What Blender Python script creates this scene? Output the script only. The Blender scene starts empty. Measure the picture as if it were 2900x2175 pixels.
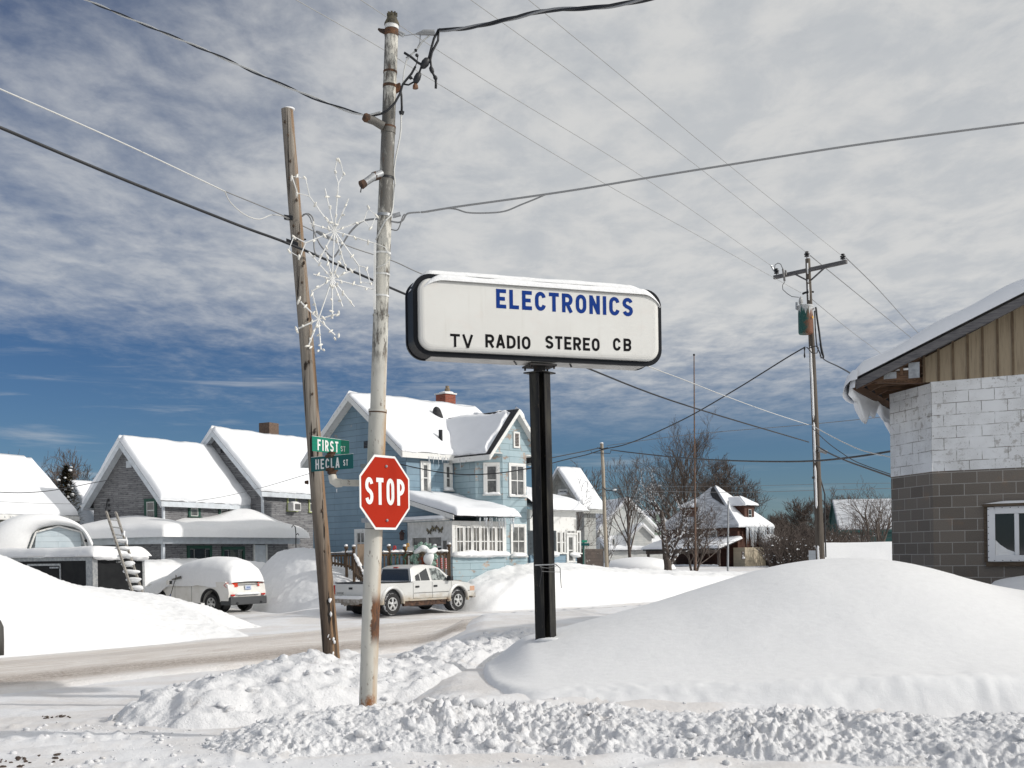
import bpy, bmesh, math, random
import numpy as np
from mathutils import Vector, Matrix, Euler

S = bpy.context.scene
COL = S.collection
R = math.radians

# ---------------------------------------------------------------- camera
F, CX, HY, ROLL, CZ = 3200.0, 1450.0, 1570.0, 0.014, 2.1
cd = bpy.data.cameras.new("camera"); cam = bpy.data.objects.new("camera", cd); COL.objects.link(cam)
cd.sensor_width = 36.0; cd.lens = 36.0 * F / 2900.0
cd.shift_y = (HY - 1087.5) / 2900.0; cd.clip_start = 0.1; cd.clip_end = 6000
cr, sr = math.cos(ROLL), math.sin(ROLL)
cam.matrix_world = Matrix(((cr, sr, 0, 0), (0, 0, -1, 0), (-sr, cr, 0, CZ), (0, 0, 0, 1)))
S.camera = cam

# ---------------------------------------------------------------- sun, exposure
SUN_EL, SUN_AZ = R(29), R(-12)        # azimuth measured from +X towards +Y
sdir = Vector((math.cos(SUN_EL) * math.cos(SUN_AZ), math.cos(SUN_EL) * math.sin(SUN_AZ), math.sin(SUN_EL)))
sl = bpy.data.lights.new("sun", 'SUN'); sun = bpy.data.objects.new("sun", sl); COL.objects.link(sun)
sl.energy = 2.8; sl.angle = R(1.2); sl.color = (1.0, 0.955, 0.89)
sun.rotation_euler = sdir.to_track_quat('Z', 'Y').to_euler(); sun.location = sdir * 60
S.view_settings.view_transform = 'Standard'; S.view_settings.look = 'None'
S.view_settings.exposure = 0.0; S.view_settings.gamma = 1.0

# ---------------------------------------------------------------- node helpers
def nd(nt, typ, ins=None, **props):
    n = nt.nodes.new(typ)
    for k, v in props.items(): setattr(n, k, v)
    for k, v in (ins or {}).items():
        s = n.inputs[k]
        if isinstance(v, bpy.types.NodeSocket): nt.links.new(v, s)
        elif v is not None:
            if isinstance(v, tuple) and len(v) == 3 and s.type == 'RGBA': v = v + (1,)
            s.default_value = v
    return n
def mth(nt, op, a, b=None, c=None, clamp=False):
    n = nt.nodes.new('ShaderNodeMath'); n.operation = op; n.use_clamp = clamp
    for i, v in enumerate((a, b, c)):
        if v is None: continue
        if isinstance(v, bpy.types.NodeSocket): nt.links.new(v, n.inputs[i])
        else: n.inputs[i].default_value = v
    return n.outputs[0]
def mixc(nt, fac, a, b, blend='MIX'):
    n = nt.nodes.new('ShaderNodeMix'); n.data_type = 'RGBA'; n.blend_type = blend; n.clamp_factor = True
    for s, v in ((n.inputs[0], fac), (n.inputs[6], a), (n.inputs[7], b)):
        if isinstance(v, bpy.types.NodeSocket): nt.links.new(v, s)
        else: s.default_value = (v + (1,)) if isinstance(v, tuple) and len(v) == 3 else v
    return n.outputs[2]
def mapr(nt, v, a, b, c=0.0, d=1.0, smooth=True):
    n = nt.nodes.new('ShaderNodeMapRange'); n.interpolation_type = 'SMOOTHSTEP' if smooth else 'LINEAR'
    nt.links.new(v, n.inputs[0])
    for i, x in enumerate((a, b, c, d)): n.inputs[i + 1].default_value = x
    return n.outputs[0]
def noise(nt, vec, scale, detail=4, rough=0.55, dist=0.0, col=False):
    n = nd(nt, 'ShaderNodeTexNoise', {'Scale': scale, 'Detail': detail, 'Roughness': rough, 'Distortion': dist})
    if vec is not None: nt.links.new(vec, n.inputs['Vector'])
    return n.outputs[1 if col else 0]
def scl(nt, vec, s, loc=(0, 0, 0)):
    return nd(nt, 'ShaderNodeMapping', {'Vector': vec, 'Scale': s, 'Location': loc}).outputs[0]

# ---------------------------------------------------------------- world
W = bpy.data.worlds.new("World"); S.world = W; W.use_nodes = True
wt = W.node_tree; wt.nodes.clear()
geo = nd(wt, 'ShaderNodeTexCoord').outputs['Generated']
sk = nd(wt, 'ShaderNodeTexSky', sky_type='NISHITA', sun_disc=False)
sk.sun_elevation = SUN_EL; sk.sun_rotation = math.pi / 2 - SUN_AZ
sk.air_density = 1.0; sk.dust_density = 0.2; sk.ozone_density = 3.0; sk.altitude = 300
sx = nd(wt, 'ShaderNodeSeparateXYZ', {0: geo})
el = sx.outputs[2]
den = mth(wt, 'ADD', mth(wt, 'MAXIMUM', el, 0.0), 0.045)
pvec = nd(wt, 'ShaderNodeCombineXYZ', {0: mth(wt, 'DIVIDE', sx.outputs[0], den), 1: mth(wt, 'DIVIDE', sx.outputs[1], den), 2: 0.0}).outputs[0]
n1 = noise(wt, scl(wt, pvec, (2.2, 1.5, 1), (3.1, 1.7, 0)), 2.6, 9, 0.62, 0.25)
n2 = noise(wt, scl(wt, pvec, (1, 1, 1), (7.3, 2.2, 0)), 0.95, 4, 0.55)
n3 = noise(wt, scl(wt, pvec, (3, 2.1, 1), (1.3, 5.2, 0)), 6.5, 6, 0.6, 0.15)
azx = mth(wt, 'DIVIDE', sx.outputs[0], mth(wt, 'MAXIMUM', sx.outputs[1], 0.2))
cov = mth(wt, 'ADD', mth(wt, 'MULTIPLY', n1, 0.56), mth(wt, 'MULTIPLY', n2, 0.50))
cov = mth(wt, 'ADD', cov, mth(wt, 'MULTIPLY', n3, 0.30))
cov = mth(wt, 'ADD', cov, mth(wt, 'MULTIPLY', mapr(wt, azx, -0.5, 0.22), 0.52))
# the sheet of cloud ends above a clear band over the horizon; the edge climbs to the right
band = mth(wt, 'SUBTRACT', el, mth(wt, 'MULTIPLY', mth(wt, 'MULTIPLY', azx, azx), 0.10))
cov = mth(wt, 'ADD', cov, mth(wt, 'MULTIPLY', mapr(wt, el, 0.15, 0.235), 0.52))
cov = mth(wt, 'ADD', cov, mth(wt, 'MULTIPLY', mapr(wt, el, 0.26, 0.46), -0.12))
mask = mapr(wt, cov, 0.74, 1.62)
mask = mth(wt, 'MULTIPLY', mask, mapr(wt, el, 0.085, 0.16))
# thin streaks in the clear band
svec = nd(wt, 'ShaderNodeCombineXYZ', {0: azx, 1: mth(wt, 'MULTIPLY', el, 1.0), 2: 0.0}).outputs[0]
st = noise(wt, scl(wt, svec, (2.6, 34, 1), (4.4, 0.6, 0)), 1.7, 6, 0.6, 0.4)
streak = mth(wt, 'MULTIPLY', mapr(wt, st, 0.52, 0.80), mth(wt, 'MULTIPLY', mapr(wt, el, 0.02, 0.09), mapr(wt, el, 0.24, 0.15)))
mask = mth(wt, 'MAXIMUM', mask, mth(wt, 'MULTIPLY', streak, 0.62))
clear = mixc(wt, 1.0, sk.outputs[0], (0.44, 0.58, 0.76), 'MULTIPLY')
deep = mixc(wt, mapr(wt, el, 0.0, 0.26), clear, mixc(wt, 1.0, clear, (0.80, 0.86, 0.92), 'MULTIPLY'))
cloudc = mixc(wt, mapr(wt, n1, 0.36, 0.66), (7.5, 7.75, 7.95), (9.2, 9.2, 9.05))
cloudc = mixc(wt, mapr(wt, azx, -0.5, 0.05), mixc(wt, 1.0, cloudc, (0.80, 0.83, 0.88), 'MULTIPLY'), cloudc)
# high cloud overhead and towards the sun, outside the picture, is brighter
sdot = nd(wt, 'ShaderNodeVectorMath', {0: geo, 1: tuple(Vector((sdir.x, sdir.y - .25, sdir.z)).normalized())}, operation='DOT_PRODUCT').outputs['Value']
back = mth(wt, 'MULTIPLY', mapr(wt, sdot, 0.05, 0.75), mapr(wt, sx.outputs[1], 0.6, 0.1))
bright = mth(wt, 'MAXIMUM', mth(wt, 'MULTIPLY', mapr(wt, el, 0.50, 0.8), 0.35), mth(wt, 'MULTIPLY', back, mapr(wt, el, 0.05, 0.2)))
cloudc = mixc(wt, bright, cloudc, (15.5, 15.3, 14.8))
mask = mth(wt, 'MAXIMUM', mask, mth(wt, 'MULTIPLY', bright, 0.85))
skyc = mixc(wt, mth(wt, 'MULTIPLY', mask, 0.93), deep, cloudc)
bg = nd(wt, 'ShaderNodeBackground', {'Color': skyc, 'Strength': 0.075})
wt.links.new(bg.outputs[0], nd(wt, 'ShaderNodeOutputWorld').inputs[0])

# ---------------------------------------------------------------- materials
def mat(name, col=(0.5, 0.5, 0.5), rough=0.6, metal=0.0, spec=0.4):
    m = bpy.data.materials.new(name); m.use_nodes = True
    b = m.node_tree.nodes['Principled BSDF']
    b.inputs['Base Color'].default_value = col + (1,); b.inputs['Roughness'].default_value = rough
    b.inputs['Metallic'].default_value = metal; b.inputs['Specular IOR Level'].default_value = spec
    m['c'] = col
    return m
def bsdf(m): return m.node_tree.nodes['Principled BSDF']
def setc(m, sock): m.node_tree.links.new(sock, bsdf(m).inputs['Base Color'])
def bump(m, h, strength=0.4, dist=0.02):
    b = nd(m.node_tree, 'ShaderNodeBump', {'Height': h, 'Strength': strength, 'Distance': dist})
    m.node_tree.links.new(b.outputs[0], bsdf(m).inputs['Normal'])
def ocoord(m): return nd(m.node_tree, 'ShaderNodeTexCoord').outputs['Object']
def wcoord(m): return nd(m.node_tree, 'ShaderNodeNewGeometry').outputs['Position']
def mottled(name, c1, c2, scale=6, rough=0.6, metal=0, stretch=(1, 1, 1), bmp=0.0, lo=0.35, hi=0.65, spec=0.4, bdist=0.01):
    m = mat(name, c1, rough, metal, spec); nt = m.node_tree
    n = noise(nt, scl(nt, ocoord(m), stretch), scale, 6, 0.6)
    setc(m, mixc(nt, mapr(nt, n, lo, hi), c1, c2))
    if bmp: bump(m, n, bmp, bdist)
    return m
def wallcoord(m):
    """(along the wall, height) in the object's own space, for a wall of any direction"""
    nt = m.node_tree
    g = nd(nt, 'ShaderNodeNewGeometry').outputs['True Normal']
    nv = nd(nt, 'ShaderNodeVectorTransform', {0: g}, vector_type='NORMAL', convert_from='WORLD', convert_to='OBJECT').outputs[0]
    a = nd(nt, 'ShaderNodeSeparateXYZ', {0: nv}); p = nd(nt, 'ShaderNodeSeparateXYZ', {0: ocoord(m)})
    u = mth(nt, 'SUBTRACT', mth(nt, 'MULTIPLY', p.outputs[1], a.outputs[0]), mth(nt, 'MULTIPLY', p.outputs[0], a.outputs[1]))
    return u, p.outputs[2], nd(nt, 'ShaderNodeCombineXYZ', {0: u, 1: p.outputs[2], 2: 0.0}).outputs[0]
def siding(name, col, pitch=0.2, peel=None, peel_lo=0.6, joint=2.4, line=0.45, var=0.12):
    m = mat(name, col, 0.65); nt = m.node_tree
    u, z, uv = wallcoord(m)
    br = nd(nt, 'ShaderNodeTexBrick', {'Vector': uv, 'Scale': 1.0, 'Mortar Size': 0.008, 'Brick Width': joint, 'Row Height': pitch,
        'Color1': (1, 1, 1), 'Color2': (1 - var,) * 3, 'Mortar': (line,) * 3, 'Bias': 0.0, 'Mortar Smooth': 0.15})
    c = mixc(nt, 1.0, col, br.outputs[0], 'MULTIPLY')
    n = noise(nt, scl(nt, uv, (1.2, 0.9, 1)), 1.3, 5, 0.6)
    c = mixc(nt, mapr(nt, n, 0.35, 0.75), c, mixc(nt, 1.0, c, (0.80, 0.84, 0.86), 'MULTIPLY'))
    if peel:
        q = noise(nt, scl(nt, uv, (1.0, 1.7, 1), (3, 8, 0)), 1.5, 8, 0.68, 0.3)
        c = mixc(nt, mapr(nt, q, peel_lo, peel_lo + 0.03), c, mixc(nt, mapr(nt, n, 0.4, 0.6), peel, tuple(x * 0.62 for x in peel)))
    setc(m, c)
    saw = mth(nt, 'FRACT', mth(nt, 'DIVIDE', z, pitch))
    bump(m, mth(nt, 'SUBTRACT', 1.0, saw), 0.5, 0.02)
    return m

M = {}
def snowmat(name, fine=26.0, amp=0.35, col=(0.82, 0.825, 0.83), dirt=None, dirt_lo=0.55, dscale=1.3):
    m = mat(name, col, 0.55, 0, 0.25); nt = m.node_tree; w = wcoord(m)
    a = noise(nt, w, fine, 6, 0.72); b = noise(nt, w, fine * 0.18, 4, 0.55)
    bump(m, mth(nt, 'ADD', a, mth(nt, 'MULTIPLY', b, 1.6)), amp, 0.03)
    c = mixc(nt, mapr(nt, b, 0.3, 0.7), col, tuple(x * 0.965 for x in col))
    if dirt:
        d = noise(nt, w, dscale, 8, 0.7, 0.4)
        c = mixc(nt, mth(nt, 'MULTIPLY', mapr(nt, d, dirt_lo, dirt_lo + 0.2), 0.75), c, dirt)
    setc(m, c)
    return m
M['snow'] = snowmat('snow', 17, 0.42)
M['drift'] = snowmat('drift_snow', 60, 0.16)
M['plough'] = snowmat('ploughed_snow', 30, 0.8, (0.79, 0.795, 0.81), (0.60, 0.56, 0.52), 0.56, 2.2)
M['packed'] = snowmat('packed_snow', 14, 0.5, (0.78, 0.785, 0.80), (0.665, 0.635, 0.61), 0.40, 0.45)
M['snowroof'] = snowmat('roof_snow', 9, 0.12, (0.82, 0.835, 0.86))
M['white'] = mottled('white_paint', (0.74, 0.74, 0.73), (0.60, 0.60, 0.58), 5, 0.55)
M['oldwhite'] = mottled('peeling_white_paint', (0.70, 0.70, 0.68), (0.42, 0.40, 0.37), 7, 0.7, 0, (1, 1, 1), 0.1, 0.55, 0.72)
M['glass'] = mat('window_glass', (0.022, 0.024, 0.027), 0.04, 0, 0.8)
M['greyglass'] = mottled('curtained_glass', (0.15, 0.15, 0.145), (0.085, 0.085, 0.085), 3, 0.12, 0, (1, 1, 1), 0, 0.4, 0.6, 0.6)
M['curtain'] = mat('curtain_glass', (0.16, 0.16, 0.15), 0.2, 0, 0.6)
_nt = M['curtain'].node_tree; _u, _z, _uv = wallcoord(M['curtain'])
_n = noise(_nt, scl(_nt, _uv, (14, 0.7, 1)), 1.6, 3, 0.6)
setc(M['curtain'], mixc(_nt, mapr(_nt, _n, 0.40, 0.60), (0.03, 0.03, 0.03), (0.24, 0.225, 0.205)))
M['black'] = mat('black_paint', (0.012, 0.013, 0.016), 0.45)
M['rubber'] = mat('rubber', (0.018, 0.018, 0.019), 0.75)
M['steel'] = mottled('galvanized_steel', (0.42, 0.43, 0.44), (0.30, 0.31, 0.32), 14, 0.45, 0.5)
M['rust'] = mottled('rusty_steel', (0.035, 0.024, 0.018), (0.10, 0.05, 0.026), 16, 0.85, 0, (1, 1, 1), 0.4)
M['cable'] = mat('cable_black', (0.016, 0.017, 0.02), 0.5)
M['cablegrey'] = mat('cable_grey', (0.26, 0.265, 0.27), 0.55)
M['cablewhite'] = mat('cable_pale', (0.55, 0.55, 0.53), 0.6)
M['wire'] = mat('bare_wire', (0.22, 0.22, 0.22), 0.5, 0.3)
M['ice'] = mat('ice', (0.80, 0.84, 0.88), 0.12, 0, 0.6)
bsdf(M['ice']).inputs['Transmission Weight'].default_value = 0.45; bsdf(M['ice']).inputs['IOR'].default_value = 1.31
M['shingle'] = mottled('dark_shingle', (0.022, 0.022, 0.025), (0.05, 0.05, 0.052), 9, 0.85)
M['brick'] = mat('red_brick', (0.25, 0.06, 0.035), 0.85)
_nt = M['brick'].node_tree; _u, _z, _uv = wallcoord(M['brick'])
setc(M['brick'], nd(_nt, 'ShaderNodeTexBrick', {'Vector': _uv, 'Scale': 1.0, 'Brick Width': 0.21, 'Row Height': 0.075, 'Mortar Size': 0.008,
     'Color1': (0.27, 0.065, 0.035), 'Color2': (0.19, 0.045, 0.03), 'Mortar': (0.24, 0.13, 0.09)}).outputs[0])
M['red'] = mat('red_plastic', (0.55, 0.03, 0.02), 0.4)
M['bark'] = mottled('bark', (0.055, 0.043, 0.036), (0.11, 0.088, 0.075), 10, 0.9)
M['twig'] = mottled('twigs', (0.075, 0.058, 0.050), (0.13, 0.105, 0.09), 4, 0.9)
M['snowtwig'] = mottled('snowy_twigs', (0.07, 0.055, 0.048), (0.75, 0.77, 0.80), 5, 0.85, 0, (1, 1, 1), 0, 0.54, 0.6)

# ---------------------------------------------------------------- geometry helpers
def ray(px, py):
    dx, dy = (px - CX) / F, (HY - py) / F
    return cr * dx + sr * dy, -sr * dx + cr * dy
def P(px, py, d):
    a, b = ray(px, py); return Vector((a * d, d, CZ + b * d))

class MB:
    def __init__(s): s.v, s.f = [], []
    def add(s, vs, fs):
        o = len(s.v); s.v.extend([tuple(p) for p in vs]); s.f.extend([tuple(i + o for i in f) for f in fs]); return s
    def poly(s, pts): return s.add(pts, [tuple(range(len(pts)))])
    def box(s, x0, x1, y0, y1, z0, z1):
        return s.add([(x0, y0, z0), (x1, y0, z0), (x1, y1, z0), (x0, y1, z0), (x0, y0, z1), (x1, y0, z1), (x1, y1, z1), (x0, y1, z1)],
                     [(0, 3, 2, 1), (4, 5, 6, 7), (0, 1, 5, 4), (1, 2, 6, 5), (2, 3, 7, 6), (3, 0, 4, 7)])
    def obox(s, c, ax, ay, az):
        c, ax, ay, az = map(Vector, (c, ax, ay, az)); vs = []
        for k in (-.5, .5):
            for i, j in ((-.5, -.5), (.5, -.5), (.5, .5), (-.5, .5)): vs.append(c + ax * i + ay * j + az * k)
        return s.add(vs, [(0, 3, 2, 1), (4, 5, 6, 7), (0, 1, 5, 4), (1, 2, 6, 5), (2, 3, 7, 6), (3, 0, 4, 7)])
    def beam(s, a, b, w, h, up=(0, 0, 1)):
        a, b = Vector(a), Vector(b); d = b - a; x = d.cross(Vector(up))
        x = x.normalized() if x.length > 1e-6 else Vector((1, 0, 0)); u = x.cross(d).normalized()
        return s.obox((a + b) / 2, d, x * w, u * h)
    def prism(s, pts, off):
        off = Vector(off); n = len(pts); a = [Vector(p) for p in pts]; b = [p + off for p in a]
        fs = [tuple(range(n))[::-1], tuple(range(n, 2 * n))]
        for i in range(n): j = (i + 1) % n; fs.append((i, j, n + j, n + i))
        return s.add(a + b, fs)
    def tube(s, pts, r, n=6, cap=True):
        pts = [Vector(p) for p in pts]; m = len(pts)
        rs = r if isinstance(r, (list, tuple)) else [r] * m
        vs, fs, prev = [], [], None
        for i, p in enumerate(pts):
            d = (pts[min(i + 1, m - 1)] - pts[max(i - 1, 0)])
            d = d.normalized() if d.length > 1e-9 else Vector((0, 0, 1))
            if prev is None:
                t = Vector((0, 0, 1)) if abs(d.z) < 0.9 else Vector((1, 0, 0)); x = d.cross(t).normalized()
            else:
                x = prev - d * prev.dot(d); x = x.normalized() if x.length > 1e-6 else d.orthogonal().normalized()
            prev = x; y = d.cross(x)
            for k in range(n):
                a = 2 * math.pi * k / n; vs.append(p + (x * math.cos(a) + y * math.sin(a)) * rs[i])
        for i in range(m - 1):
            for k in range(n): q = (k + 1) % n; fs.append((i * n + k, i * n + q, (i + 1) * n + q, (i + 1) * n + k))
        if cap: fs += [tuple(range(n))[::-1], tuple(range((m - 1) * n, m * n))]
        return s.add(vs, fs)
    def lathe(s, prof, c=(0, 0, 0), n=16, mtx=None, caps=True):
        """prof: (radius, height) along local z of mtx"""
        c = Vector(c); vs, fs = [], []
        for r, z in prof:
            for k in range(n):
                a = 2 * math.pi * k / n; p = Vector((r * math.cos(a), r * math.sin(a), z))
                vs.append(c + (mtx @ p if mtx else p))
        m = len(prof)
        for i in range(m - 1):
            for k in range(n): q = (k + 1) % n; fs.append((i * n + k, i * n + q, (i + 1) * n + q, (i + 1) * n + k))
        fs += [tuple(range(n))[::-1], tuple(range((m - 1) * n, m * n))] if caps else []
        return s.add(vs, fs)
    def grid(s, g):
        ny, nx = len(g), len(g[0])
        return s.add([p for row in g for p in row], [(j * nx + i, j * nx + i + 1, (j + 1) * nx + i + 1, (j + 1) * nx + i) for j in range(ny - 1) for i in range(nx - 1)])
    def blob(s, c, r, seed=0, sub=2, amp=0.25, flat=1.0):
        rr = (r, r, r) if not isinstance(r, tuple) else r
        vs, fs = ICO[sub]; rnd = np.random.RandomState(seed % 100000)
        k = rnd.normal(size=(5, 3)) * 1.6; ph = rnd.uniform(0, 6.3, 5)
        d = 1 + amp * np.sin(vs @ k.T + ph).sum(1) / 2.2
        o = vs * d[:, None] * np.array(rr) + np.array(tuple(c)); o = o.tolist()
        return s.add(o, fs)
    def build(s, name, m, parent=None, smooth=False, bevel=0.0, seg=2, auto=None):
        me = bpy.data.meshes.new(name); me.from_pydata(s.v, [], s.f); me.validate()
        if bevel:
            bm = bmesh.new(); bm.from_mesh(me); bmesh.ops.remove_doubles(bm, verts=bm.verts, dist=1e-5)
            bmesh.ops.bevel(bm, geom=[e for e in bm.edges if len(e.link_faces) == 2 and e.calc_face_angle(0) > 0.35], offset=bevel, segments=seg, affect='EDGES', clamp_overlap=True, profile=0.6)
            bm.to_mesh(me); bm.free()
        o = bpy.data.objects.new(name, me); COL.objects.link(o)
        if m: me.materials.append(m if not isinstance(m, str) else M[m])
        if smooth or auto:
            me.polygons.foreach_set('use_smooth', [True] * len(me.polygons))
            if auto: me.set_sharp_from_angle(angle=R(auto))
        if parent: o.parent = parent
        return o
def _ico(sub):
    bm = bmesh.new(); bmesh.ops.create_icosphere(bm, subdivisions=sub, radius=1.0)
    bm.verts.ensure_lookup_table(); v = np.array([tuple(x.co) for x in bm.verts]); f = [tuple(y.index for y in x.verts) for x in bm.faces]; bm.free(); return v, f
ICO = {k: _ico(k) for k in (1, 2, 3)}

def tag(o, label=None, cat=None, group=None, kind=None):
    if label: o['label'] = label
    if cat: o['category'] = cat
    if group: o['group'] = group
    if kind: o['kind'] = kind
    return o
def thing(name, label, cat, loc=(0, 0, 0), rz=0.0, group=None):
    o = bpy.data.objects.new(name, None); COL.objects.link(o); o.empty_display_size = 0.3
    o.location = loc; o.rotation_euler = (0, 0, rz)
    return tag(o, label, cat, group)

class Face:
    """a vertical plane of a thing: origin (x,y) local, direction; w grows outwards (to the right of the direction)"""
    def __init__(s, T, o, d, z0=0.0):
        s.T = T; d = Vector((d[0], d[1], 0)).normalized(); s.d = d; s.n = Vector((d.y, -d.x, 0)); s.o = Vector((o[0], o[1], z0))
    def pt(s, u, z, w=0.0): return s.o + s.d * u + Vector((0, 0, z)) + s.n * w
    def px(s, px, py, w=0.0):
        a, b = ray(px, py); rz = s.T.rotation_euler.z
        m = Matrix.Rotation(-rz, 3, 'Z'); o = m @ (Vector((0, 0, CZ)) - Vector(s.T.location)); r = m @ Vector((a, 1, b))
        t = (s.n.dot(s.o) + w - s.n.dot(o)) / s.n.dot(r); q = o + r * t - s.o
        return q.dot(s.d), q.z
    def box(s, mb, u0, u1, z0, z1, w0, w1):
        a = [s.pt(u0, z0, w0), s.pt(u1, z0, w0), s.pt(u1, z0, w1), s.pt(u0, z0, w1)]
        b = [p + Vector((0, 0, z1 - z0)) for p in a]
        return mb.add(a + b, [(0, 1, 2, 3), (7, 6, 5, 4), (0, 4, 5, 1), (1, 5, 6, 2), (2, 6, 7, 3), (3, 7, 4, 0)])
    def rect(s, mb, u0, u1, z0, z1, w): return mb.poly([s.pt(u0, z0, w), s.pt(u1, z0, w), s.pt(u1, z1, w), s.pt(u0, z1, w)])

def window(face, u0, u1, z0, z1, trim='white', glass='greyglass', tw=0.10, mids=(0.5,), cols=(), sash='white', sill_snow=0.0, proud=0.05, seed=1):
    T = face.T; mb = MB()
    face.box(mb, u0, u0 + tw, z0, z1, 0.0, proud); face.box(mb, u1 - tw, u1, z0, z1, 0.0, proud)
    face.box(mb, u0 + tw, u1 - tw, z1 - tw, z1, 0.0, proud - .003); face.box(mb, u0 - .04, u1 + .04, z0 - .05, z0, 0.0, proud + .05)
    fr = mb.build('window', trim, T)
    g = MB(); face.rect(g, u0 + tw * .6, u1 - tw * .6, z0, z1 - tw * .6, 0.012); g.build('pane', glass, fr)
    sb = MB(); a, b = u0 + tw, u1 - tw; lo, hi = z0, z1 - tw; e = 0.035
    face.box(sb, a, a + e, lo, hi, .006, .034); face.box(sb, b - e, b, lo, hi, .006, .034)
    face.box(sb, a + e, b - e, lo, lo + e, .006, .034); face.box(sb, a + e, b - e, hi - e, hi, .006, .034)
    for mfr in mids: z = lo + (hi - lo) * mfr; face.box(sb, a + e, b - e, z - .02, z + .02, .006, .031)
    for k, c in enumerate(cols): u = a + (b - a) * c; face.box(sb, u - .018, u + .018, lo + e, hi - e, .006, .029)
    sb.build('sash', sash, fr)
    if sill_snow:
        snow_roll([face.pt(u0 - .02, z0 + .01, .06), face.pt(u1 + .02, z0 + .01, .06)], sill_snow * .75, int(u0 * 31 + z0 * 7) % 97, 1.0, .35, .04, .25).build('sill_snow', 'snow', fr, True)
    return fr

# ---- numpy noise
def _h(ix, iy, s):
    n = (ix.astype(np.int64) * 374761393 + iy.astype(np.int64) * 668265263 + s * 974711) & 0x7fffffff
    n = ((n ^ (n >> 13)) * 1274126177) & 0x7fffffff
    return ((n ^ (n >> 16)) & 0xffff) / 65535.0
def vn(x, y, s=0):
    x = np.asarray(x, float); y = np.asarray(y, float); ix, iy = np.floor(x), np.floor(y); fx, fy = x - ix, y - iy
    fx = fx * fx * fx * (fx * (fx * 6 - 15) + 10); fy = fy * fy * fy * (fy * (fy * 6 - 15) + 10)
    a, b, c, d = _h(ix, iy, s), _h(ix + 1, iy, s), _h(ix, iy + 1, s), _h(ix + 1, iy + 1, s)
    return (a + (b - a) * fx) * (1 - fy) + (c + (d - c) * fx) * fy
def fbm(x, y, s=0, o=4, g=0.5):
    r, a, t = 0, 1, 0
    for i in range(o): r = r + a * vn(x, y, s + i * 17); t += a; x = x * 2.03 + 3.1; y = y * 2.03 + 1.7; a *= g
    return r / t - 0.5
def worley(x, y, s=0):
    x = np.asarray(x, float); y = np.asarray(y, float); ix, iy = np.floor(x), np.floor(y); best = np.full(x.shape, 9.0)
    for i in (-1, 0, 1):
        for j in (-1, 0, 1):
            cx, cy = ix + i, iy + j
            d = (cx + _h(cx, cy, s) - x) ** 2 + (cy + _h(cx, cy, s + 5) - y) ** 2; best = np.minimum(best, d)
    return np.sqrt(best)
def sst(a, b, x):
    t = np.clip((x - a) / (b - a), 0, 1); return t * t * (3 - 2 * t)
def np_mesh(name, Pg, m, parent=None, smooth=True):
    """mesh from an array of points [ny,nx,3]"""
    ny, nx = Pg.shape[:2]; me = bpy.data.meshes.new(name)
    idx = np.arange(ny * nx).reshape(ny, nx)
    q = np.stack([idx[:-1, :-1], idx[:-1, 1:], idx[1:, 1:], idx[1:, :-1]], -1).reshape(-1, 4)
    me.vertices.add(ny * nx); me.vertices.foreach_set('co', Pg.reshape(-1).astype(np.float32))
    me.loops.add(q.size); me.loops.foreach_set('vertex_index', q.reshape(-1).astype(np.int32))
    me.polygons.add(len(q)); me.polygons.foreach_set('loop_start', np.arange(0, q.size, 4, dtype=np.int32))
    me.polygons.foreach_set('use_smooth', np.full(len(q), smooth)); me.update(calc_edges=True); me.validate()
    o = bpy.data.objects.new(name, me); COL.objects.link(o); me.materials.append(M[m] if isinstance(m, str) else m)
    if parent: o.parent = parent
    return o
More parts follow.
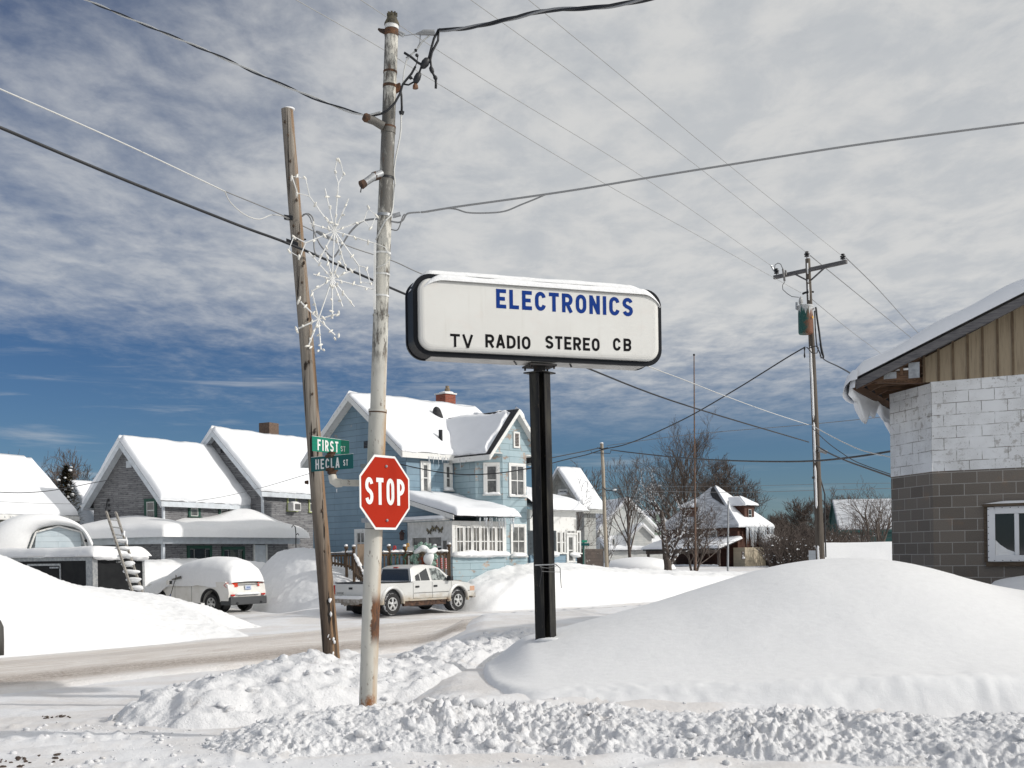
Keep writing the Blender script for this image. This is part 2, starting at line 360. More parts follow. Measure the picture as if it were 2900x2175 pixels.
def snow_slab(name, T, a, b, c, d, thick, rnd=(1, 1, 0, 1), er=0.25, amp=0.05, seed=0, m='snowroof', wob=0.08, nu=None, nv=None, nscale=0.9, vertical=0.5, rag=0.0):
    """snow lying on the quad a-b-c-d (a,b along the eave; c,d along the ridge); rnd: which of ab,bc,cd,da are rounded edges"""
    a, b, c, d = [np.array(tuple(p), float) for p in (a, b, c, d)]
    lu = max(np.linalg.norm(b - a), np.linalg.norm(c - d)); lv = max(np.linalg.norm(d - a), np.linalg.norm(c - b))
    nu = nu or int(min(90, max(8, lu / 0.12))); nv = nv or int(min(60, max(8, lv / 0.12)))
    def sp(n, e0, e1):
        t = np.linspace(0, 1, n)
        if e0 and e1: return (1 - np.cos(t * np.pi)) / 2
        if e0: return 1 - np.cos(t * np.pi / 2)
        if e1: return np.sin(t * np.pi / 2)
        return t
    u = sp(nu, rnd[3], rnd[1]); v = sp(nv, rnd[0], rnd[2]); U, V = np.meshgrid(u, v)
    Pq = ((1 - U)[..., None] * (1 - V)[..., None] * a + U[..., None] * (1 - V)[..., None] * b + U[..., None] * V[..., None] * c + (1 - U)[..., None] * V[..., None] * d)
    nrm = np.cross(b - a, d - a); nrm /= np.linalg.norm(nrm)
    if nrm[2] < 0: nrm = -nrm
    up = nrm * (1 - vertical) + np.array([0, 0, 1]) * vertical
    prof = np.ones_like(U)
    for flag, dist in ((rnd[0], V * lv), (rnd[1], (1 - U) * lu), (rnd[2], (1 - V) * lv), (rnd[3], U * lu)):
        if flag:
            e = er * (flag if flag is not True else 1); x = np.clip(dist / e, 0, 1); prof = prof * np.sqrt(np.clip(1 - (1 - x) ** 2, 0, 1))
    s1 = U * lu * nscale + seed * 7.1; s2 = V * lv * nscale + seed * 3.3
    t = prof * (thick + amp * 2 * fbm(s1, s2, seed, 4))
    Pq = Pq + up * t[..., None]
    if rnd[0] and wob:      # ragged eave line
        dn = (a - d) / max(np.linalg.norm(a - d), 1e-6)
        Pq = Pq + dn * (wob * 2 * fbm(U * lu * 1.6 + seed, U * 0 + seed, seed + 3, 4) * np.clip(1 - V * lv / 0.6, 0, 1))[..., None]
    if rag:                 # ragged melted-back edges along the ridge and the sides
        cu = (c + d - a - b) / 2; cu = cu / max(np.linalg.norm(cu), 1e-6); cv = (b + c - a - d) / 2; cv = cv / max(np.linalg.norm(cv), 1e-6)
        nv_ = np.clip(fbm(U * lu * 2.2 + seed, U * 0 + 1.5, seed + 5, 5) * 2.2 + .35, 0, 1.2); nu_ = np.clip(fbm(V * lv * 2.2 + seed, V * 0 + 4.5, seed + 6, 5) * 2.2 + .35, 0, 1.2)
        Pq = Pq - cu * (rag * nv_ * np.clip(1 - (1 - V) * lv / 0.7, 0, 1))[..., None] - cv * (rag * nu_ * np.clip(1 - (1 - U) * lu / 0.7, 0, 1))[..., None] + cv * (rag * nu_ * np.clip(1 - U * lu / 0.7, 0, 1))[..., None]
    top = Pq; bot = np.array(Pq[[0, -1]])
    # close the underside: one row of points at plane level under the first and last rows
    off = nrm * 0.012
    low0 = (1 - U[:1])[..., None] * a + U[:1][..., None] * b + off; low1 = (1 - U[:1])[..., None] * d + U[:1][..., None] * c + off
    return np_mesh(name, np.concatenate([low1, low0, top, low1], 0), m, T)
def icicles(name, T, a, b, n, lmin, lmax, r=0.022, seed=0, m='ice'):
    rnd = random.Random(seed); a, b = Vector(a), Vector(b); mb = MB()
    for i in range(n):
        p = a.lerp(b, rnd.random()); l = lmin + (lmax - lmin) * rnd.random() ** 2
        k = r * (.6 + .6 * rnd.random()) * (.5 + l / lmax)
        mb.tube([p + Vector((0, 0, .03)), p - Vector((0, 0, l * .35)), p - Vector((0, 0, l * .75)), p - Vector((0, 0, l))], [k, k * .7, k * .35, k * .05], 5)
    return mb.build(name, m, T, True)
def snow_roll(pts, r, seed=0, flat=.75, rough=.45, step=.05, gap=0.0, na=10, down=.25):
    """a continuous ragged roll of snow lying along a line"""
    pts = [Vector(p) for p in pts]; L = [0]
    for i in range(1, len(pts)): L.append(L[-1] + (pts[i] - pts[i - 1]).length)
    n = max(6, int(L[-1] / step)); rows = []
    for i in range(n + 1):
        s = L[-1] * i / n; k = max(j for j in range(len(L)) if L[j] <= s + 1e-9); k = min(k, len(pts) - 2); p = pts[k].lerp(pts[k + 1], (s - L[k]) / max(1e-6, L[k + 1] - L[k])); d = (pts[k + 1] - pts[k]).normalized()
        x = d.cross(Vector((0, 0, 1))); x = x.normalized() if x.length > .1 else Vector((1, 0, 0)); e = min(1, math.sqrt(max(0, min(s, L[-1] - s) / (r * 1.2))))
        q = 1 + rough * 2 * float(fbm(np.array(s / r * .38), np.array(seed * 1.7), seed, 4))
        if gap and float(vn(np.array(s / r * .22), np.array(seed + .5), seed + 3)) < gap: q *= .45
        row = []
        for j in range(na):
            a = 2 * math.pi * j / na; rr = r * q * e * (1 + .35 * float(fbm(np.array(s / r * .7), np.array(a * .9 + seed), seed + 9, 3))) + .001; z = math.sin(a) * rr * flat
            row.append(p + x * math.cos(a) * rr + Vector((0, 0, z if z > 0 else z * down / flat)))
        row.append(row[0]); rows.append(row)
    return MB().grid(rows)
def _el(cx, cy, rx, ry, a0, a1, n=11): return [(cx + rx * math.cos(R(a0 + (a1 - a0) * i / (n - 1))), cy + ry * math.sin(R(a0 + (a1 - a0) * i / (n - 1)))) for i in range(n)]
def glyph(ch, W, t):
    """strokes (polyline, closed) of a block capital of height 1 and width W, stroke t"""
    a = t / 2; L, Q, B, T, Mi = a, W - a, a, 1 - a, .5; ry = min(.5 - a, max(.24, (W / 2 - a) * 1.25)); rx = W / 2 - a; c = W / 2; top = T - ry; bot = B + ry
    if ch == 'I': return [([(c, 0), (c, 1)], 0)]
    if ch == 'L': return [([(L, 1), (L, B), (W, B)], 0)]
    if ch == 'E': return [([(W, T), (L, T), (L, B), (W, B)], 0), ([(L, Mi), (W * .88, Mi)], 0)]
    if ch == 'F': return [([(W, T), (L, T), (L, 0)], 0), ([(L, Mi), (W * .86, Mi)], 0)]
    if ch == 'T': return [([(0, T), (W, T)], 0), ([(c, T), (c, 0)], 0)]
    if ch == 'V': return [([(a * .75, 1), (c, -.02)], 0), ([(W - a * .75, 1), (c, -.02)], 0)]
    if ch == 'A': return [([(a * .75, 0), (c, 1.02)], 0), ([(W - a * .75, 0), (c, 1.02)], 0), ([(W * .22, .29), (W * .78, .29)], 0)]
    if ch == 'N': return [([(L, 0), (L, 1)], 0), ([(Q, 0), (Q, 1)], 0), ([(L, 1 - a * .6), (Q, a * .6)], 0)]
    if ch == 'H': return [([(L, 0), (L, 1)], 0), ([(Q, 0), (Q, 1)], 0), ([(L, Mi), (Q, Mi)], 0)]
    if ch == 'O': return [(_el(c, top, rx, ry, 0, 180) + _el(c, bot, rx, ry, 180, 360), 1)]
    if ch in 'CG':
        p = _el(c, top, rx, ry, 12, 180) + _el(c, bot, rx, ry, 180, 348); return [(p, 0)] + ([([(Q, .16), (Q, .44), (W * .55, .44)], 0)] if ch == 'G' else [])
    if ch == 'D': return [([(L, B)] + _el(W - a - (W - t) * .62, B + ry, (W - t) * .62, ry, -90, 0) + _el(W - a - (W - t) * .62, T - ry, (W - t) * .62, ry, 0, 90) + [(L, T)], 1)]
    if ch in 'PRB':
        m_ = .45 if ch != 'B' else .51; r = (T - m_) / 2; rx2 = min(r * .95, W - t); o = [([(L, 0), (L, 1)], 0), ([(L, T)] + _el(Q - rx2, (T + m_) / 2, rx2, r, 90, -90) + [(L, m_)], 0)]
        if ch == 'R': o.append(([(W * .48, m_), (Q + a * .1, 0)], 0))
        if ch == 'B': r = (m_ - B) / 2; rx2 = min(r * .95, W - t); o.append(([(L, m_)] + _el(Q - rx2, (B + m_) / 2, rx2, r, 90, -90) + [(L, B)], 0))
        return o
    if ch == 'S':
        h = (T - B) / 4; p = _el(c, T - h, rx, h, 14, 180, 9) + [(L + rx * .10, T - h * 1.45), (c - rx * .45, Mi + h * .18), (c + rx * .45, Mi - h * .18), (Q - rx * .10, B + h * 1.45)] + _el(c, B + h, rx, h, 0, -166, 9); return [(p, 0)]
    return []
def text(name, s, m, parent, o, ux, uy, h, w, stroke=.17, gap=.17, nrm=None):
    """block lettering built stroke by stroke, fitted into w x h; o = lower left corner in parent space"""
    rel_w = {'I': 0.0, ' ': .5, 'L': .86, 'E': .9, 'F': .9, 'T': .92}; n = len(s); fixed = sum(stroke for c in s if c == 'I') + gap * (n - 1); W = (w / h - fixed) / max(1e-6, sum(rel_w.get(c, 1.0) for c in s)); o, ux, uy = Vector(o), Vector(ux).normalized(), Vector(uy).normalized(); nz = ux.cross(uy).normalized(); mb = MB(); x0 = 0.0; k = 0
    for ch in s:
        cw = stroke if ch == 'I' else W * rel_w.get(ch, 1.0)
        for pts, closed in glyph(ch, cw, stroke):
            P2 = [Vector(p) for p in pts]; q = [P2[0]]
            for p in P2[1:]:
                if (p - q[-1]).length > 1e-4: q.append(p)
            if closed and (q[0] - q[-1]).length < 1e-4: q.pop()
            m_ = len(q); lf, rt = [], []
            for i in range(m_):
                a = q[i - 1] if (i > 0 or closed) else None; b = q[(i + 1) % m_] if (i < m_ - 1 or closed) else None
                d1 = (q[i] - a).normalized() if a is not None else None; d2 = (b - q[i]).normalized() if b is not None else None
                d1 = d1 or d2; d2 = d2 or d1; n1 = Vector((-d1.y, d1.x)); n2 = Vector((-d2.y, d2.x)); mt = n1 + n2; mt = mt.normalized() if mt.length > 1e-6 else n1; sc = min(1.6, 1 / max(.3, mt.dot(n1)))
                lf.append(q[i] + mt * stroke / 2 * sc); rt.append(q[i] - mt * stroke / 2 * sc)
            off = nz * (.0002 * (k % 4)); k += 1; V = [o + ux * ((p.x + x0) * h) + uy * (p.y * h) + off for p in lf + rt]; mb.add(V, [(i, m_ + i, m_ + (i + 1) % m_, (i + 1) % m_) for i in range(m_ if closed else m_ - 1)])
        x0 += cw + gap
    return mb.build(name, m, parent)
# ================================================================ terrain and road
FAR = np.array([(-60, -18), (-24, 9), (-10.9, 23.9), (-7.6, 28.5), (-4.5, 33.6), (-1, 39.3), (5.55, 44.8), (14, 50.5), (40, 68), (90, 102)], float)
NEAR = np.array([(-56, -26), (-16, 7.0), (-8.05, 17.7), (-5.8, 20.6), (-3.2, 23.6), (0, 26.8), (6, 32.5), (14, 38.5), (40, 56), (90, 90)], float)
def yfar(X): return np.interp(X, FAR[:, 0], FAR[:, 1])
def base(X, Y):
    b = Y - yfar(X)
    z = 0.25 * sst(18, 9.5, Y) * sst(-14, -4, X)
    z = np.maximum(z, 0.14 * sst(18, 9.5, Y))
    z = z + 0.62 * sst(5, 14, b) * sst(-9.5, -4.5, X)
    z = z + 0.15 * sst(16, 30, b) + 0.05 * sst(40, 90, Y)
    z = np.where((X > -2.2) & (b < -8), np.maximum(z, 0.46 * sst(-2.2, -.6, X) * sst(11.2, 12.2, Y)), z)
    return z
def ground_z(X, Y):
    X = np.asarray(X, float); Y = np.asarray(Y, float); z = base(X, Y)
    b = Y - yfar(X); rough = 0.05 * fbm(X * .6, Y * .6, 3, 4) + 0.020 * fbm(X * 3, Y * 3, 9, 3)
    # wheel ruts and scraped arcs on the side street
    ang = np.arctan2(Y - 24, X + 9); rad = np.hypot(X + 9, Y - 24)
    near = sst(17, 13, Y)
    rut = np.sin(rad * 9.0 + 1.5 * fbm(X, Y, 5, 3)) * 0.018 * near * (vn(X * .7, Y * .7, 8) ** 2) * 2
    clod = np.clip(0.34 - worley(X * 5, Y * 5, 4), 0, 1) * 0.16 * sst(0.5, 0.62, vn(X * .9 + 3, Y * 1.4, 12)) * near
    yard = sst(6, 14, b) * 0.25 * fbm(X * .25, Y * .25, 21, 3)
    return z + rough + rut + clod + yard
def fan(na, d0, d1, nd_):
    t = np.linspace(-1, 1, na); a = 1.6 * (0.42 * t + 0.58 * t ** 5)
    d = d0 * (d1 / d0) ** np.linspace(0, 1, nd_); A, D = np.meshgrid(a, d); return A * (D + 2.5), D
X, Y = fan(560, 3.0, 900, 470)
g = np_mesh('ground', np.stack([X, Y, ground_z(X, Y)], -1), 'packed'); g['kind'] = 'structure'
X, Y = np.meshgrid(np.linspace(-1500, 1500, 61), np.linspace(-900, 2400, 67))
pl = np_mesh('terrain', np.stack([X, Y, np.where((np.abs(X) < 1.6 * (Y + 30)) & (Y < 950) & (Y > 0), -2.5, -0.02)], -1), 'snow'); pl['kind'] = 'structure'

# road: tan packed snow with grit in the wheel tracks
m = mat('sanded_snow_road', (0.62, 0.57, 0.51), 0.6); M['road'] = m; nt = m.node_tree
uvn = nd(nt, 'ShaderNodeUVMap', uv_map='UVMap').outputs[0]; sp_ = nd(nt, 'ShaderNodeSeparateXYZ', {0: uvn})
w = wcoord(m); acr = sp_.outputs[1]
wob = mth(nt, 'ADD', acr, mth(nt, 'MULTIPLY', mth(nt, 'SUBTRACT', noise(nt, w, 0.25, 3), 0.5), 0.22))
str_ = noise(nt, scl(nt, uvn, (0.55, 20, 1)), 1.6, 7, 0.7)
spk = noise(nt, w, 17, 5, 0.75)
tr1 = mth(nt, 'MULTIPLY', mapr(nt, wob, 0.05, 0.17), mapr(nt, wob, 0.40, 0.24))
tr2 = mth(nt, 'MULTIPLY', mapr(nt, wob, 0.60, 0.68), mapr(nt, wob, 0.84, 0.74))
alongm = mapr(nt, sp_.outputs[0], 20, 31, 1.0, 0.42)
tr = mth(nt, 'MULTIPLY', mth(nt, 'ADD', tr1, mth(nt, 'MULTIPLY', tr2, 0.30)), alongm)
dk = mth(nt, 'MULTIPLY', tr, mth(nt, 'ADD', mth(nt, 'MULTIPLY', mapr(nt, spk, 0.36, 0.62), 0.62), mth(nt, 'MULTIPLY', mapr(nt, str_, 0.35, 0.65), 0.45)), clamp=True)
edge = mth(nt, 'MULTIPLY', mapr(nt, wob, -0.02, 0.10), mapr(nt, wob, 1.02, 0.84))
c = mixc(nt, mapr(nt, str_, 0.3, 0.7), (0.64, 0.575, 0.52), (0.82, 0.79, 0.755))
c = mixc(nt, dk, c, (0.30, 0.24, 0.19))
setc(m, mixc(nt, edge, (0.78, 0.785, 0.80), c)); bump(m, mth(nt, 'ADD', spk, mth(nt, 'MULTIPLY', str_, 1.8)), 0.8, 0.05)
ns, nr = 420, 46
def resamp(L, n):
    s = np.concatenate([[0], np.cumsum(np.hypot(*np.diff(L, axis=0).T))]); t = np.linspace(0, s[-1], n)
    x, y = np.interp(t, s, L[:, 0]), np.interp(t, s, L[:, 1]); k = np.ones(15) / 15
    sm = lambda q: np.concatenate([q[:7], np.convolve(q, k, 'valid'), q[-7:]]); return np.stack([sm(x), sm(y)], -1), t
a, ta = resamp(NEAR, ns); b, tb = resamp(FAR, ns)
q = np.linspace(0, 1, nr)[None, :, None]; XY = a[:, None] * (1 - q) + b[:, None] * q
z = ground_z(XY[..., 0], XY[..., 1]) * 0 + 0.085 + 0.008 * fbm(XY[..., 0] * 2, XY[..., 1] * 2, 4, 3) + 0.02 * np.exp(-((q[..., 0] - .5) / .2) ** 2)
ed = np.minimum(q[..., 0], 1 - q[..., 0]); z = z - 0.22 * sst(0.06, 0.0, ed)
zb = base(XY[..., 0], XY[..., 1]); z = z + np.minimum(zb, 0.25)
ro = np_mesh('road', np.concatenate([XY, z[..., None]], -1), 'road'); ro['kind'] = 'structure'
uvl = ro.data.uv_layers.new(name='UVMap'); li = np.empty(len(ro.data.loops), np.int32); ro.data.loops.foreach_get('vertex_index', li)
uv = np.stack([np.repeat(ta, nr), np.tile(np.linspace(0, 1, nr), ns)], -1)[li]
cut = np.repeat(ta, nr) * 0
# along-road metres measured from the left edge of the view
uv[:, 0] -= float(np.interp(-8.05, a[:, 0], ta)) - 0.0
uvl.data.foreach_set('uv', uv.reshape(-1).astype(np.float32))

# ---------------------------------------------------------------- snow banks, each a sheet of its own sunk into the ground at its edge
def bank(name, nodes, ds, dt, amp=0.05, fs=1.0, clump=0.0, cs=3.0, m='snow', prof=None, seed=0, capr=1.0, fine=0.0, foot=0.0, rubble=0.0, sm=1.2):
    """nodes: (x, y, crest z, width towards camera side (right of the spine direction), width other side)"""
    N_ = np.array(nodes, float); L = np.concatenate([[0], np.cumsum(np.hypot(np.diff(N_[:, 0]), np.diff(N_[:, 1])))])
    ns = max(12, int(L[-1] / ds)); s = np.linspace(0, L[-1], ns)
    cols = []
    ker = np.hanning(max(5, int(sm / ds) | 1)); ker /= ker.sum(); h = len(ker) // 2
    for k in range(5):
        y = np.interp(s, L, N_[:, k]); y = np.convolve(np.pad(y, h, mode='edge'), ker, 'valid') if len(y) > len(ker) else y; cols.append(y)
    x, y, zc, wn, wf = cols
    tx, ty = np.gradient(x), np.gradient(y); l = np.hypot(tx, ty); nx, ny = ty / l, -tx / l
    na = max(8, int(wn.max() / dt)); nb = max(8, int(wf.max() / dt))
    t = np.concatenate([np.linspace(-1, 0, nb, endpoint=False), np.linspace(0, 1, na)])
    Wd = np.where(t[None] < 0, wf[:, None], wn[:, None]); Xg = x[:, None] + nx[:, None] * t[None] * Wd; Yg = y[:, None] + ny[:, None] * t[None] * Wd
    end = np.minimum(s, L[-1] - s)[:, None] / capr; tt = np.sqrt(t[None] ** 2 + np.clip(1 - end, 0, 1) ** 2)
    p = (prof or (lambda q, t: (1 - sst(0, 1, q)) ** 1.0))(np.clip(tt, 0, 1), t[None] + 0 * tt)
    gz = base(Xg, Yg)
    env = np.clip((1 - tt) / 0.18, 0, 1)
    zz = gz + (zc[:, None] - gz) * p - 0.06 * (1 - env)
    zz = zz + env * amp * 2 * fbm(Xg * fs, Yg * fs, seed, 4)
    if clump:
        w1 = worley(Xg * cs + .4 * fbm(Xg * cs, Yg * cs, seed + 2, 2), Yg * cs, seed + 1); w2 = worley(Xg * cs * 2.6, Yg * cs * 2.6, seed + 4)
        zz = zz + env * clump * ((0.55 - w1) + 0.5 * (0.5 - w2) + 0.8 * fbm(Xg * cs * 1.5, Yg * cs * 1.5, seed + 7, 4))
    if foot:            # broken, scraped band along the cut foot
        fm = np.exp(-((tt - .90) / .07) ** 2) * (t[None] > 0) * sst(.40, .62, vn(Xg * .7, Yg * .7, seed + 50) + .15); zz = zz + foot * fm * (1.2 * (.5 - worley(Xg * 7, Yg * 7, seed + 51)) + 2.2 * fbm(Xg * 6, Yg * 6, seed + 52, 5, .65))
    if rubble:          # broken snow of every size, from fist-sized blocks to powder
        wx, wy = Xg + .10 * fbm(Xg * 4, Yg * 4, seed + 60, 3), Yg + .10 * fbm(Xg * 4, Yg * 4, seed + 61, 3); k1 = sst(.35, .75, vn(Xg * 1.3, Yg * 1.6, seed + 62)); r_ = 0
        for c_, a_ in ((3.2, .8), (6.5, .75), (12, .7), (22, .5), (38, .25)):
            w_ = worley(wx * c_, wy * c_, seed + int(c_ * 3)); r_ = r_ + a_ * (.5 - w_ ** .8) * (.35 + 1.1 * vn(Xg * c_ * .45, Yg * c_ * .45, seed + int(c_ * 5)))
        r_ = r_ + 1.3 * fbm(wx * 6, wy * 6, seed + 70, 5, .62); zz = zz + env * rubble * r_ * (.55 + .75 * k1)
    if fine: zz = zz + env * fine * 2 * fbm(Xg * 11, Yg * 11, seed + 30, 3)
    o = np_mesh(name, np.stack([Xg, Yg, zz], -1), m); o['kind'] = 'structure'
    return o, (Xg, Yg, zz, env)
def nod(px, py, d, wn, wf, dz=0.0): p = P(px, py, d); return (p.x, p.y, p.z + dz, wn, wf)

# the great smooth drift in front of the block building: flattened, cut off at its foot by the plough
def drift_prof(q, t):
    n = np.where(q < .86, 1 - 0.80 * sst(0, 1.05, q / .86) ** 0.85, 0); cutz = 0.20 * (1 - sst(0.86, 0.965, q))
    top = 1 - 0.80 * sst(0.0, 1.0, q / .86)
    nearp = np.where(q < .86, top, cutz); return np.where(t >= 0, nearp, (1 - sst(0, 1, q)))
dn = [(-.55, 16.5, .74, 3.7, 2.0), (-.25, 16.5, .80, 3.8, 2.6)] + [nod(px, py, 16.5 + .25 * min(1, max(0, (px - 1480) / 900)), wn, 4.5) for px, py, wn in ((1480, 1812, 3.9), (1545, 1794, 4.0), (1700, 1752, 4.3), (1850, 1712, 4.6),
      (2000, 1664, 4.9), (2150, 1616, 5.1), (2250, 1592, 5.3), (2370, 1578, 5.4), (2450, 1576, 5.5), (2550, 1586, 5.6), (2650, 1611, 5.7), (2750, 1644, 5.8), (2850, 1664, 5.9), (2950, 1682, 6), (3200, 1700, 6.2), (3600, 1690, 6.4))]
bank('snow_drift', dn, .05, .05, .035, .35, 0.0, 3, 'drift', drift_prof, 5, .8, 0.0025, foot=.016)
# drift up against the wall at the right
bank('snow_drift', [nod(2690, 1655, 19.0, 1.2, .8), nod(2800, 1650, 18.6, 1.6, .8), nod(2900, 1630, 18.2, 2.2, .8), nod(3100, 1610, 17.6, 2.6, .8), nod(3300, 1600, 17, 2.6, 1)], .08, .08, .05, .6, 0, 3, 'drift', None, 8, .8)
# ploughed ridge of broken snow along the side street (foreground)
fb = [(-3.2, 11.05, 0.20, 0.74, .5), (-2.6, 11.4, 0.43, 1.01, .6), (-1.9, 11.65, 0.52, 1.17, .6), (-1.2, 11.75, 0.56, 1.22, .55), (0, 11.6, 0.52, 1.17, .6), (1, 11.4, 0.52, 1.17, .6), (2, 11.15, 0.53, 1.22, .6), (3, 10.9, 0.54, 1.27, .6), (4, 10.6, 0.55, 1.33, .6),
      (5, 10.3, 0.56, 1.33, .6), (7, 9.6, 0.58, 1.38, .6), (10, 8.4, 0.58, 1.38, .6)]
_, FB = bank('snow_bank', fb, .015, .015, .06, 1.3, .0, 5, 'plough', lambda q, t: (1 - q ** 1.6) ** 1.05, 11, .7, 0, rubble=.085)
# ploughed corner round the leaning pole, running on along the road
cb = [(-4.9, 13.25, .22, .9, .5), (-4.2, 13.9, .55, 1.4, .9), (-3.6, 14.6, .72, 1.8, 1.0), (-2.9, 15.1, .76, 1.9, 1.1), (-2.3, 15.7, .73, 1.7, 1.2), (-1.6, 16.6, .66, 1.1, 1.2), (-.8, 18.2, .62, .8, 1.3), (0, 19.8, .62, .8, 1.4),
      (1.6, 21.3, .66, 1.6, 1.4), (4, 24.6, .66, 1.6, 1.4), (9, 30.5, .7, 1.6, 1.4), (15, 36, .7, 1.6, 1.4)]
_, CB = bank('snow_bank', cb, .04, .035, .17, 1.1, .075, 4.2, 'plough', lambda q, t: (1 - q ** 1.9) ** 1.0, 23, .8, .020)
# long smooth bank on the far side of the road, at the left
lb = [(-30, 20, 2.2, 4.5, 3), nod(-120, 1520, 27.0, 4.2, 3), nod(0, 1566, 28, 4.2, 3), nod(60, 1602, 29, 4.2, 3), nod(130, 1641, 30, 4.2, 2.5), nod(250, 1660, 31.5, 4.6, 2.2), nod(400, 1676, 33.2, 5.2, 2.2), nod(503, 1698, 34.0, 5.0, 2), nod(582, 1718, 34.2, 4.4, 1.8), nod(625, 1733, 33.8, 3.6, 1.6), nod(665, 1756, 33.8, 2.4, 1.4), nod(700, 1790, 33.2, 1.4, 1.2)]
bank('snow_bank', lb, .07, .07, .06, .8, .02, 2.2, 'snow', lambda q, t: np.where(t > 0, (1 - q ** 1.25) ** 1.15, 1 - sst(0, 1, q)), 31, 1.0, .036, sm=3.5)
# bank heaped behind the parked sport utility vehicle and up to the grey house
jb = [nod(300, 1600, 46, 2.5, 4), nod(405, 1586, 46.8, 2.6, 4), nod(500, 1582, 48, 2.8, 4), nod(600, 1582, 49, 3, 4), nod(690, 1592, 49, 3, 3.5), nod(740, 1588, 48, 3.6, 3)]
bank('snow_bank', jb, .10, .10, .06, .7, .07, 1.6, 'snow', lambda q, t: (1 - q ** 2.2), 37, 1.0, .03)
jb = [nod(735, 1650, 49.5, .6, 2), nod(758, 1598, 49.2, 1.2, 2), nod(800, 1557, 48.6, 2.2, 2), nod(860, 1548, 47.6, 2.8, 2), nod(905, 1562, 46.2, 3.0, 2), nod(950, 1604, 44.6, 2.8, 2), nod(1000, 1668, 42.6, 2.0, 1.5), nod(1030, 1715, 41.4, 1, 1)]
bank('snow_bank', jb, .08, .08, .07, .8, .03, 1.6, 'snow', lambda q, t: (1 - q ** 1.7), 41, .8, .035)
# bank along the far side of the road, right of the truck
rb = [nod(1270, 1690, 42.6, 1.4, 1.5), nod(1330, 1645, 43.4, 2.0, 2.5), nod(1380, 1616, 44.4, 2.6, 3), nod(1440, 1600, 45.6, 3.0, 3.5), nod(1510, 1595, 46.8, 3.0, 4), nod(1570, 1594, 48, 3.2, 4), nod(1640, 1599, 49.3, 3.2, 5), nod(1700, 1606, 50.4, 3.2, 6), nod(1760, 1611, 51.6, 3.2, 6),
      nod(1900, 1618, 54, 3.2, 8), nod(2050, 1622, 57.5, 3.2, 8), nod(2250, 1622, 62, 3.2, 8), nod(2600, 1616, 70, 3.4, 8)]
bank('snow_bank', rb, .09, .09, .12, .5, .07, 1.3, 'snow', lambda q, t: np.where(t > 0, np.where(q < .5, 1 - .16 * sst(0, .5, q), .84 * (1 - sst(.45, 1.0, q))), 1 - sst(0, 1, q)), 47, 1.4, .03)

# loose lumps of broken snow on the ploughed ridges: more than one could count, so one object for each ridge
def lumps(dat, n, seed, rmin, rmax):
    Xg, Yg, zz, env = dat; rnd = np.random.RandomState(seed); ny, nx = Xg.shape; mb = MB()
    k = 0; nx_ = 1 if n < 0 else 0
    for i in range(n):
        a, b = rnd.randint(ny), rnd.randint(nx)
        r = rmin + (rmax - rmin) * rnd.rand() ** 5.5
        if env[a, b] < .9 and r > rmin * 1.8: r = rmin * 1.2
        e = (r * rnd.uniform(.8, 1.35), r * rnd.uniform(.8, 1.2), r * rnd.uniform(.6, 1.0))
        mb.blob((Xg[a, b], Yg[a, b], zz[a, b] - r * .05), e, int(rnd.randint(99999)), 1 if r < .03 else 2, .5)
    return tag(mb.build('snow_lumps', 'plough', None, True), kind='stuff')
lumps(FB, 1300, 3, .008, .060)
lumps(CB, 2200, 4, .010, .075)
# crumbs scattered over the packed side street
mb = MB(); rnd = random.Random(8)
for i in range(1500):
    X_, Y_ = rnd.uniform(-6.5, 3.5), rnd.uniform(9.2, 13.4)
    if rnd.random() > .15 + .85 * float(sst(.45, .7, vn(X_ * .8, Y_ * 1.6, 77))): continue
    r = .007 + .028 * rnd.random() ** 4; mb.blob((X_, Y_, float(ground_z(X_, Y_)) + r * .2), (r * 1.3, r, r * .8), i, 1, .5)
tag(mb.build('snow_crumbs', 'plough', None, True), kind='stuff')
# clods of dirt left on the street
M['dirt'] = mottled('dirt', (0.05, 0.035, 0.028), (0.10, 0.075, 0.06), 30, .95)
for i, (px, py, n, lab) in enumerate(((150, 2008, 26, 'dark clump of dirt lying alone on the packed snow at left'), (45, 2166, 20, 'dirt crumbs at the bottom left corner of the street'), (150, 2163, 9, 'thin trail of dirt specks beside the larger crumbs at lower left'), (190, 2150, 1, None))):
    if not lab: continue
    mb = MB(); rnd = random.Random(50 + i); d = 1.9 / ((py - 1588) / F)
    for k in range(n):
        p = P(px + rnd.gauss(0, 22), py, d + rnd.gauss(0, .12)); z = float(ground_z(p.x, p.y)); mb.blob((p.x, p.y, z + .006), (rnd.uniform(.008, .028), rnd.uniform(.008, .02), rnd.uniform(.005, .014)), k + i * 90, 1, .6)
    tag(mb.build('dirt_crumbs', 'dirt'), kind='stuff')
# ================================================================ street furniture in the foreground
def rel(mb, T): l = T.location; mb.v = [(x - l.x, y - l.y, z - l.z) for x, y, z in mb.v]; return mb
def part(mb, T, name, m, parent=None, **k): return rel(mb, T).build(name, m, parent or T, **k)

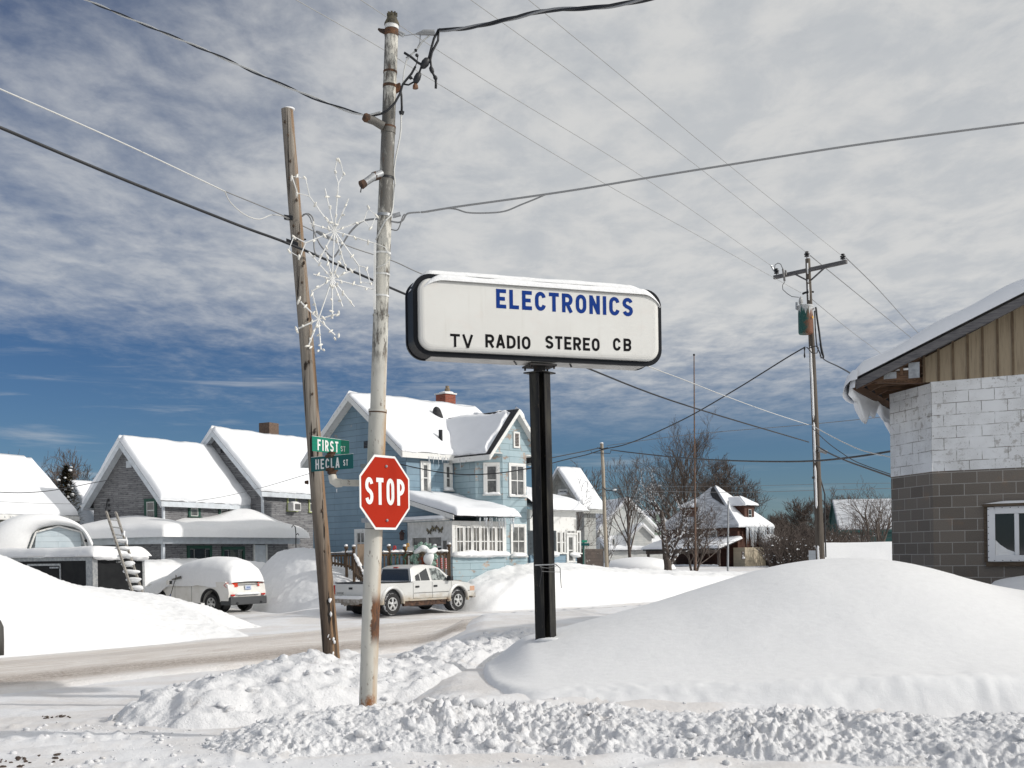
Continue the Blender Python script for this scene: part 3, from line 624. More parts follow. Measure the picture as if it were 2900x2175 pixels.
# ---- white steel pole
m = mat('rusty_white_paint', (0.6, 0.6, 0.58), 0.6); M['whitepole'] = m; nt = m.node_tree
o = ocoord(m); so = nd(nt, 'ShaderNodeSeparateXYZ', {0: o}); zz_ = so.outputs[2]
nx_ = nd(nt, 'ShaderNodeSeparateXYZ', {0: nd(nt, 'ShaderNodeNewGeometry').outputs['Normal']}).outputs[0]
sp1 = noise(nt, scl(nt, o, (1, 1, .28)), 26, 8, .72); sp2 = noise(nt, scl(nt, o, (1, 1, .30)), 3.2, 4, .6); sp3 = noise(nt, scl(nt, o, (1, 1, .16)), 11, 7, .7)
blotch = noise(nt, o, 3.0, 7, .7)
c = mixc(nt, mapr(nt, sp2, .3, .7), (.58, .56, .50), (.44, .43, .39))
hi = mapr(nt, zz_, 3.35, 3.75)                         # above the joint the old paint is grey with soot
g1 = mth(nt, 'MULTIPLY', hi, mapr(nt, mth(nt, 'ADD', sp1, mth(nt, 'MULTIPLY', mth(nt, 'SUBTRACT', sp2, .5), 1.3)), .36, .56))
c = mixc(nt, mth(nt, 'MULTIPLY', g1, .85), c, (.055, .05, .045))
lo_ = mapr(nt, sp1, .60, .64); c = mixc(nt, mth(nt, 'MULTIPLY', lo_, .8), c, (.12, .085, .06))
side = mapr(nt, mth(nt, 'ADD', nx_, mth(nt, 'MULTIPLY', mth(nt, 'SUBTRACT', sp3, .5), 1.5)), .50, .92)
stain = mth(nt, 'MULTIPLY', side, mapr(nt, zz_, 3.75, 3.45))
c = mixc(nt, mth(nt, 'MULTIPLY', stain, mapr(nt, sp2, .35, .75)), c, (.40, .23, .095))
deepr = mth(nt, 'MULTIPLY', mapr(nt, mth(nt, 'ADD', nx_, mth(nt, 'MULTIPLY', mth(nt, 'SUBTRACT', blotch, .5), 2.0)), .12, .34), mth(nt, 'MULTIPLY', mapr(nt, zz_, .55, .72), mapr(nt, zz_, 1.18, 1.02)))
c = mixc(nt, deepr, c, mixc(nt, mapr(nt, sp1, .4, .6), (.055, .028, .018), (.16, .065, .025)))
base_r = mth(nt, 'MULTIPLY', mapr(nt, zz_, .22, .02), mapr(nt, blotch, .50, .62)); c = mixc(nt, base_r, c, (.22, .09, .03))
scab = mth(nt, 'MULTIPLY', mapr(nt, blotch, .66, .69), mapr(nt, zz_, 2.4, 1.8)); c = mixc(nt, scab, c, (.10, .05, .03))
setc(m, c); bump(m, sp1, .25, .006)
DW = 11.75
WPX = [(30, 1111), (60, 1110), (360, 1100), (490, 1094.6), (620, 1089), (880, 1079), (1160, 1070), (1290, 1065.5), (1600, 1055), (1985, 1042), (2030, 1040.5)]
def wp(y, dx=0, dd=0): return P(np.interp(y, [a for a, _ in WPX], [b for _, b in WPX]) + dx, y, DW + dd)
wb = wp(1990); T = thing('steel_pole', 'tall white painted steel pole streaked with rust that carries the stop sign', 'pole', wb)
pw = DW / F
for y0, y1, w in ((2035, 1166, 50), (1160, 892, 43.5), (890, 500, 40.5), (492, 375, 39), (368, 100, 37.5)):
    n = 9; pts = [wp(y0 + (y1 - y0) * i / (n - 1)) for i in range(n)]
    part(MB().tube(pts, w * pw / 2, 40), T, 'pole_section', 'whitepole', smooth=False, auto=40)
def ring(y, w, h, name, m, n=32):
    mb = MB(); mb.tube([wp(y + h / 2), wp(y - h / 2)], w * pw / 2, n); return part(mb, T, name, m, auto=40)
M['ringrust'] = mottled('rust_band', (.05, .033, .025), (.13, .062, .03), 22, .85)
for y, w, h, mm in ((1163, 53, 7, 'whitepole'), (893, 46, 5, 'whitepole'), (1168, 51.5, 4, 'ringrust'), (496, 43, 10, 'whitepole'), (505, 42.6, 5, 'black'), (370, 42, 16, 'whitepole'), (361, 42.5, 5, 'ringrust'), (94, 39.6, 18, 'ringrust'), (76, 39, 14, 'white'), (245, 39.6, 8, 'ringrust'), (205, 39.6, 6, 'ringrust'), (611, 43, 8, 'steel'), (1498, 52, 1.5, 'black')):
    ring(y, w, h, 'clamp_band', mm)
cap = MB(); cap.tube([wp(72), wp(66), wp(56), wp(50), wp(44), wp(39)], [21.5 * pw, 21 * pw, 16 * pw, 13.5 * pw, 13 * pw, 11 * pw], 14)
for k in range(8): a = k * .785; cap.obox(wp(42) + Vector((math.cos(a), math.sin(a), 0)) * 12 * pw, (.02, 0, 0), (0, .02, 0), (0, 0, .035))
part(cap, T, 'pole_cap', mottled('cap_iron', (.045, .04, .03), (.11, .095, .06), 20, .8), auto=35)
# ears and stub arms
mb = MB(); mb.tube([wp(90, -18), wp(86, -32), wp(82, -38)], [.03, .02, .012], 7); part(mb, T, 'pole_ear', 'rust')
mb = MB(); mb.tube([wp(92, 17), wp(98, 25), wp(102, 32), wp(97, 36), wp(93, 28), wp(90, 17)], .014, 6); part(mb, T, 'eye_bolt', 'steel')
mb = MB(); mb.tube([wp(358, -14, -.08), wp(342, -42, -.12), wp(336, -62, -.16)], [.045, .042, .04], 10); a_ = part(mb, T, 'stub_arm', 'whitepole', auto=40)
part(MB().tube([wp(336, -56, -.15), wp(333, -66, -.17), wp(330, -72, -.18)], [.042, .047, .034], 10), T, 'arm_end_cap', 'rust', a_, auto=40)
mb = MB(); mb.tube([wp(492, -14, -.05), wp(499, -34, -.1), wp(516, -58, -.14), wp(522, -66, -.16)], [.042, .042, .038, .036], 10); a_ = part(mb, T, 'stub_arm', 'steel', auto=40)
part(MB().tube([wp(496, -22, -.06), wp(500, -36, -.1)], [.047, .047], 10), T, 'arm_coupling', 'rust', a_, auto=40)
part(MB().tube([wp(518, -60, -.15), wp(524, -70, -.17)], [.04, .046], 10), T, 'arm_end_cap', 'rust', a_, auto=40)
part(MB().tube([wp(528, -69, -.17), wp(545, -71, -.17)], .006, 5), T, 'hanging_wire', 'cable', a_)
part(MB().obox(wp(250, 22), (.07, 0, .035), (0, .04, 0), (-.025, 0, .07)), T, 'rusty_bracket', mottled('orange_rust', (.15, .065, .03), (.07, .035, .02), 14, .8))
# horizontal arm that carries the street name blades
HB = P(941, 1366, 11.6)
mb = MB(); mb.tube([wp(1368, -18), P(1000, 1368, 11.66), P(962, 1367, 11.62)], 9.5 * pw, 14); a_ = part(mb, T, 'sign_arm', 'whitepole', auto=40)
mb = MB(); mb.tube([P(968, 1368, 11.62), P(955, 1368, 11.6), P(944, 1361, 11.6), P(941, 1348, 11.6), P(940, 1344, 11.6)], [11.5 * pw, 13 * pw, 12.5 * pw, 11.5 * pw, 10 * pw], 14); part(mb, T, 'elbow', 'whitepole', a_, auto=40)
mb = MB(); mb.tube([P(953, 1384, 11.6), P(953.5, 1390, 11.6), P(954, 1396, 11.6)], [.007, .005, .001], 6); part(mb, T, 'icicle', 'ice', a_, smooth=True)
mb = MB(); mb.tube([P(940, 1352, 11.6), P(940, 1344, 11.6), P(940, 1342, 11.6), P(940, 1332, 11.6), P(940, 1330, 11.6), P(940, 1326, 11.6)], [.032, .032, .045, .05, .062, .062], 14)
for k in range(4): a = k * 1.57 + .5; mb.tube([P(940, 1333, 11.6) + Vector((math.cos(a), math.sin(a), 0)) * .04, P(940, 1333, 11.6) + Vector((math.cos(a), math.sin(a), 0)) * .065], .008, 6)
part(mb, T, 'blade_socket', 'rust', a_, auto=40)
part(MB().tube([P(938, 1296, 11.6), P(938, 1290, 11.6), P(938, 1287, 11.6), P(938, 1280, 11.6)], [.065, .062, .04, .05], 12), T, 'blade_socket', 'rust', a_, auto=40)
# pale flex hanging down the pole
def cable(name, label, pts, d0, d1, r, m, cat='cable', n=6, group=None, sub=6, twist=0, cols=None):
    """pts in picture pixels; the distance runs from d0 to d1 (1/d linear in x)"""
    x0, x1 = pts[0][0], pts[-1][0]; q = []
    L = [0]
    for i in range(1, len(pts)): L.append(L[-1] + math.hypot(pts[i][0] - pts[i - 1][0], pts[i][1] - pts[i - 1][1]))
    def cr_(i, t):
        p = [pts[max(0, min(len(pts) - 1, i + k))] for k in (-1, 0, 1, 2)]
        return [.5 * ((2 * p[1][a]) + (-p[0][a] + p[2][a]) * t + (2 * p[0][a] - 5 * p[1][a] + 4 * p[2][a] - p[3][a]) * t * t + (-p[0][a] + 3 * p[1][a] - 3 * p[2][a] + p[3][a]) * t ** 3) for a in (0, 1)]
    for i in range(len(pts) - 1):
        for k in range(sub):
            t = k / sub; x, y = cr_(i, t); s = (L[i] + (L[i + 1] - L[i]) * t) / L[-1]; q.append(P(x, y, 1 / ((1 - s) / d0 + s / d1)))
    q.append(P(*pts[-1], d1))
    T_ = thing(name, label, cat, q[0], 0, group)
    if twist:
        dense = []
        for i in range(len(q) - 1):
            nn = max(2, int((q[i + 1] - q[i]).length / .09))
            dense += [q[i].lerp(q[i + 1], k / nn) for k in range(nn)]
        dense.append(q[-1]); s = [0]
        for i in range(1, len(dense)): s.append(s[-1] + (dense[i] - dense[i - 1]).length)
        for k in range(twist):
            pp = []
            for i, p in enumerate(dense):
                dd = (dense[min(i + 1, len(dense) - 1)] - dense[max(i - 1, 0)]).normalized(); x = dd.cross(Vector((0, 0, 1))).normalized(); y = x.cross(dd)
                a = s[i] * 5.2 + k * 6.283 / twist; pp.append(p + (x * math.cos(a) + y * math.sin(a)) * r * 1.05)
            part(MB().tube(pp, r, n), T_, 'strand', (cols or [m] * twist)[k], smooth=True)
    else: part(MB().tube(q, r, n), T_, 'strand', m, smooth=True)
    return T_
part(MB().tube([wp(320, 36), wp(336, 35), wp(360, 36), wp(390, 34), wp(420, 29), wp(450, 24), wp(482, 21), wp(498, 22), wp(520, 26), wp(530, 24), wp(520, 22), wp(560, 23), wp(590, 22), wp(610, 18, -.06), wp(625, 2, -.09), wp(650, -10, -.09), wp(680, -22, -.05)], .009, 6), T, 'hanging_flex', 'cablewhite', smooth=True)
part(MB().tube([wp(316, 36), wp(324, 36)], [.03, .022], 8), T, 'plug', 'cable')
part(MB().tube([wp(236, 27), wp(270, 34), wp(300, 36), wp(316, 36)], .013, 6), T, 'flex_lead', 'cable', smooth=True)
mb = MB()
for y, w in ((718, 42), (778, 41), (839, 41)): mb.tube([wp(y + 2.5), wp(y - 2.5)], w * pw / 2 + .004, 30)
part(mb, T, 'strap', 'white', auto=40)

# ---- hanging tangle of spliced service leads at the head of the white pole
q = lambda x, y, d=11.6: P(750 + x / 3.318, y / 3.318, d)
T = thing('cable_splices', 'tangle of black spliced service leads with taped joints hanging right of the white pole head', 'cable', q(1600, 300))
for nm, pts, r, mm in (('lead', [(1630, 285), (1590, 360), (1565, 450), (1540, 550)], .013, 'cable'), ('lead', [(1632, 290), (1628, 380), (1570, 490), (1556, 560), (1565, 640), (1580, 690), (1600, 730)], .013, 'cable'), ('lead', [(1606, 745), (1608, 790), (1606, 830)], .014, 'cable'), ('lead', [(1310, 495), (1380, 540), (1440, 590), (1470, 605)], .013, 'cable'),
    ('lead', [(1470, 630), (1452, 680)], .011, 'cable'), ('lead', [(1300, 790), (1350, 798), (1400, 770)], .009, 'cable'), ('lead', [(1415, 625), (1380, 690), (1330, 750), (1295, 795), (1270, 880), (1220, 970), (1150, 1040), (1090, 1070)], .012, 'cable'), ('lead', [(1550, 330), (1480, 390), (1440, 450), (1380, 510), (1330, 570), (1305, 680), (1298, 780), (1285, 840)], .008, 'cablewhite'),
    ('lead', [(1460, 330), (1458, 400), (1420, 480), (1325, 545)], .006, 'cablegrey'), ('lead', [(1440, 520), (1430, 580), (1415, 625)], .005, 'cable'), ('lead', [(1370, 730), (1400, 745), (1410, 780)], .006, 'cable')):
    part(MB().tube([q(*p) for p in pts], r, 6), T, nm, mm, smooth=True)
def pod(T, a, b, r, m, n='splice_cover'): a, b = Vector(a), Vector(b); return part(MB().tube([a, a.lerp(b, .15), a.lerp(b, .5), a.lerp(b, .85), b], [r * .35, r * .8, r, r * .8, r * .35], 9), T, n, m, smooth=True)
pod(T, q(1538, 548), q(1474, 640), .042, 'cable'); pod(T, q(1456, 680), q(1410, 785), .036, 'cable'); pod(T, q(1555, 625), q(1580, 690), .024, 'cable'); pod(T, q(1592, 710), q(1612, 752), .022, 'cable'); pod(T, q(1440, 510), q(1418, 530), .02, 'cable'); pod(T, q(1362, 722), q(1380, 742), .02, 'cable')
pod(T, q(1408, 480), q(1428, 466), .018, 'cable'); part(MB().tube([q(1412, 785), q(1414, 800), q(1416, 832)], [.014, .026, .03], 8), T, 'wire_connector', mottled('brown_plastic', (.16, .07, .03), (.10, .05, .03), 8, .5))
part(MB().tube([q(1420, 320), q(1470, 312), q(1490, 305), q(1595, 308)], [.008, .022, .028, .03], 6), T, 'dead_end_clamp', 'cablegrey', auto=40)
part(MB().tube([q(1310, 335), q(1420, 320)], .005, 5), T, 'bail_wire', 'cablegrey')

# ---- leaning wooden pole
m = mat('weathered_pole_wood', (.22, .17, .13), .85); M['polewood'] = m; nt = m.node_tree; o = ocoord(m); so = nd(nt, 'ShaderNodeSeparateXYZ', {0: o})
gr = noise(nt, scl(nt, o, (1, 1, .035)), 30, 7, .7, .3); kn = noise(nt, scl(nt, o, (1, 1, .45)), 4.2, 5, .6); crk = noise(nt, scl(nt, o, (1, 1, .03), (3, 1, 0)), 17, 5, .6, .5)
nx_ = nd(nt, 'ShaderNodeSeparateXYZ', {0: nd(nt, 'ShaderNodeNewGeometry').outputs['Normal']}).outputs[0]
up = mapr(nt, so.outputs[2], .4, 3.6)
c = mixc(nt, mapr(nt, gr, .3, .7), mixc(nt, up, (.135, .10, .072), (.30, .272, .235)), mixc(nt, up, (.06, .04, .028), (.16, .138, .115)))
c = mixc(nt, mth(nt, 'MULTIPLY', mapr(nt, nx_, .45, .85), mapr(nt, gr, .35, .6)), c, (.22, .135, .075))
c = mixc(nt, mapr(nt, kn, .66, .71), c, (.025, .018, .013)); c = mixc(nt, mapr(nt, crk, .585, .62), c, (.018, .013, .01))
setc(m, c); bump(m, mth(nt, 'ADD', gr, mth(nt, 'MULTIPLY', mapr(nt, crk, .68, .6), .8)), .8, .02)
DP = 15.5
WX = [(305, 813), (600, 836), (1000, 871), (1391, 899), (1700, 925), (1862, 938), (1900, 941)]
def wq(y, dx=0, dd=0): return P(np.interp(y, [a for a, _ in WX], [b for _, b in WX]) + dx, y, DP + dd)
T = thing('wooden_pole', 'weathered bare wooden pole leaning left, cut off flat at the top', 'pole', wq(1862))
pr = DP / F; n = 40; mb = MB(); rows = []
for i in range(n):
    y = 1905 + (310 - 1905) * i / (n - 1); c0 = wq(y); r = np.interp(y, [310, 1000, 1400, 1905], [16.6, 19.8, 20.5, 24]) * pr; row = []
    for k in range(29):
        a = 2 * math.pi * (k % 28) / 28; rr = r * (1 + .035 * math.sin(3 * a + i * .12) + .02 * math.sin(7 * a + 1))
        if y > 1600: rr *= 1 - .30 * math.exp(-((math.atan2(math.sin(a + .75), math.cos(a + .75))) / .16) ** 2) * min(1, (y - 1600) / 120)
        row.append(c0 + Vector((math.cos(a), math.sin(a), 0)) * rr)
    rows.append(row)
mb.grid(rows); mb.poly([rows[-1][k] for k in range(28)]); part(mb, T, 'pole_shaft', 'polewood', auto=60)
mb = MB(); mb.blob(wq(308, 3), (.085, .085, .022), 5, 2, .15); part(mb, T, 'snow_cap', 'snow', smooth=True)
M['knot'] = mottled('knot_wood', (.03, .02, .014), (.09, .06, .04), 30, .9)
rnd = random.Random(3)
for y, dx in ((345, -10), (455, -2), (383, -3), (505, -9), (566, 7), (800, 3), (860, 8), (716, -4), (752, 8), (744, 12), (905, 10), (1024, 2), (1115, 6), (1330, -18), (1423, -16), (1447, 8), (1560, 6), (1650, -6), (985, 7), (640, -8), (660, 6)):
    mb = MB(); mb.blob(wq(y, dx, -.001 - math.sqrt(max(0, .095 ** 2 - (dx * pr) ** 2))), (.016, .012, .024), rnd.randrange(999), 1, .3); part(mb, T, 'knot', 'knot')
mb = MB(); mb.obox(wq(617, -20, -.06), (.12, 0, -.02), (0, .05, 0), (0, 0, .06)); part(mb, T, 'cable_clamp', 'black')
mb = MB(); mb.obox(wq(688, -15, -.07), (.16, 0, -.06), (0, .07, 0), (0, 0, .05)); mb.tube([wq(678, 0, -.1), wq(678, 0, .14), wq(678, 24, .14)], .012, 6); part(mb, T, 'cable_clamp', 'black')
mb = MB(); mb.tube([wq(1366, -24), wq(1366, -34)], [.03, .02], 8); part(mb, T, 'bolt', 'rust')
mb = MB()
for y, dx in ((1812, 0), (1810, 10), (1818, 12), (1800, -2), (1850, 6), (1856, -4), (1740, 9), (1700, 10)): mb.blob(wq(y, dx, -.09), (.022, .03, .035), int(y), 1, .4)
part(mb, T, 'stuck_snow', 'snow', smooth=True)

# ---- stop sign
SC = P(1091, 1395, 11.6); YS = R(54.5)
T = thing('stop_sign', 'red octagonal stop sign with white border bolted to the white pole', 'sign', SC, YS); Fs = Face(T, (0, 0), (1, 0))
def octo(a): t = a * math.tan(math.pi / 8); return [(-t, a), (t, a), (a, t), (a, -t), (t, -a), (-t, -a), (-a, -t), (-a, t)]
def plate(name, pts, w0, w1, m, parent=None, Fc=Fs, bev=0.0): return MB().prism([Fc.pt(u, z, w0) for u, z in pts], Fc.n * (w1 - w0)).build(name, m, parent or Fc.T, bevel=bev)
M['signwhite'] = mat('reflective_white', (.74, .74, .72), .35); m = mat('reflective_red', (.30, .018, .006), .45, 0, .15); M['signred'] = m; nt = m.node_tree
u, z, uv = wallcoord(m); wv = nd(nt, 'ShaderNodeTexWave', {'Vector': scl(nt, uv, (1, 1, 1)), 'Scale': 22.0, 'Distortion': 0.0}, bands_direction='X').outputs['Fac'] if False else mth(nt, 'FRACT', mth(nt, 'MULTIPLY', u, 62.0))
setc(m, mixc(nt, mth(nt, 'MULTIPLY', mapr(nt, wv, .7, .95), mapr(nt, z, .0, .25)), (.34, .017, .003), (.28, .014, .002)))
plate('sign_plate', octo(.381), -.004, 0, 'signwhite'); plate('sign_face', octo(.358), .0005, .0025, 'signred')
text('lettering', 'STOP', 'signwhite', T, Fs.pt(-.303, -.128, .005), Fs.d, (0, 0, 1), .275, .60, .16, .165)
mb = MB()
for z in (.27, -.285): mb.lathe([(.014, 0), (.014, .012), (.007, .02)], Fs.pt(.012, z, .003), 10, Matrix(((1, 0, 0), (0, 0, -1), (0, 1, 0))))
mb.build('bolts', 'steel', T)
mb = MB()
for z in (.27, -.285): Fs.box(mb, -.19, .16, z - .022, z + .022, -.16, -.006)
mb.build('mounting_bracket', 'steel', T)

# ---- street name blades
M['signgreen'] = mottled('street_sign_green', (.004, .20, .125), (.004, .16, .10), 18, .35, 0, (.2, .2, 3))
M['signgreen_shade'] = mat('shaded_street_sign_green', (.0, .085, .085), .4)  # same sign green with shade painted in, for blades turned from the sun
def blade(px, py, d, yaw, w, h, mm, label, words):
    T = thing('street_sign', label, 'sign', P(px, py, d), yaw); Fc = Face(T, (0, 0), (1, 0))
    MB().box(-w / 2, w / 2, -.002, .002, -h / 2, h / 2).build('sign_plate', mm, T)
    bd = MB(); e = .004
    Fc.box(bd, -w / 2, w / 2, h / 2, h / 2 + .003, -.003, .003); bd.build('sign_edge', 'signwhite', T)
    for s, u, z, hh, ww in words: text('lettering', s, 'signwhite', T, Fc.pt(u, z, .0035), Fc.d, (0, 0, 1), hh, ww, .17, .22)
    return T
blade(937.5, 1262.5, 11.6, R(60.5), .60, .150, 'signgreen', 'bright green FIRST ST street name blade, the upper one of the two', (('FIRST', -.22, -.062, .112, .335), ('ST', .155, -.045, .056, .075)))
blade(940, 1311, 11.57, R(-36), .60, .148, 'signgreen_shade', 'shaded green HECLA ST street name blade, the lower one of the two', (('HECLA', -.235, -.055, .104, .345), ('ST', .165, -.040, .062, .065)))

# ---- big electronics shop sign on its black post
BP = P(1546, 1812, 16.0); YE = R(19.6)
T = thing('shop_sign', 'large illuminated-box ELECTRONICS sign with rounded corners on a black steel post, snow along its top', 'sign', BP, YE)
Fe = Face(T, (-.02, -.20), (1, 0))
uL = Fe.px(1183, 900)[0]; uR = Fe.px(1862, 930)[0]; zT = (Fe.px(1240, 797)[1] + Fe.px(1800, 824)[1]) / 2; zB = (Fe.px(1240, 1003)[1] + Fe.px(1800, 1015)[1]) / 2
def rrect(u0, u1, z0, z1, r, n=9):
    o = []
    for cx, cz, a0 in ((u1 - r, z1 - r, 0), (u0 + r, z1 - r, 90), (u0 + r, z0 + r, 180), (u1 - r, z0 + r, 270)):
        for k in range(n): a = R(a0 + 90 * k / (n - 1)); o.append((cx + r * math.cos(a), cz + r * math.sin(a)))
    return o
M['navy'] = mat('sign_frame_black', (.006, .0075, .011), .5, 0, .15)
e = .052; body = rrect(uL - e, uR + e, zB - e, zT + e, .235)
plate('cabinet', body, -.40, -.03, 'navy', Fc=Fe)
def ringp(name, r0, r1, w0, w1, m):
    mb = MB(); n = len(r0)
    for i in range(n):
        j = (i + 1) % n; a, b, c_, d_ = r0[i], r0[j], r1[j], r1[i]
        A = [Fe.pt(*a, w1), Fe.pt(*b, w1), Fe.pt(*c_, w1), Fe.pt(*d_, w1)]; B = [Fe.pt(*a, w0), Fe.pt(*b, w0), Fe.pt(*c_, w0), Fe.pt(*d_, w0)]
        mb.add(A + B, [(0, 1, 2, 3), (0, 4, 5, 1), (2, 6, 7, 3)])
    return mb.build(name, m, T)
ringp('front_rim', rrect(uL - e - .012, uR + e + .012, zB - e - .012, zT + e + .012, .245), rrect(uL, uR, zB, zT, .185), -.05, 0, 'navy')
ringp('back_rim', rrect(uL - e - .012, uR + e + .012, zB - e - .012, zT + e + .012, .245), rrect(uL, uR, zB, zT, .185), -.42, -.37, 'navy')
bp_ = MB(); Fe.box(bp_, uL + .20, uR - .20, zB - e - .016, zB - e - .004, -.40, -.055); bp_.build('bottom_panel', mottled('grey_sheet', (.55, .54, .52), (.44, .43, .41), 4, .5), T)
M['signface'] = mottled('sign_acrylic', (.66, .655, .625), (.62, .615, .59), 1.1, .3, 0, (1, 1, 1), 0, .3, .7, .5)
mb = MB(); prof = [(0.0, .0), (.006, .035), (.022, .055), (.05, .066), (.075, .070)]; loops = [[Fe.pt(a, b, w_) for a, b in rrect(uL + q_, uR - q_, zB + q_, zT - q_, .185 - q_)] for q_, w_ in prof]
for A, B in zip(loops[:-1], loops[1:]):
    n = len(A); mb.add(A + B, [(i, (i + 1) % n, n + (i + 1) % n, n + i) for i in range(n)])
_m = M['signface']; _t = _m.node_tree; _u, _z, _uv = wallcoord(_m); _r = noise(_t, scl(_t, _uv, (5, .35, 1)), 2.2, 5, .65); _g = noise(_t, scl(_t, _uv, (1.6, 2.6, 1), (2, 1, 0)), 2.0, 3, .5)
_c = mixc(_t, mapr(_t, noise(_t, _uv, .9, 4, .6), .35, .65), (.66, .655, .625), (.63, .622, .592)); _c = mixc(_t, mth(_t, 'MULTIPLY', mapr(_t, _r, .55, .75), .16), _c, (.42, .39, .33)); setc(_m, mixc(_t, mth(_t, 'MULTIPLY', mapr(_t, _g, .56, .68), .10), _c, (.62, .50, .46)))
mb.poly(loops[-1]); fp = mb.build('sign_face', 'signface', T, auto=50)
M['blue'] = mat('blue_lettering', (.004, .034, .20), .6, 0, .1); M['blackl'] = mat('black_lettering', (.006, .006, .007), .7, 0, .1)
def word(s, a, b, m, bold):
    (u0, z0), (u1, z1) = Fe.px(*a, .071), Fe.px(*b, .071); d_ = (z1 - z0)
    text('lettering', s, m, T, Fe.pt(u0, z0, .0725), Fe.d, (0, 0, 1), d_, u1 - u0, bold)
zq = lambda x, y: (1100 + x / 2.602, 720 + y / 2.602)
def word2(s, x0, yb0, x1, yt1, yb1, m, bold):
    (u0, z0) = Fe.px(*zq(x0, yb0), .071); (u1, z1) = Fe.px(*zq(x1, yb1), .071); zt = Fe.px(*zq(x1, yt1), .071)[1]
    text('lettering', s, m, T, Fe.pt(u0, (z0 + z1) / 2, .0725), Fe.d, (0, 0, 1), zt - z1, u1 - u0, .20 if s != 'TV' else .19, {'ELECTRONICS': .175, 'TV': .20, 'RADIO': .15, 'STEREO': .15, 'CB': .24}[s])
_space = 1.12
def spaced(s): return s
word2('ELECTRONICS', 795, 413, 1802, 308, 444, 'blue', .040)
word2('TV', 456, 684, 624, 592, 688, 'blackl', .042); word2('RADIO', 715, 690, 1048, 603, 699, 'blackl', .042); word2('STEREO', 1157, 700, 1557, 616, 711, 'blackl', .042); word2('CB', 1656, 711, 1790, 622, 715, 'blackl', .042)
# snow on the sign: one roll along the cabinet, one lip along the face
def roll(name, u0, u1, z, w0, w1, h, dropl, dropr, seed):
    n = 90; rows = []
    for i in range(n):
        t = i / (n - 1); u = u0 + (u1 - u0) * t; zz = z - dropl * max(0, 1 - (u - u0) / .3) ** 2 - dropr * max(0, 1 - (u1 - u) / .3) ** 2
        k = min(1, math.sqrt(max(0, min(t, 1 - t) * 14))); hh = h * k * (1 + .25 * float(fbm(np.array(u * 2.2), np.array(seed * 1.0), seed, 3))); row = []
        for j in range(11):
            a = math.pi * j / 10; row.append(Fe.pt(u, zz + hh * math.sin(a) ** .8, (w0 + w1) / 2 + (w1 - w0) / 2 * math.cos(a) * (0.3 + .7 * k)))
        rows.append(row)
    return MB().grid(rows).build(name, 'snow', T, True)
roll('top_snow', uL - .055, uR - .12, zT + e + .004, -.41, -.035, .105, .20, .0, 4); roll('top_snow', uL + .05, uR + .03, zT - .035, -.02, .105, .085, .12, .16, 9)
# post: a cruciform column of rolled steel with a plate and a neck
M['darkrust'] = mottled('dark_rust', (.018, .016, .016), (.07, .032, .018), 12, .7, 0, (1, 1, 1), .2, .5, .75)
M['postblack'] = m = mat('chipped_black_paint', (.010, .010, .011), .45, 0, .25); nt = m.node_tree
nn = noise(nt, scl(nt, ocoord(m), (1, 1, .25)), 30, 7, .75); n2_ = noise(nt, scl(nt, ocoord(m), (1, 1, .12)), 9, 5, .6)
setc(m, mixc(nt, mapr(nt, nn, .62, .66), mixc(nt, mapr(nt, n2_, .45, .7), (.010, .010, .011), (.045, .042, .034)), (.09, .07, .045))); bump(m, nn, .3, .004)
zN = Fe.px(1528, 1030)[1]; zc_ = Fe.px(1528, 1052)[1]; rot = Matrix.Rotation(R(34), 3, 'Z')
mb = MB(); H = zc_ + .6; lean = Vector((-.0, 0, 0))
topc = Vector((Fe.px(1528, 1052, -.2)[0] - .02, 0, 0))
def leanbox(cx, cy, sx_, sy_, z0, z1):
    vs = []
    for z in (z0, z1):
        l = topc * (z / zc_)
        for i, j in ((-.5, -.5), (.5, -.5), (.5, .5), (-.5, .5)): vs.append(rot @ Vector((cx + sx_ * i, cy + sy_ * j, 0)) + l + Vector((0, 0, z)))
    mb.add(vs, [(0, 3, 2, 1), (4, 5, 6, 7), (0, 1, 5, 4), (1, 2, 6, 5), (2, 3, 7, 6), (3, 0, 4, 7)])
leanbox(0, 0, .012, .236, -.6, zc_); leanbox(.065, 0, .118, .012, -.6, zc_); leanbox(-.065, 0, .118, .012, -.6, zc_)
for cx, cy, a, b in ((0, -.125, .15, .014), (0, .125, .15, .014), (.131, 0, .014, .15), (-.131, 0, .014, .15)): leanbox(cx, cy, a, b, -.6, zc_)
mb.build('post', 'postblack', T, bevel=.004, seg=1)
mb = MB(); leanbox(0, 0, .33, .33, zc_ + .001, zc_ + .02); mb.build('cap_plate', 'postblack', T, bevel=.004)
mb = MB(); c0 = topc * 1.0 + Vector((0, 0, zc_ + .02)); mb.tube([c0, Vector((c0.x, c0.y, zN - .012))], .085, 20); mb.build('neck', 'darkrust', T, auto=40)
mb = MB(); mb.box(c0.x - .2, c0.x + .2, -.17, .17, zN - .014, zN + .01)
for i in (-1, 1):
    for j in (-1, 1): mb.tube([Vector((c0.x + i * .17, j * .13, zN - .05)), Vector((c0.x + i * .17, j * .13, zN))], .014, 6)
mb.build('mounting_plate', 'darkrust', T)
mb = MB()
for s_ in (-1, 1):
    for k in range(3): mb.tube([Vector((c0.x + s_ * .42 + .05 * k, -.12 + .1 * k, zB - e - .03)), Vector((c0.x + s_ * .42 + .05 * k, -.12 + .1 * k, zB - e - .012))], .014, 6)
mb.build('bolts', 'black', T)
mb = MB(); mb.blob((.02, -.1, .0), (.24, .2, .035), 3, 2, .25); mb.build('snow_at_foot', 'drift', T, True)
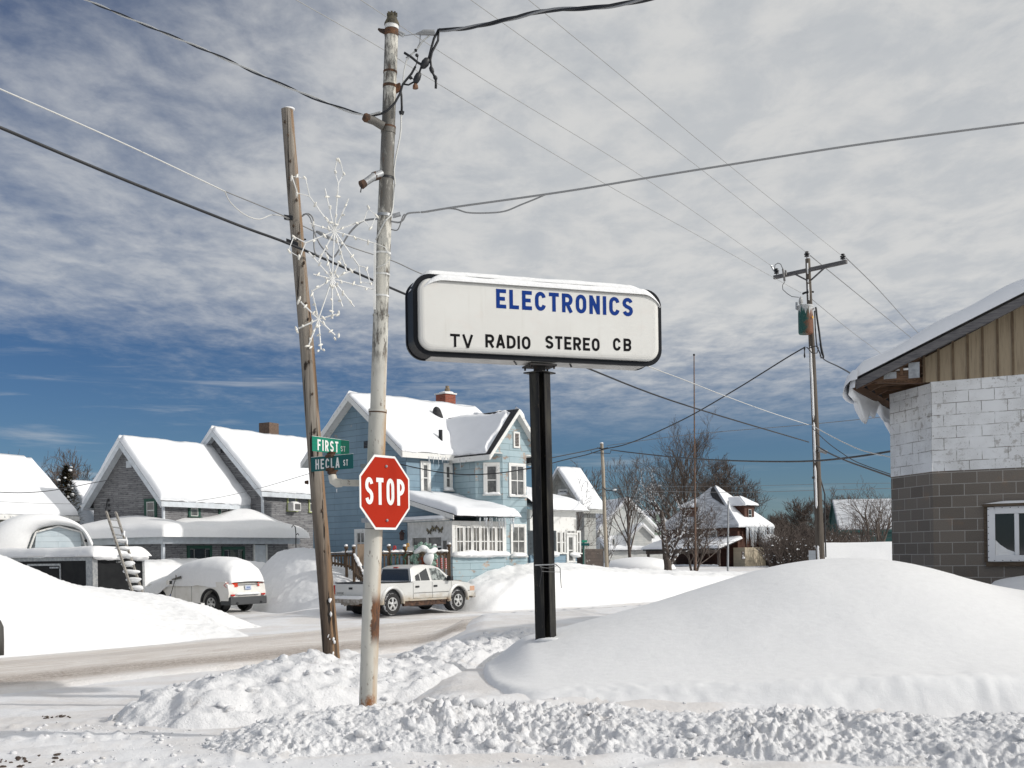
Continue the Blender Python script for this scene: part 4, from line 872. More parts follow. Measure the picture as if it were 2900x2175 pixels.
# wire holder strapped round the post
T = thing('wire_frame', 'thin bent wire sign holder strapped to the black post above the drift', 'wire frame', P(1540, 1600, 15.8))
z8 = lambda x, y, d=15.76: P(1440 + x / 6.145, 1580 + y / 6.145, d)
part(MB().tube([z8(455, 127), z8(550, 124), z8(640, 120), z8(740, 117), z8(820, 108)], .010, 6), T, 'strap', 'steel')
part(MB().tube([z8(820, 108), z8(845, 130), z8(900, 180), z8(903, 250), z8(912, 420), z8(920, 525)], .0055, 5), T, 'wire_leg', 'cable'); part(MB().tube([z8(540, 140), z8(572, 180), z8(575, 260), z8(555, 400), z8(540, 500)], .0055, 5), T, 'wire_leg', 'cable')
part(MB().tube([z8(575, 232), z8(740, 243), z8(895, 246)], .004, 5), T, 'crossbar', 'wire'); part(MB().tube([z8(540, 140), z8(600, 170), z8(690, 177), z8(780, 160), z8(850, 132)], .004, 5), T, 'loop', 'wire')

# ---- snowflake Christmas decoration on the white pole
T = thing('snowflake_decoration', 'white wire frame of three snowflakes with pale bulbs fixed to the white pole', 'decoration', wp(790, -20))
def s2(x, y): px = 750 + x / 2.765; return P(px, 420 + y / 2.765, 11.62 - (1060 - px) * .0010)
M['bulb'] = mat('frosted_bulb', (.72, .70, .64), .3)
C1, C2, C3 = (545, 648), (527, 1022), (420, 1338)
fl = [(C1, [[(575, 275), (545, 180), (565, 95), (590, 100), (615, 205), (575, 275)], [(350, 375), (255, 350), (215, 225), (245, 220), (320, 240), (350, 375)], [(775, 565), (808, 470), (872, 525), (830, 625), (775, 565)], [(320, 740), (228, 690), (185, 800), (275, 855), (320, 740)], [(735, 920), (793, 935), (825, 1060), (750, 1045), (735, 920)]], [(470, 315), (655, 395), (350, 585), (420, 885), (868, 748), (640, 965), C2]),
      (C2, [], [(345, 812), (475, 815), (380, 985), (715, 945), (603, 840), (858, 1108), (700, 1242), (610, 1240), (375, 1115), (530, 1335), C3]),
      (C3, [], [(280, 1200), (365, 1110), (560, 1300), (265, 1410), (345, 1540), (440, 1575), (550, 1465)])]
rnd = random.Random(5)
for ci, (c0, dia, arms) in enumerate(fl):
    rods = MB(); bl = []
    def bulbs(a, b, n):
        for k in range(n):
            t = (k + .75) / (n + .35); x, y = a[0] + (b[0] - a[0]) * t + rnd.uniform(-9, 9), a[1] + (b[1] - a[1]) * t + rnd.uniform(-9, 9)
            p = s2(x, y); e_ = Vector((rnd.uniform(-.6, .6), -.5, rnd.uniform(-1, 1))).normalized() * .030
            bl.append(MB().tube([p - e_, p - e_ * .3, p + e_ * .5, p + e_], [.007, .0125, .011, .003], 6))
    for d_ in dia:
        rods.tube([s2(*c0), s2(*d_[0])], .0078, 5); rods.tube([s2(*p) for p in d_], .0068, 5); bulbs(c0, d_[0], 2)
        for p in d_[1:-1]: bulbs(p, p, 1)
    for a in arms:
        rods.tube([s2(*c0), s2(*a)], .0078, 5)
        if a not in (C2, C3): bulbs(c0, a, 3 if math.hypot(a[0] - c0[0], a[1] - c0[1]) > 200 else 2)
        if ci == 2 and a != (365, 1110):     # forked tips
            dx, dy = a[0] - c0[0], a[1] - c0[1]; l = math.hypot(dx, dy); dx, dy = dx / l, dy / l
            for sgn in (-1, 1): bulbs((a[0] + (dx - sgn * dy) * 14, a[1] + (dy + sgn * dx) * 14), (a[0] + (dx - sgn * dy) * 14, a[1] + (dy + sgn * dx) * 14), 1)
    # thin flex wound along the arms
    for a in arms + [d_[0] for d_ in dia]:
        pts = [s2(c0[0] + (a[0] - c0[0]) * t / 9 + rnd.uniform(-5, 5), c0[1] + (a[1] - c0[1]) * t / 9 + rnd.uniform(-5, 5)) for t in range(10)]; rods.tube(pts, .0032, 4)
    fr = part(rods, T, 'flake_frame', 'white'); [part(b_, T, 'bulb', 'bulb', fr, smooth=True) for b_ in bl]
part(MB().beam(s2(862, 740), s2(858, 1262), .022, .03, (0, 1, 0)), T, 'mounting_bar', 'white'); part(MB().tube([s2(868, 745), s2(940, 775), s2(990, 860), s2(940, 910), s2(872, 935)], .006, 5), T, 'flex_loop', 'cablewhite', smooth=True)

M['linewire'] = mat('weathered_line_wire', (.34, .34, .33), .6, .2)
# ---- overhead lines
cable('overhead_cable', 'thick black cable sloping down past the wooden pole and behind the shop sign', [(-120, 310), (0, 361), (332, 501), (663, 633), (822, 692), (1060, 795), (1160, 838), (1400, 936), (1640, 1033), (1900, 1134), (2290, 1252)], 11.0, 34.9, .018, 'cable', n=8)
# the same span narrows with distance because it recedes towards the transformer pole
cable('overhead_wire', 'pale thin wire from the left edge above the thick black cable', [(-60, 226), (0, 252), (332, 398), (637, 542)], 11.8, 14.2, .0085, 'cablewhite')
cable('overhead_wire', 'thin dark strand from the pale wire to the clamp on the wooden pole', [(637, 542), (672, 556), (760, 592), (822, 620)], 14.2, 15.45, .007, 'wire')
cable('overhead_wire', 'slack pale loop hanging below the thin strand left of the wooden pole', [(637, 542), (652, 572), (690, 606), (732, 621), (768, 609), (800, 612), (820, 622)], 14.2, 15.45, .0075, 'cablewhite')
cable('overhead_wire', 'thin grey wire from the wooden pole passing behind the snowflakes and the shop sign', [(850, 636), (905, 662), (1000, 702), (1110, 738), (1195, 776), (1400, 858), (1600, 940), (1700, 982)], 15.6, 20.5, .008, 'wire')
cable('overhead_wire', 'pale wire from behind the shop sign down to the transformer pole', [(1700, 978), (1830, 1035), (1935, 1075), (2050, 1120), (2170, 1164), (2290, 1203)], 21, 34.8, .010, 'cablewhite')
cable('service_cable', 'twisted black and white cable from the top left down to the white pole', [(200, -20), (245, 0), (400, 66), (600, 150), (750, 218), (880, 274), (970, 308), (1010, 321), (1045, 327), (1078, 320)], 15.5, 11.65, .0095, 'cable', twist=2, cols=['cable', 'cablewhite'])
cable('service_cable', 'thick twisted black cable rising right from the white pole head', [(1243, 85), (1280, 84), (1330, 78), (1390, 66), (1450, 52), (1550, 30), (1680, 22), (1760, 12), (1850, -6), (1950, -30)], 11.6, 9.2, .0105, 'cable', twist=3, cols=['cable', 'cable', 'cablegrey'])
cable('telephone_cable', 'long grey cable climbing from the white pole to the right edge', [(1193, 601), (1210, 599), (1290, 586), (1470, 561), (1640, 536), (1850, 501), (2100, 461), (2400, 414), (2650, 380), (2920, 345)], 11.6, 10.4, .011, 'cablegrey', n=8)
cable('telephone_cable', 'slack grey loop hanging under the climbing grey cable right of the white pole', [(1210, 600), (1260, 591), (1290, 592), (1325, 602), (1380, 603), (1430, 598), (1475, 580), (1510, 566), (1545, 551)], 11.6, 11.4, .0085, 'cablegrey', n=8)
cable('telephone_cable', 'short grey loops where the climbing cable meets the white pole', [(1108, 627), (1130, 630), (1142, 622), (1150, 608), (1162, 603), (1190, 601)], 11.66, 11.6, .009, 'cablegrey')
cable('telephone_cable', 'thin dark loop under the clamp of the climbing cable', [(1108, 650), (1124, 652), (1132, 640), (1140, 615), (1146, 606)], 11.66, 11.6, .006, 'wire')
part(MB().tube([P(1112, 612, 11.62), P(1134, 606, 11.62)], .024, 8), bpy.data.objects['telephone_cable'], 'cable_clamp', 'steel')
cable('telephone_cable', 'grey and black leads drooping between the wooden pole and the white pole behind the snowflakes', [(856, 612), (868, 606), (880, 620), (888, 650), (905, 690), (930, 720), (945, 728), (965, 700), (990, 660), (1020, 630), (1045, 622), (1072, 620)], 15.4, 11.8, .011, 'cablegrey')
cable('telephone_cable', 'dark looped lead dropping beside the wooden pole behind the snowflakes', [(858, 608), (875, 606), (888, 625), (889, 680), (892, 715), (905, 726)], 15.35, 15.2, .010, 'wire')
pod(bpy.data.objects['telephone_cable.004'] if 'telephone_cable.004' in bpy.data.objects else T, P(896, 655, 15.3), P(945, 680, 15.2), .03, 'cablegrey', 'cable_joint')
for i, (pts, lab) in enumerate((([(780, -34), (839, 0), (1082, 138), (1206, 216), (1652, 485), (2000, 680), (2268, 829)], 'lowest of the four thin power lines descending from the top edge to the transformer pole'), ([(963, -40), (1022, 0), (1376, 229), (1796, 485), (2189, 756)], 'thin power line reaching the left insulator of the crossarm'),
        ([(1280, -40), (1334, 0), (1650, 228), (1967, 465), (2285, 716)], 'thin power line reaching the insulator on top of the transformer pole'), ([(1450, -40), (1498, 0), (1780, 232), (2045, 452), (2386, 726)], 'thin power line reaching the right insulator of the crossarm'))):
    cable('power_line', lab, pts, (17.4, 17.6, 17.8, 18)[i], (35.0, 35.8, 35, 34.1)[i], .0062, 'linewire', 'power line', n=5, group='thin power lines to the crossarm')
for pts, d0, d1, lab, r, mm in (([(2295, 724), (2420, 826), (2560, 940), (2640, 1006)], 35, 70, 'thin power line going on from the pole top down behind the snowy roof', .015, 'wire'), ([(2396, 730), (2480, 812), (2560, 900), (2640, 985)], 34.1, 66, 'thin power line going on from the right insulator down behind the snowy roof', .015, 'wire'), ([(2300, 848), (2400, 930), (2480, 990), (2560, 1050)], 35, 70, 'pale power line going on below the transformer behind the eave', .011, 'cablegrey')):
    cable('power_line', lab, pts, d0, d1, r, mm, 'power line', n=5)
# ================================================================ buildings
def gable(T, x0, x1, y0, y1, z0, ze, zr, wallm, axis='x', ov=.35, og=.3, trim='white', roofm='shingle', snow=.32, sides=(0, 1), th=.14, amp=.05, seed=0, walls=True, er=.22, snowq=None, rag=0.0, og1=None, bargeh=.2, ridge_b=None, wob=.08):
    """gabled block; ridge along `axis`; side 0 = slope towards smaller b"""
    L = (lambda a, b, z: Vector((a, b, z))) if axis == 'x' else (lambda a, b, z: Vector((b, a, z)))
    a0, a1, b0, b1 = (x0, x1, y0, y1) if axis == 'x' else (y0, y1, x0, x1)
    bm_ = (b0 + b1) / 2 if ridge_b is None else ridge_b; og1 = og if og1 is None else og1
    if walls:
        mb = MB()
        for b in (b0, b1): mb.poly([L(a0, b, z0), L(a1, b, z0), L(a1, b, ze), L(a0, b, ze)])
        for a in (a0, a1): mb.poly([L(a, b0, z0), L(a, b1, z0), L(a, b1, ze), L(a, bm_, zr), L(a, b0, ze)])
        mb.build('wall', wallm, T)
    rf = MB(); tr = MB(); A0, A1 = a0 - og, a1 + og1; sn = []
    for k, be in ((0, b0), (1, b1)):
        sl_ = (zr - ze) / abs(bm_ - be); sg = -1 if k == 0 else 1; bo = be + sg * ov; zo = ze - ov * sl_
        q4 = [L(A0, bo, zo), L(A1, bo, zo), L(A1, bm_, zr), L(A0, bm_, zr)]; rf.prism(q4, (0, 0, th))
        tr.prism([L(A0 - .01, bo + sg * .03, zo - .10), L(A1 + .01, bo + sg * .03, zo - .10), L(A1 + .01, bo + sg * .03, zo + th - .01), L(A0 - .01, bo + sg * .03, zo + th - .01)], L(0, -sg * .026, 0))
        for A_, s_ in ((A0, -1), (A1, 1)):      # bargeboards
            tr.prism([L(A_ + s_ * .022, bo, zo - bargeh + th), L(A_ + s_ * .022, bm_, zr - bargeh + th), L(A_ + s_ * .022, bm_, zr + th - .012), L(A_ + s_ * .022, bo, zo + th - .012)], L(-s_ * .02, 0, 0))
            aa = a0 if s_ < 0 else a1           # boxed rake soffit
            tr.prism([L(A_, bo, zo - .012), L(A_, bm_, zr - .012), L(aa, bm_, zr - .012), L(aa, bo, zo - .012)], (0, 0, -.03))
        sn.append((q4, k))
    tr.build('roof_trim', trim, T); ro_ = rf.build('roof', roofm, T)
    for q4, k in sn:
        if k in sides and snow:
            a, b, c, d = [p + Vector((0, 0, th + .004)) for p in q4]
            if snowq: a, b, c, d = snowq(a, b, c, d, k)
            if k == 0: snow_slab('roof_snow', ro_, a, b, c, d, snow, (1, .6, 0, .6), er, amp, seed + k, wob=wob, rag=rag)
            else: snow_slab('roof_snow', ro_, b, a, d, c, snow, (1, .6, 0, .6), er, amp, seed + k, wob=wob, rag=rag)
    return ro_
def flip(m):  # marker for readability
    return m

# ---- block workshop at the right
M['block_white'] = m = mat('white_painted_block', (.76, .77, .78), .7); nt = m.node_tree; u, z, uv = wallcoord(m)
wv = mixc(nt, .022, uv, noise(nt, uv, 3.4, 4, .65, 0, True), 'ADD')
br = nd(nt, 'ShaderNodeTexBrick', {'Vector': wv, 'Scale': 1.0, 'Brick Width': .405, 'Row Height': .2, 'Mortar Size': .0065, 'Mortar Smooth': .3, 'Color1': (1, 1, 1), 'Color2': (.84, .84, .85), 'Mortar': (.0, .0, .0)})
n1_ = noise(nt, uv, 1.7, 5, .65); n2_ = noise(nt, uv, 34, 5, .7); n3_ = noise(nt, uv, .9, 3, .5)
base_ = mixc(nt, 1.0, mixc(nt, mapr(nt, n1_, .35, .65), (.78, .79, .80), (.68, .69, .70)), br.outputs[0], 'MULTIPLY') if False else mixc(nt, mapr(nt, n1_, .35, .65), (.78, .79, .80), (.66, .665, .67))
pk = mth(nt, 'MULTIPLY', mapr(nt, n2_, .60, .64), mapr(nt, n1_, .40, .54)); base_ = mixc(nt, pk, base_, (.24, .22, .20))
big = mth(nt, 'MULTIPLY', mapr(nt, noise(nt, uv, 7.5, 6, .65), .54, .62), mapr(nt, n3_, .46, .56)); base_ = mixc(nt, mth(nt, 'MULTIPLY', big, .7), base_, (.34, .32, .30))
mask_ = mth(nt, 'MULTIPLY', br.outputs['Fac'], mapr(nt, noise(nt, uv, 2.6, 5, .65), .40, .56))
setc(m, mixc(nt, mth(nt, 'MULTIPLY', mask_, .8), base_, (.13, .11, .09))); bump(m, mth(nt, 'SUBTRACT', 1.0, br.outputs['Fac']), .5, .012)
M['block_grey'] = m = mat('bare_grey_block', (.17, .155, .14), .9); nt = m.node_tree; u, z, uv = wallcoord(m)
br = nd(nt, 'ShaderNodeTexBrick', {'Vector': scl(nt, uv, (1, 1, 1), (.1, 0, 0)), 'Scale': 1.0, 'Brick Width': .405, 'Row Height': .2, 'Mortar Size': .0075, 'Mortar Smooth': .2, 'Bias': 0, 'Color1': (.205, .180, .155), 'Color2': (.145, .127, .110), 'Mortar': (.36, .345, .325)})
n1_ = noise(nt, uv, 70, 4, .7); n2_ = noise(nt, uv, 2.4, 5, .6)
c = mixc(nt, mth(nt, 'MULTIPLY', mapr(nt, n1_, .30, .75), .55), br.outputs[0], mixc(nt, 1.0, br.outputs[0], (.45, .44, .43), 'MULTIPLY'))
c = mixc(nt, mapr(nt, n2_, .55, .75), c, mixc(nt, 1.0, c, (1.25, 1.08, .95), 'MULTIPLY')); setc(m, c); bump(m, mth(nt, 'ADD', mth(nt, 'SUBTRACT', 1.0, br.outputs['Fac']), mth(nt, 'MULTIPLY', n1_, .5)), .5, .01)
M['tan'] = m = mat('tan_metal_siding', (.33, .255, .16), .5); nt = m.node_tree; u, z, uv = wallcoord(m)
rs = noise(nt, scl(nt, uv, (9, .5, 1)), 3, 6, .7); setc(m, mixc(nt, mth(nt, 'MULTIPLY', mapr(nt, rs, .45, .75), mapr(nt, z, 3.4, 4.5)), (.33, .265, .18), (.19, .145, .095)))
M['greywood'] = mottled('grey_fascia_wood', (.085, .083, .09), (.15, .145, .145), 5, .85, 0, (1, 1, 9), .3)
M['brownwood'] = mottled('brown_rafter_wood', (.075, .045, .028), (.15, .085, .05), 5, .85, 0, (1, 8, 8), .3)
cx_ = P(2645, 1600, 19.5); T = thing('block_workshop', 'concrete block workshop, upper wall painted white, snow curling off its eave', 'building', (cx_.x, cx_.y, .2), R(-29.4))
Ff = Face(T, (0, 0), (1, 0)); dl = Vector((.655, -.756)); le = -1.36 * dl; Fa = Face(T, (le.x, le.y), (dl.x, dl.y))
zW = Ff.px(2642, 1098)[1]; zG = Ff.px(2645, 1335)[1]; UR = 7.0
# course heights: joints sit on the white/grey boundary (the brick rows count from the object's own zero)
for nm, z0, z1, mm in (('lower_wall', -.4, zG, 'block_grey'), ('upper_wall', zG, zW, 'block_white')):
    mb = MB(); w_ = .0 if nm == 'lower_wall' else .006
    mb.poly([Fa.pt(0, z0, w_), Fa.pt(1.36, z0, w_), Fa.pt(1.36, z1, w_), Fa.pt(0, z1, w_)]); mb.poly([Ff.pt(0, z0, w_), Ff.pt(UR, z0, w_), Ff.pt(UR, z1, w_), Ff.pt(0, z1, w_)])
    mb.poly([Vector((le.x, 8, z0)), Vector((le.x, le.y, z0)), Vector((le.x, le.y, z1)), Vector((le.x, 8, z1))])
    o_ = mb.build(nm, mm, T)
mb = MB(); Ff.box(mb, -.02, UR, zW + .002, zW + .10, -.3, .012); Fa.box(mb, 0, 1.36, zW + .002, zW + .08, -.3, .010); mb.build('wall_cap', 'block_white', T)
uT = Ff.px(2614, 1090)[0]; Fr = Face(T, (0, -.5), (1, 0))
b0 = Fr.px(2424, 1101); b1 = Fr.px(2900, 862); t0 = Fr.px(2424, 1077); slope = (b1[1] - b0[1]) / (b1[0] - b0[0]); hb = t0[1] - b0[1]
mb = MB(); zt = lambda u: b0[1] + slope * (u - b0[0])
mb.poly([Ff.pt(uT, zW + .10, .01), Ff.pt(UR, zW + .10, .01), Ff.pt(UR, zt(UR) + .3, .01), Ff.pt(uT, zt(uT) + .05, .01)]); sd = mb.build('gable_siding', 'tan', T)
mb = MB(); u = uT + .01; k = 0
while u < UR: Ff.box(mb, u, u + .035, zW + .10, zt(u) + .10, .0102, .032); u += .235
mb.build('siding_ribs', mottled('tan_rib', (.16, .115, .07), (.11, .075, .045), 6, .6), sd)
mb = MB(); mb.prism([Fr.pt(b0[0], b0[1]), Fr.pt(UR, zt(UR)), Fr.pt(UR, zt(UR) + hb), Fr.pt(b0[0], b0[1] + hb)], (0, .045, 0)); mb.build('fascia_board', 'greywood', T)
mb = MB(); mb.prism([Fr.pt(b0[0] - .1, b0[1] + hb * .98, -.02), Fr.pt(UR, zt(UR) + hb * .98 + .045, -.02), Fr.pt(UR, zt(UR) + hb + .07, -.02), Fr.pt(b0[0] - .1, b0[1] + hb + .03, -.02)], (0, 9, 0)); rfo = mb.build('roof', 'shingle', T)
mb = MB(); mb.obox(Fr.pt(b0[0] - .06, b0[1] + hb * .45, -4.6), (.03, 0, 0), (0, 9, 0), (0, 0, hb * .9)); mb.build('eave_board', 'brownwood', T)
ts = Fr.px(2404, 1056); hs = ts[1] - (b0[1] + hb)
ns_, nt_ = 60, 30; rows = []
a0_ = b0[0] - .13
for j in range(nt_):
    yy = -.54 + 9 * (1 - math.cos(j / (nt_ - 1) * math.pi / 2)); e_ = min(1, math.sqrt(max(0.0, (yy + .54) / .10)) if j else 0); row = []
    for i in range(ns_):
        u = a0_ + (UR - a0_) * (i / (ns_ - 1)) ** 1.5; ee = min(1, math.sqrt(max(0, (u - a0_) / .25)))
        row.append(Vector((u, yy, zt(u) + hb + .04 + .25 * e_ * ee * (1 + .10 * math.sin(u * 2.1) + .08 * math.sin(u * 5.3 + 1)))))
    rows.append(row)
MB().grid(rows).build('roof_snow', 'snowroof', rfo, True)
# the slab of snow that has slid and curls down past the eave
rows = []
for j in range(46):
    y = -.62 + j * .08; row = []; hang = (.42 + .16 * math.sin(y * 2.6 + .6) + .08 * math.sin(y * 7.1)) * min(1, (y + .70) / .30 + .25); ex = min(1, math.sqrt(max(0, (y + .62) / .12)))
    z0_ = b0[1] + hb + .20 * ex
    out = [(.10, .0), (-.02, -.02), (-.10, -.10), (-.155, -.24), (-.15, -.24 - hang * .3), (-.10, -.24 - hang * .65), (-.02, -.24 - hang * .92), (.035, -.24 - hang), (.05, -.24 - hang * .8), (.0, -.24 - hang * .45), (-.055, -.26), (-.03, -.16), (.06, -.14)]
    for x, z in out: row.append(Vector((b0[0] - .05 + x * (1 + .15 * math.sin(y * 5)), y, z0_ + z)))
    rows.append(row)
MB().grid(rows).build('snow_curl', 'snowroof', rfo, True)
mb = MB(); gm = MB()
for k in range(7):
    y = -.36 + k * .62; xw = min(uT, le.x + .3) if k else uT
    zt_ = lambda u: zt(u) + .01
    mb.beam((b0[0] + .05, y, zt(b0[0] + .05) + .07), (uT if y < .02 else .9, y, zt(uT if y < .02 else .9) + .07), .05, .13); mb.beam((b0[0] + .28, y, zW + .21), (uT if y < .02 else .9, y, zW + .21), .05, .15)
    if k == 0:
        mb.beam((b0[0] + .75, y, zW + .2), (b0[0] + .75, y, zt(b0[0] + .75)), .05, .13, (0, 1, 0)); mb.beam((b0[0] + .9, y + .03, zW + .34), (uT - .03, y + .03, zW + .42), .05, .15)
        for a_, b_, c_, d_ in ((b0[0] + .86, b0[0] + 1.04, zW + .14, zt(b0[0] + .9)), (b0[0] + .45, b0[0] + .66, zW + .16, zt(b0[0] + .5) + .04)): MB().box(a_, b_, y - .031, y - .027, c_, d_).build('nail_plate', 'steel', T)
mb.beam((b0[0] + .3, -.30, zW + .17), (uT + .1, .3, zW + .16), .12, .10)
mb.build('rafters', 'brownwood', T)
mb = MB(); mb.blob((uT - .25, -.36, zW + .305), (.22, .03, .022), 3, 2, .1); mb.build('ledge_snow', 'snow', T, True)
# window
wu0, wz1 = Ff.px(2797, 1437); wz0 = Ff.px(2800, 1590)[1]; wm = Ff.px(2880, 1500)[0]; wu1 = 2 * wm - wu0
mb = MB(); Ff.box(mb, wu0, wu0 + .115, wz0, wz1, .0, .06); Ff.box(mb, wu1 - .115, wu1, wz0, wz1, .0, .06); Ff.box(mb, wu0 + .115, wu1 - .115, wz1 - .115, wz1, .0, .06); Ff.box(mb, wu0 + .115, wu1 - .115, wz0, wz0 + .10, .0, .06); Ff.box(mb, wm - .035, wm + .035, wz0 + .10, wz1 - .115, .0, .05)
wf_ = mb.build('window', mat('white_vinyl', (.72, .73, .75), .4), T, bevel=.006, seg=1)
g_ = MB(); Ff.rect(g_, wu0 + .1, wu1 - .1, wz0 + .08, wz1 - .1, .014); g_.build('pane', 'glass', wf_)
g_ = MB(); pts = [(wu0 + .118, wz0 + .10), (wm - .037, wz0 + .10), (wm - .037, wz0 + .155), (wu0 + .30, wz0 + .20), (wu0 + .19, wz0 + .28), (wu0 + .118, wz0 + .36)]
g_.prism([Ff.pt(a, b, .016) for a, b in pts], Ff.n * .008); g_.build('snow_behind_plastic', 'snow', wf_)
mb = MB()
for i in range(9): z = wz0 + .06 + i * (wz1 - wz0 - .1) / 8; Ff.box(mb, wu0 + .008, wu0 + .02, z, z + .012, .06, .066)
for i in range(9): u = wu0 + .1 + i * .125; Ff.box(mb, u, u + .012, wz1 - .02, wz1 - .008, .06, .066); Ff.box(mb, u, u + .012, wz0 + .008, wz0 + .02, .06, .066)
mb.build('staples', 'black', wf_)
mb = MB(); Ff.box(mb, wu0 - .07, wu1 + .07, wz1 + .012, wz1 + .055, .0, .11); Ff.box(mb, wu0 - .03, wu1 + .07, wz0 - .085, wz0 - .012, .0, .05); Ff.box(mb, wu0 - .06, wu0 - .006, wz0 - .012, wz1 + .012, .002, .02); mb.build('window_boards', mottled('old_plank', (.11, .085, .06), (.07, .05, .035), 6, .85, 0, (1, 1, 6)), wf_)
mb = MB(); n_ = 24
rows = [[Ff.pt(wu0 - .08 + (wu1 - wu0 + .16) * i / (n_ - 1), wz1 + .056 + hh * min(1, 3.2 * i / n_), ww) for i in range(n_)] for hh, ww in ((0, .115), (.032, .10), (.045, .05), (.042, .0))]
mb.grid(rows).build('window_snow', 'snow', wf_, True)

# ---- transformer pole
D3 = 35.0; m3 = D3 / F
RX = [(718, 2287), (760, 2288.5), (860, 2293), (1000, 2300), (1200, 2309), (1400, 2316), (1600, 2324), (1640, 2326)]
def rp(y, dx=0, dd=0): return P(np.interp(y, [a for a, _ in RX], [b for _, b in RX]) + dx, y, D3 + dd)
T = thing('utility_pole', 'tall wooden utility pole with a crossarm and a rusty green transformer beside the block workshop', 'utility pole', rp(1610))
M['greypole'] = m = mottled('grey_pole_wood', (.135, .115, .095), (.07, .058, .048), 14, .9, 0, (1, 1, .04), .5)
ys = np.linspace(1640, 733, 30); part(MB().tube([rp(y) for y in ys], [np.interp(y, [733, 1080, 1600], [6.9, 9, 12.6]) * m3 for y in ys], 18), T, 'pole_shaft', 'greypole', auto=50)
rnd = random.Random(4)
for y0, y1 in ((980, 1190), (1195, 1310), (1318, 1440), (1545, 1600)):
    n = 14; mb = MB(); mb.tube([rp(y0 + (y1 - y0) * i / n, -.45 * np.interp(y0, [733, 1600], [6.9, 12.6]) + rnd.uniform(-.4, .4), -np.interp(y0, [733, 1600], [6.9, 12.6]) * m3 * .82) for i in range(n + 1)], [.035 if 0 < i < n else .01 for i in range(n + 1)], 7); part(mb, T, 'wind_packed_snow', 'snow', smooth=True)
for y0, y1 in ((745, 775), (792, 800), (804, 850)): part(MB().tube([rp(y0, -1.5, -.08), rp(y1, -1.5, -.085)], .022, 6), T, 'wind_packed_snow', 'snow', smooth=True)
A, B = P(2192, 786, 35.85), P(2398, 741, 34.1)
part(MB().beam(A, B, .11, .115), T, 'crossarm', 'greywood', bevel=.008, seg=1)
part(MB().beam(A.lerp(B, .29) + Vector((0, -.07, -.05)), rp(793, -6, -.05), .03, .045).beam(A.lerp(B, .70) + Vector((0, -.07, -.05)), rp(793, 7, -.05), .03, .045), T, 'arm_brace', 'greywood')
def insulator(p, s=1.0, nm='insulator'):
    mb = MB(); mb.lathe([(.012, -.16), (.012, -.02)], p, 8); mb.lathe([(.03, -.03), (.075, -.03), (.075, .0), (.045, .015), (.045, .03), (.085, .035), (.085, .06), (.05, .075), (.045, .10), (.06, .105), (.055, .125), (.02, .135)], p, 14); return part(mb, T, nm, 'black', auto=50)
insulator(P(2285, 724, 35)); insulator(P(2387, 731, 34.2)); insulator(P(2199, 772, 35.75))
part(MB().tube([P(2184, 752, 35.8), P(2190, 764, 35.8), P(2199, 770, 35.75)], .03, 6), T, 'line_clamp', 'steel')
part(MB().tube([P(2193, 765, 35.7), P(2195, 750, 35.6), P(2203, 745, 35.5), P(2211, 748, 35.4), P(2217, 762, 35.4)], .011, 5), T, 'jumper', 'cable', smooth=True)
part(MB().tube([P(2217, 762, 35.4), P(2219, 775, 35.4), P(2222, 796, 35.4)], .034, 8).tube([P(2225, 765, 35.4), P(2226, 778, 35.4)], .03, 7), T, 'fuse_cutout', mat('porcelain_grey', (.22, .21, .20), .4), auto=40)
part(MB().tube([P(2222, 798, 35.4), P(2216, 808, 35.3), P(2217, 820, 35.1), P(2230, 832, 34.9), P(2243, 840, 34.8), P(2262, 842, 34.7)], .010, 5), T, 'jumper', 'cable', smooth=True)
part(MB().tube([rp(826, -1, -.1), rp(830, -14, -.05), rp(832, -18, 0)], .035, 7).tube([rp(826, 5), rp(827, 13)], .03, 6), T, 'spool_bolt', 'cable')
M['transf'] = m = mat('transformer_can', (.02, .09, .08), .6); nt = m.node_tree; so = nd(nt, 'ShaderNodeSeparateXYZ', {0: ocoord(m)})
n_ = noise(nt, ocoord(m), 5, 6, .65); a_ = mth(nt, 'ADD', so.outputs[0], mth(nt, 'MULTIPLY', mth(nt, 'SUBTRACT', n_, .5), .55))
drip = noise(nt, scl(nt, ocoord(m), (9, 9, .9)), 1.6, 4, .6)
c = mixc(nt, mapr(nt, a_, -.58, -.40), (.012, .075, .065), (.15, .06, .03)); zt_ = mth(nt, 'ADD', so.outputs[2], mth(nt, 'MULTIPLY', mth(nt, 'SUBTRACT', drip, .5), .9))
zb_ = P(2282, 905, 34.6).z - rp(1610).z; c = mixc(nt, mapr(nt, zt_, zb_ + .22, zb_ + .30), c, (.45, .46, .46)); setc(m, c)
c0 = P(2282, 946, 34.62); mb = MB(); mb.lathe([(.16, 0), (.20, .0), (.212, .02), (.22, .05), (.225, .80), (.235, .81), (.24, .84), (.235, .87), (.10, .90), (.0, .905)], c0, 28)
for a in (-2.6, -1.6, -.6): mb.tube([c0 + Vector((math.cos(a) * .225, math.sin(a) * .225, .74)), c0 + Vector((math.cos(a) * .28, math.sin(a) * .28, .74))], .022, 7)
tr_ = part(mb, T, 'transformer', 'transf', auto=40)
mb = MB(); mb.lathe([(.05, 0), (.05, .03), (.065, .04), (.05, .06), (.075, .07), (.055, .1), (.07, .11), (.05, .14), (.06, .15), (.045, .19), (.05, .2), (.02, .24)], P(2268, 862, 34.6), 12); part(mb, T, 'bushing', mat('porcelain_pale', (.45, .45, .44), .3), tr_, auto=50)
part(MB().tube([P(2256, 856, 34.6), P(2256, 876, 34.6)], .035, 8).tube([P(2256, 876, 34.6), P(2262, 878, 34.6)], .02, 6), T, 'arrester', 'steel', tr_)
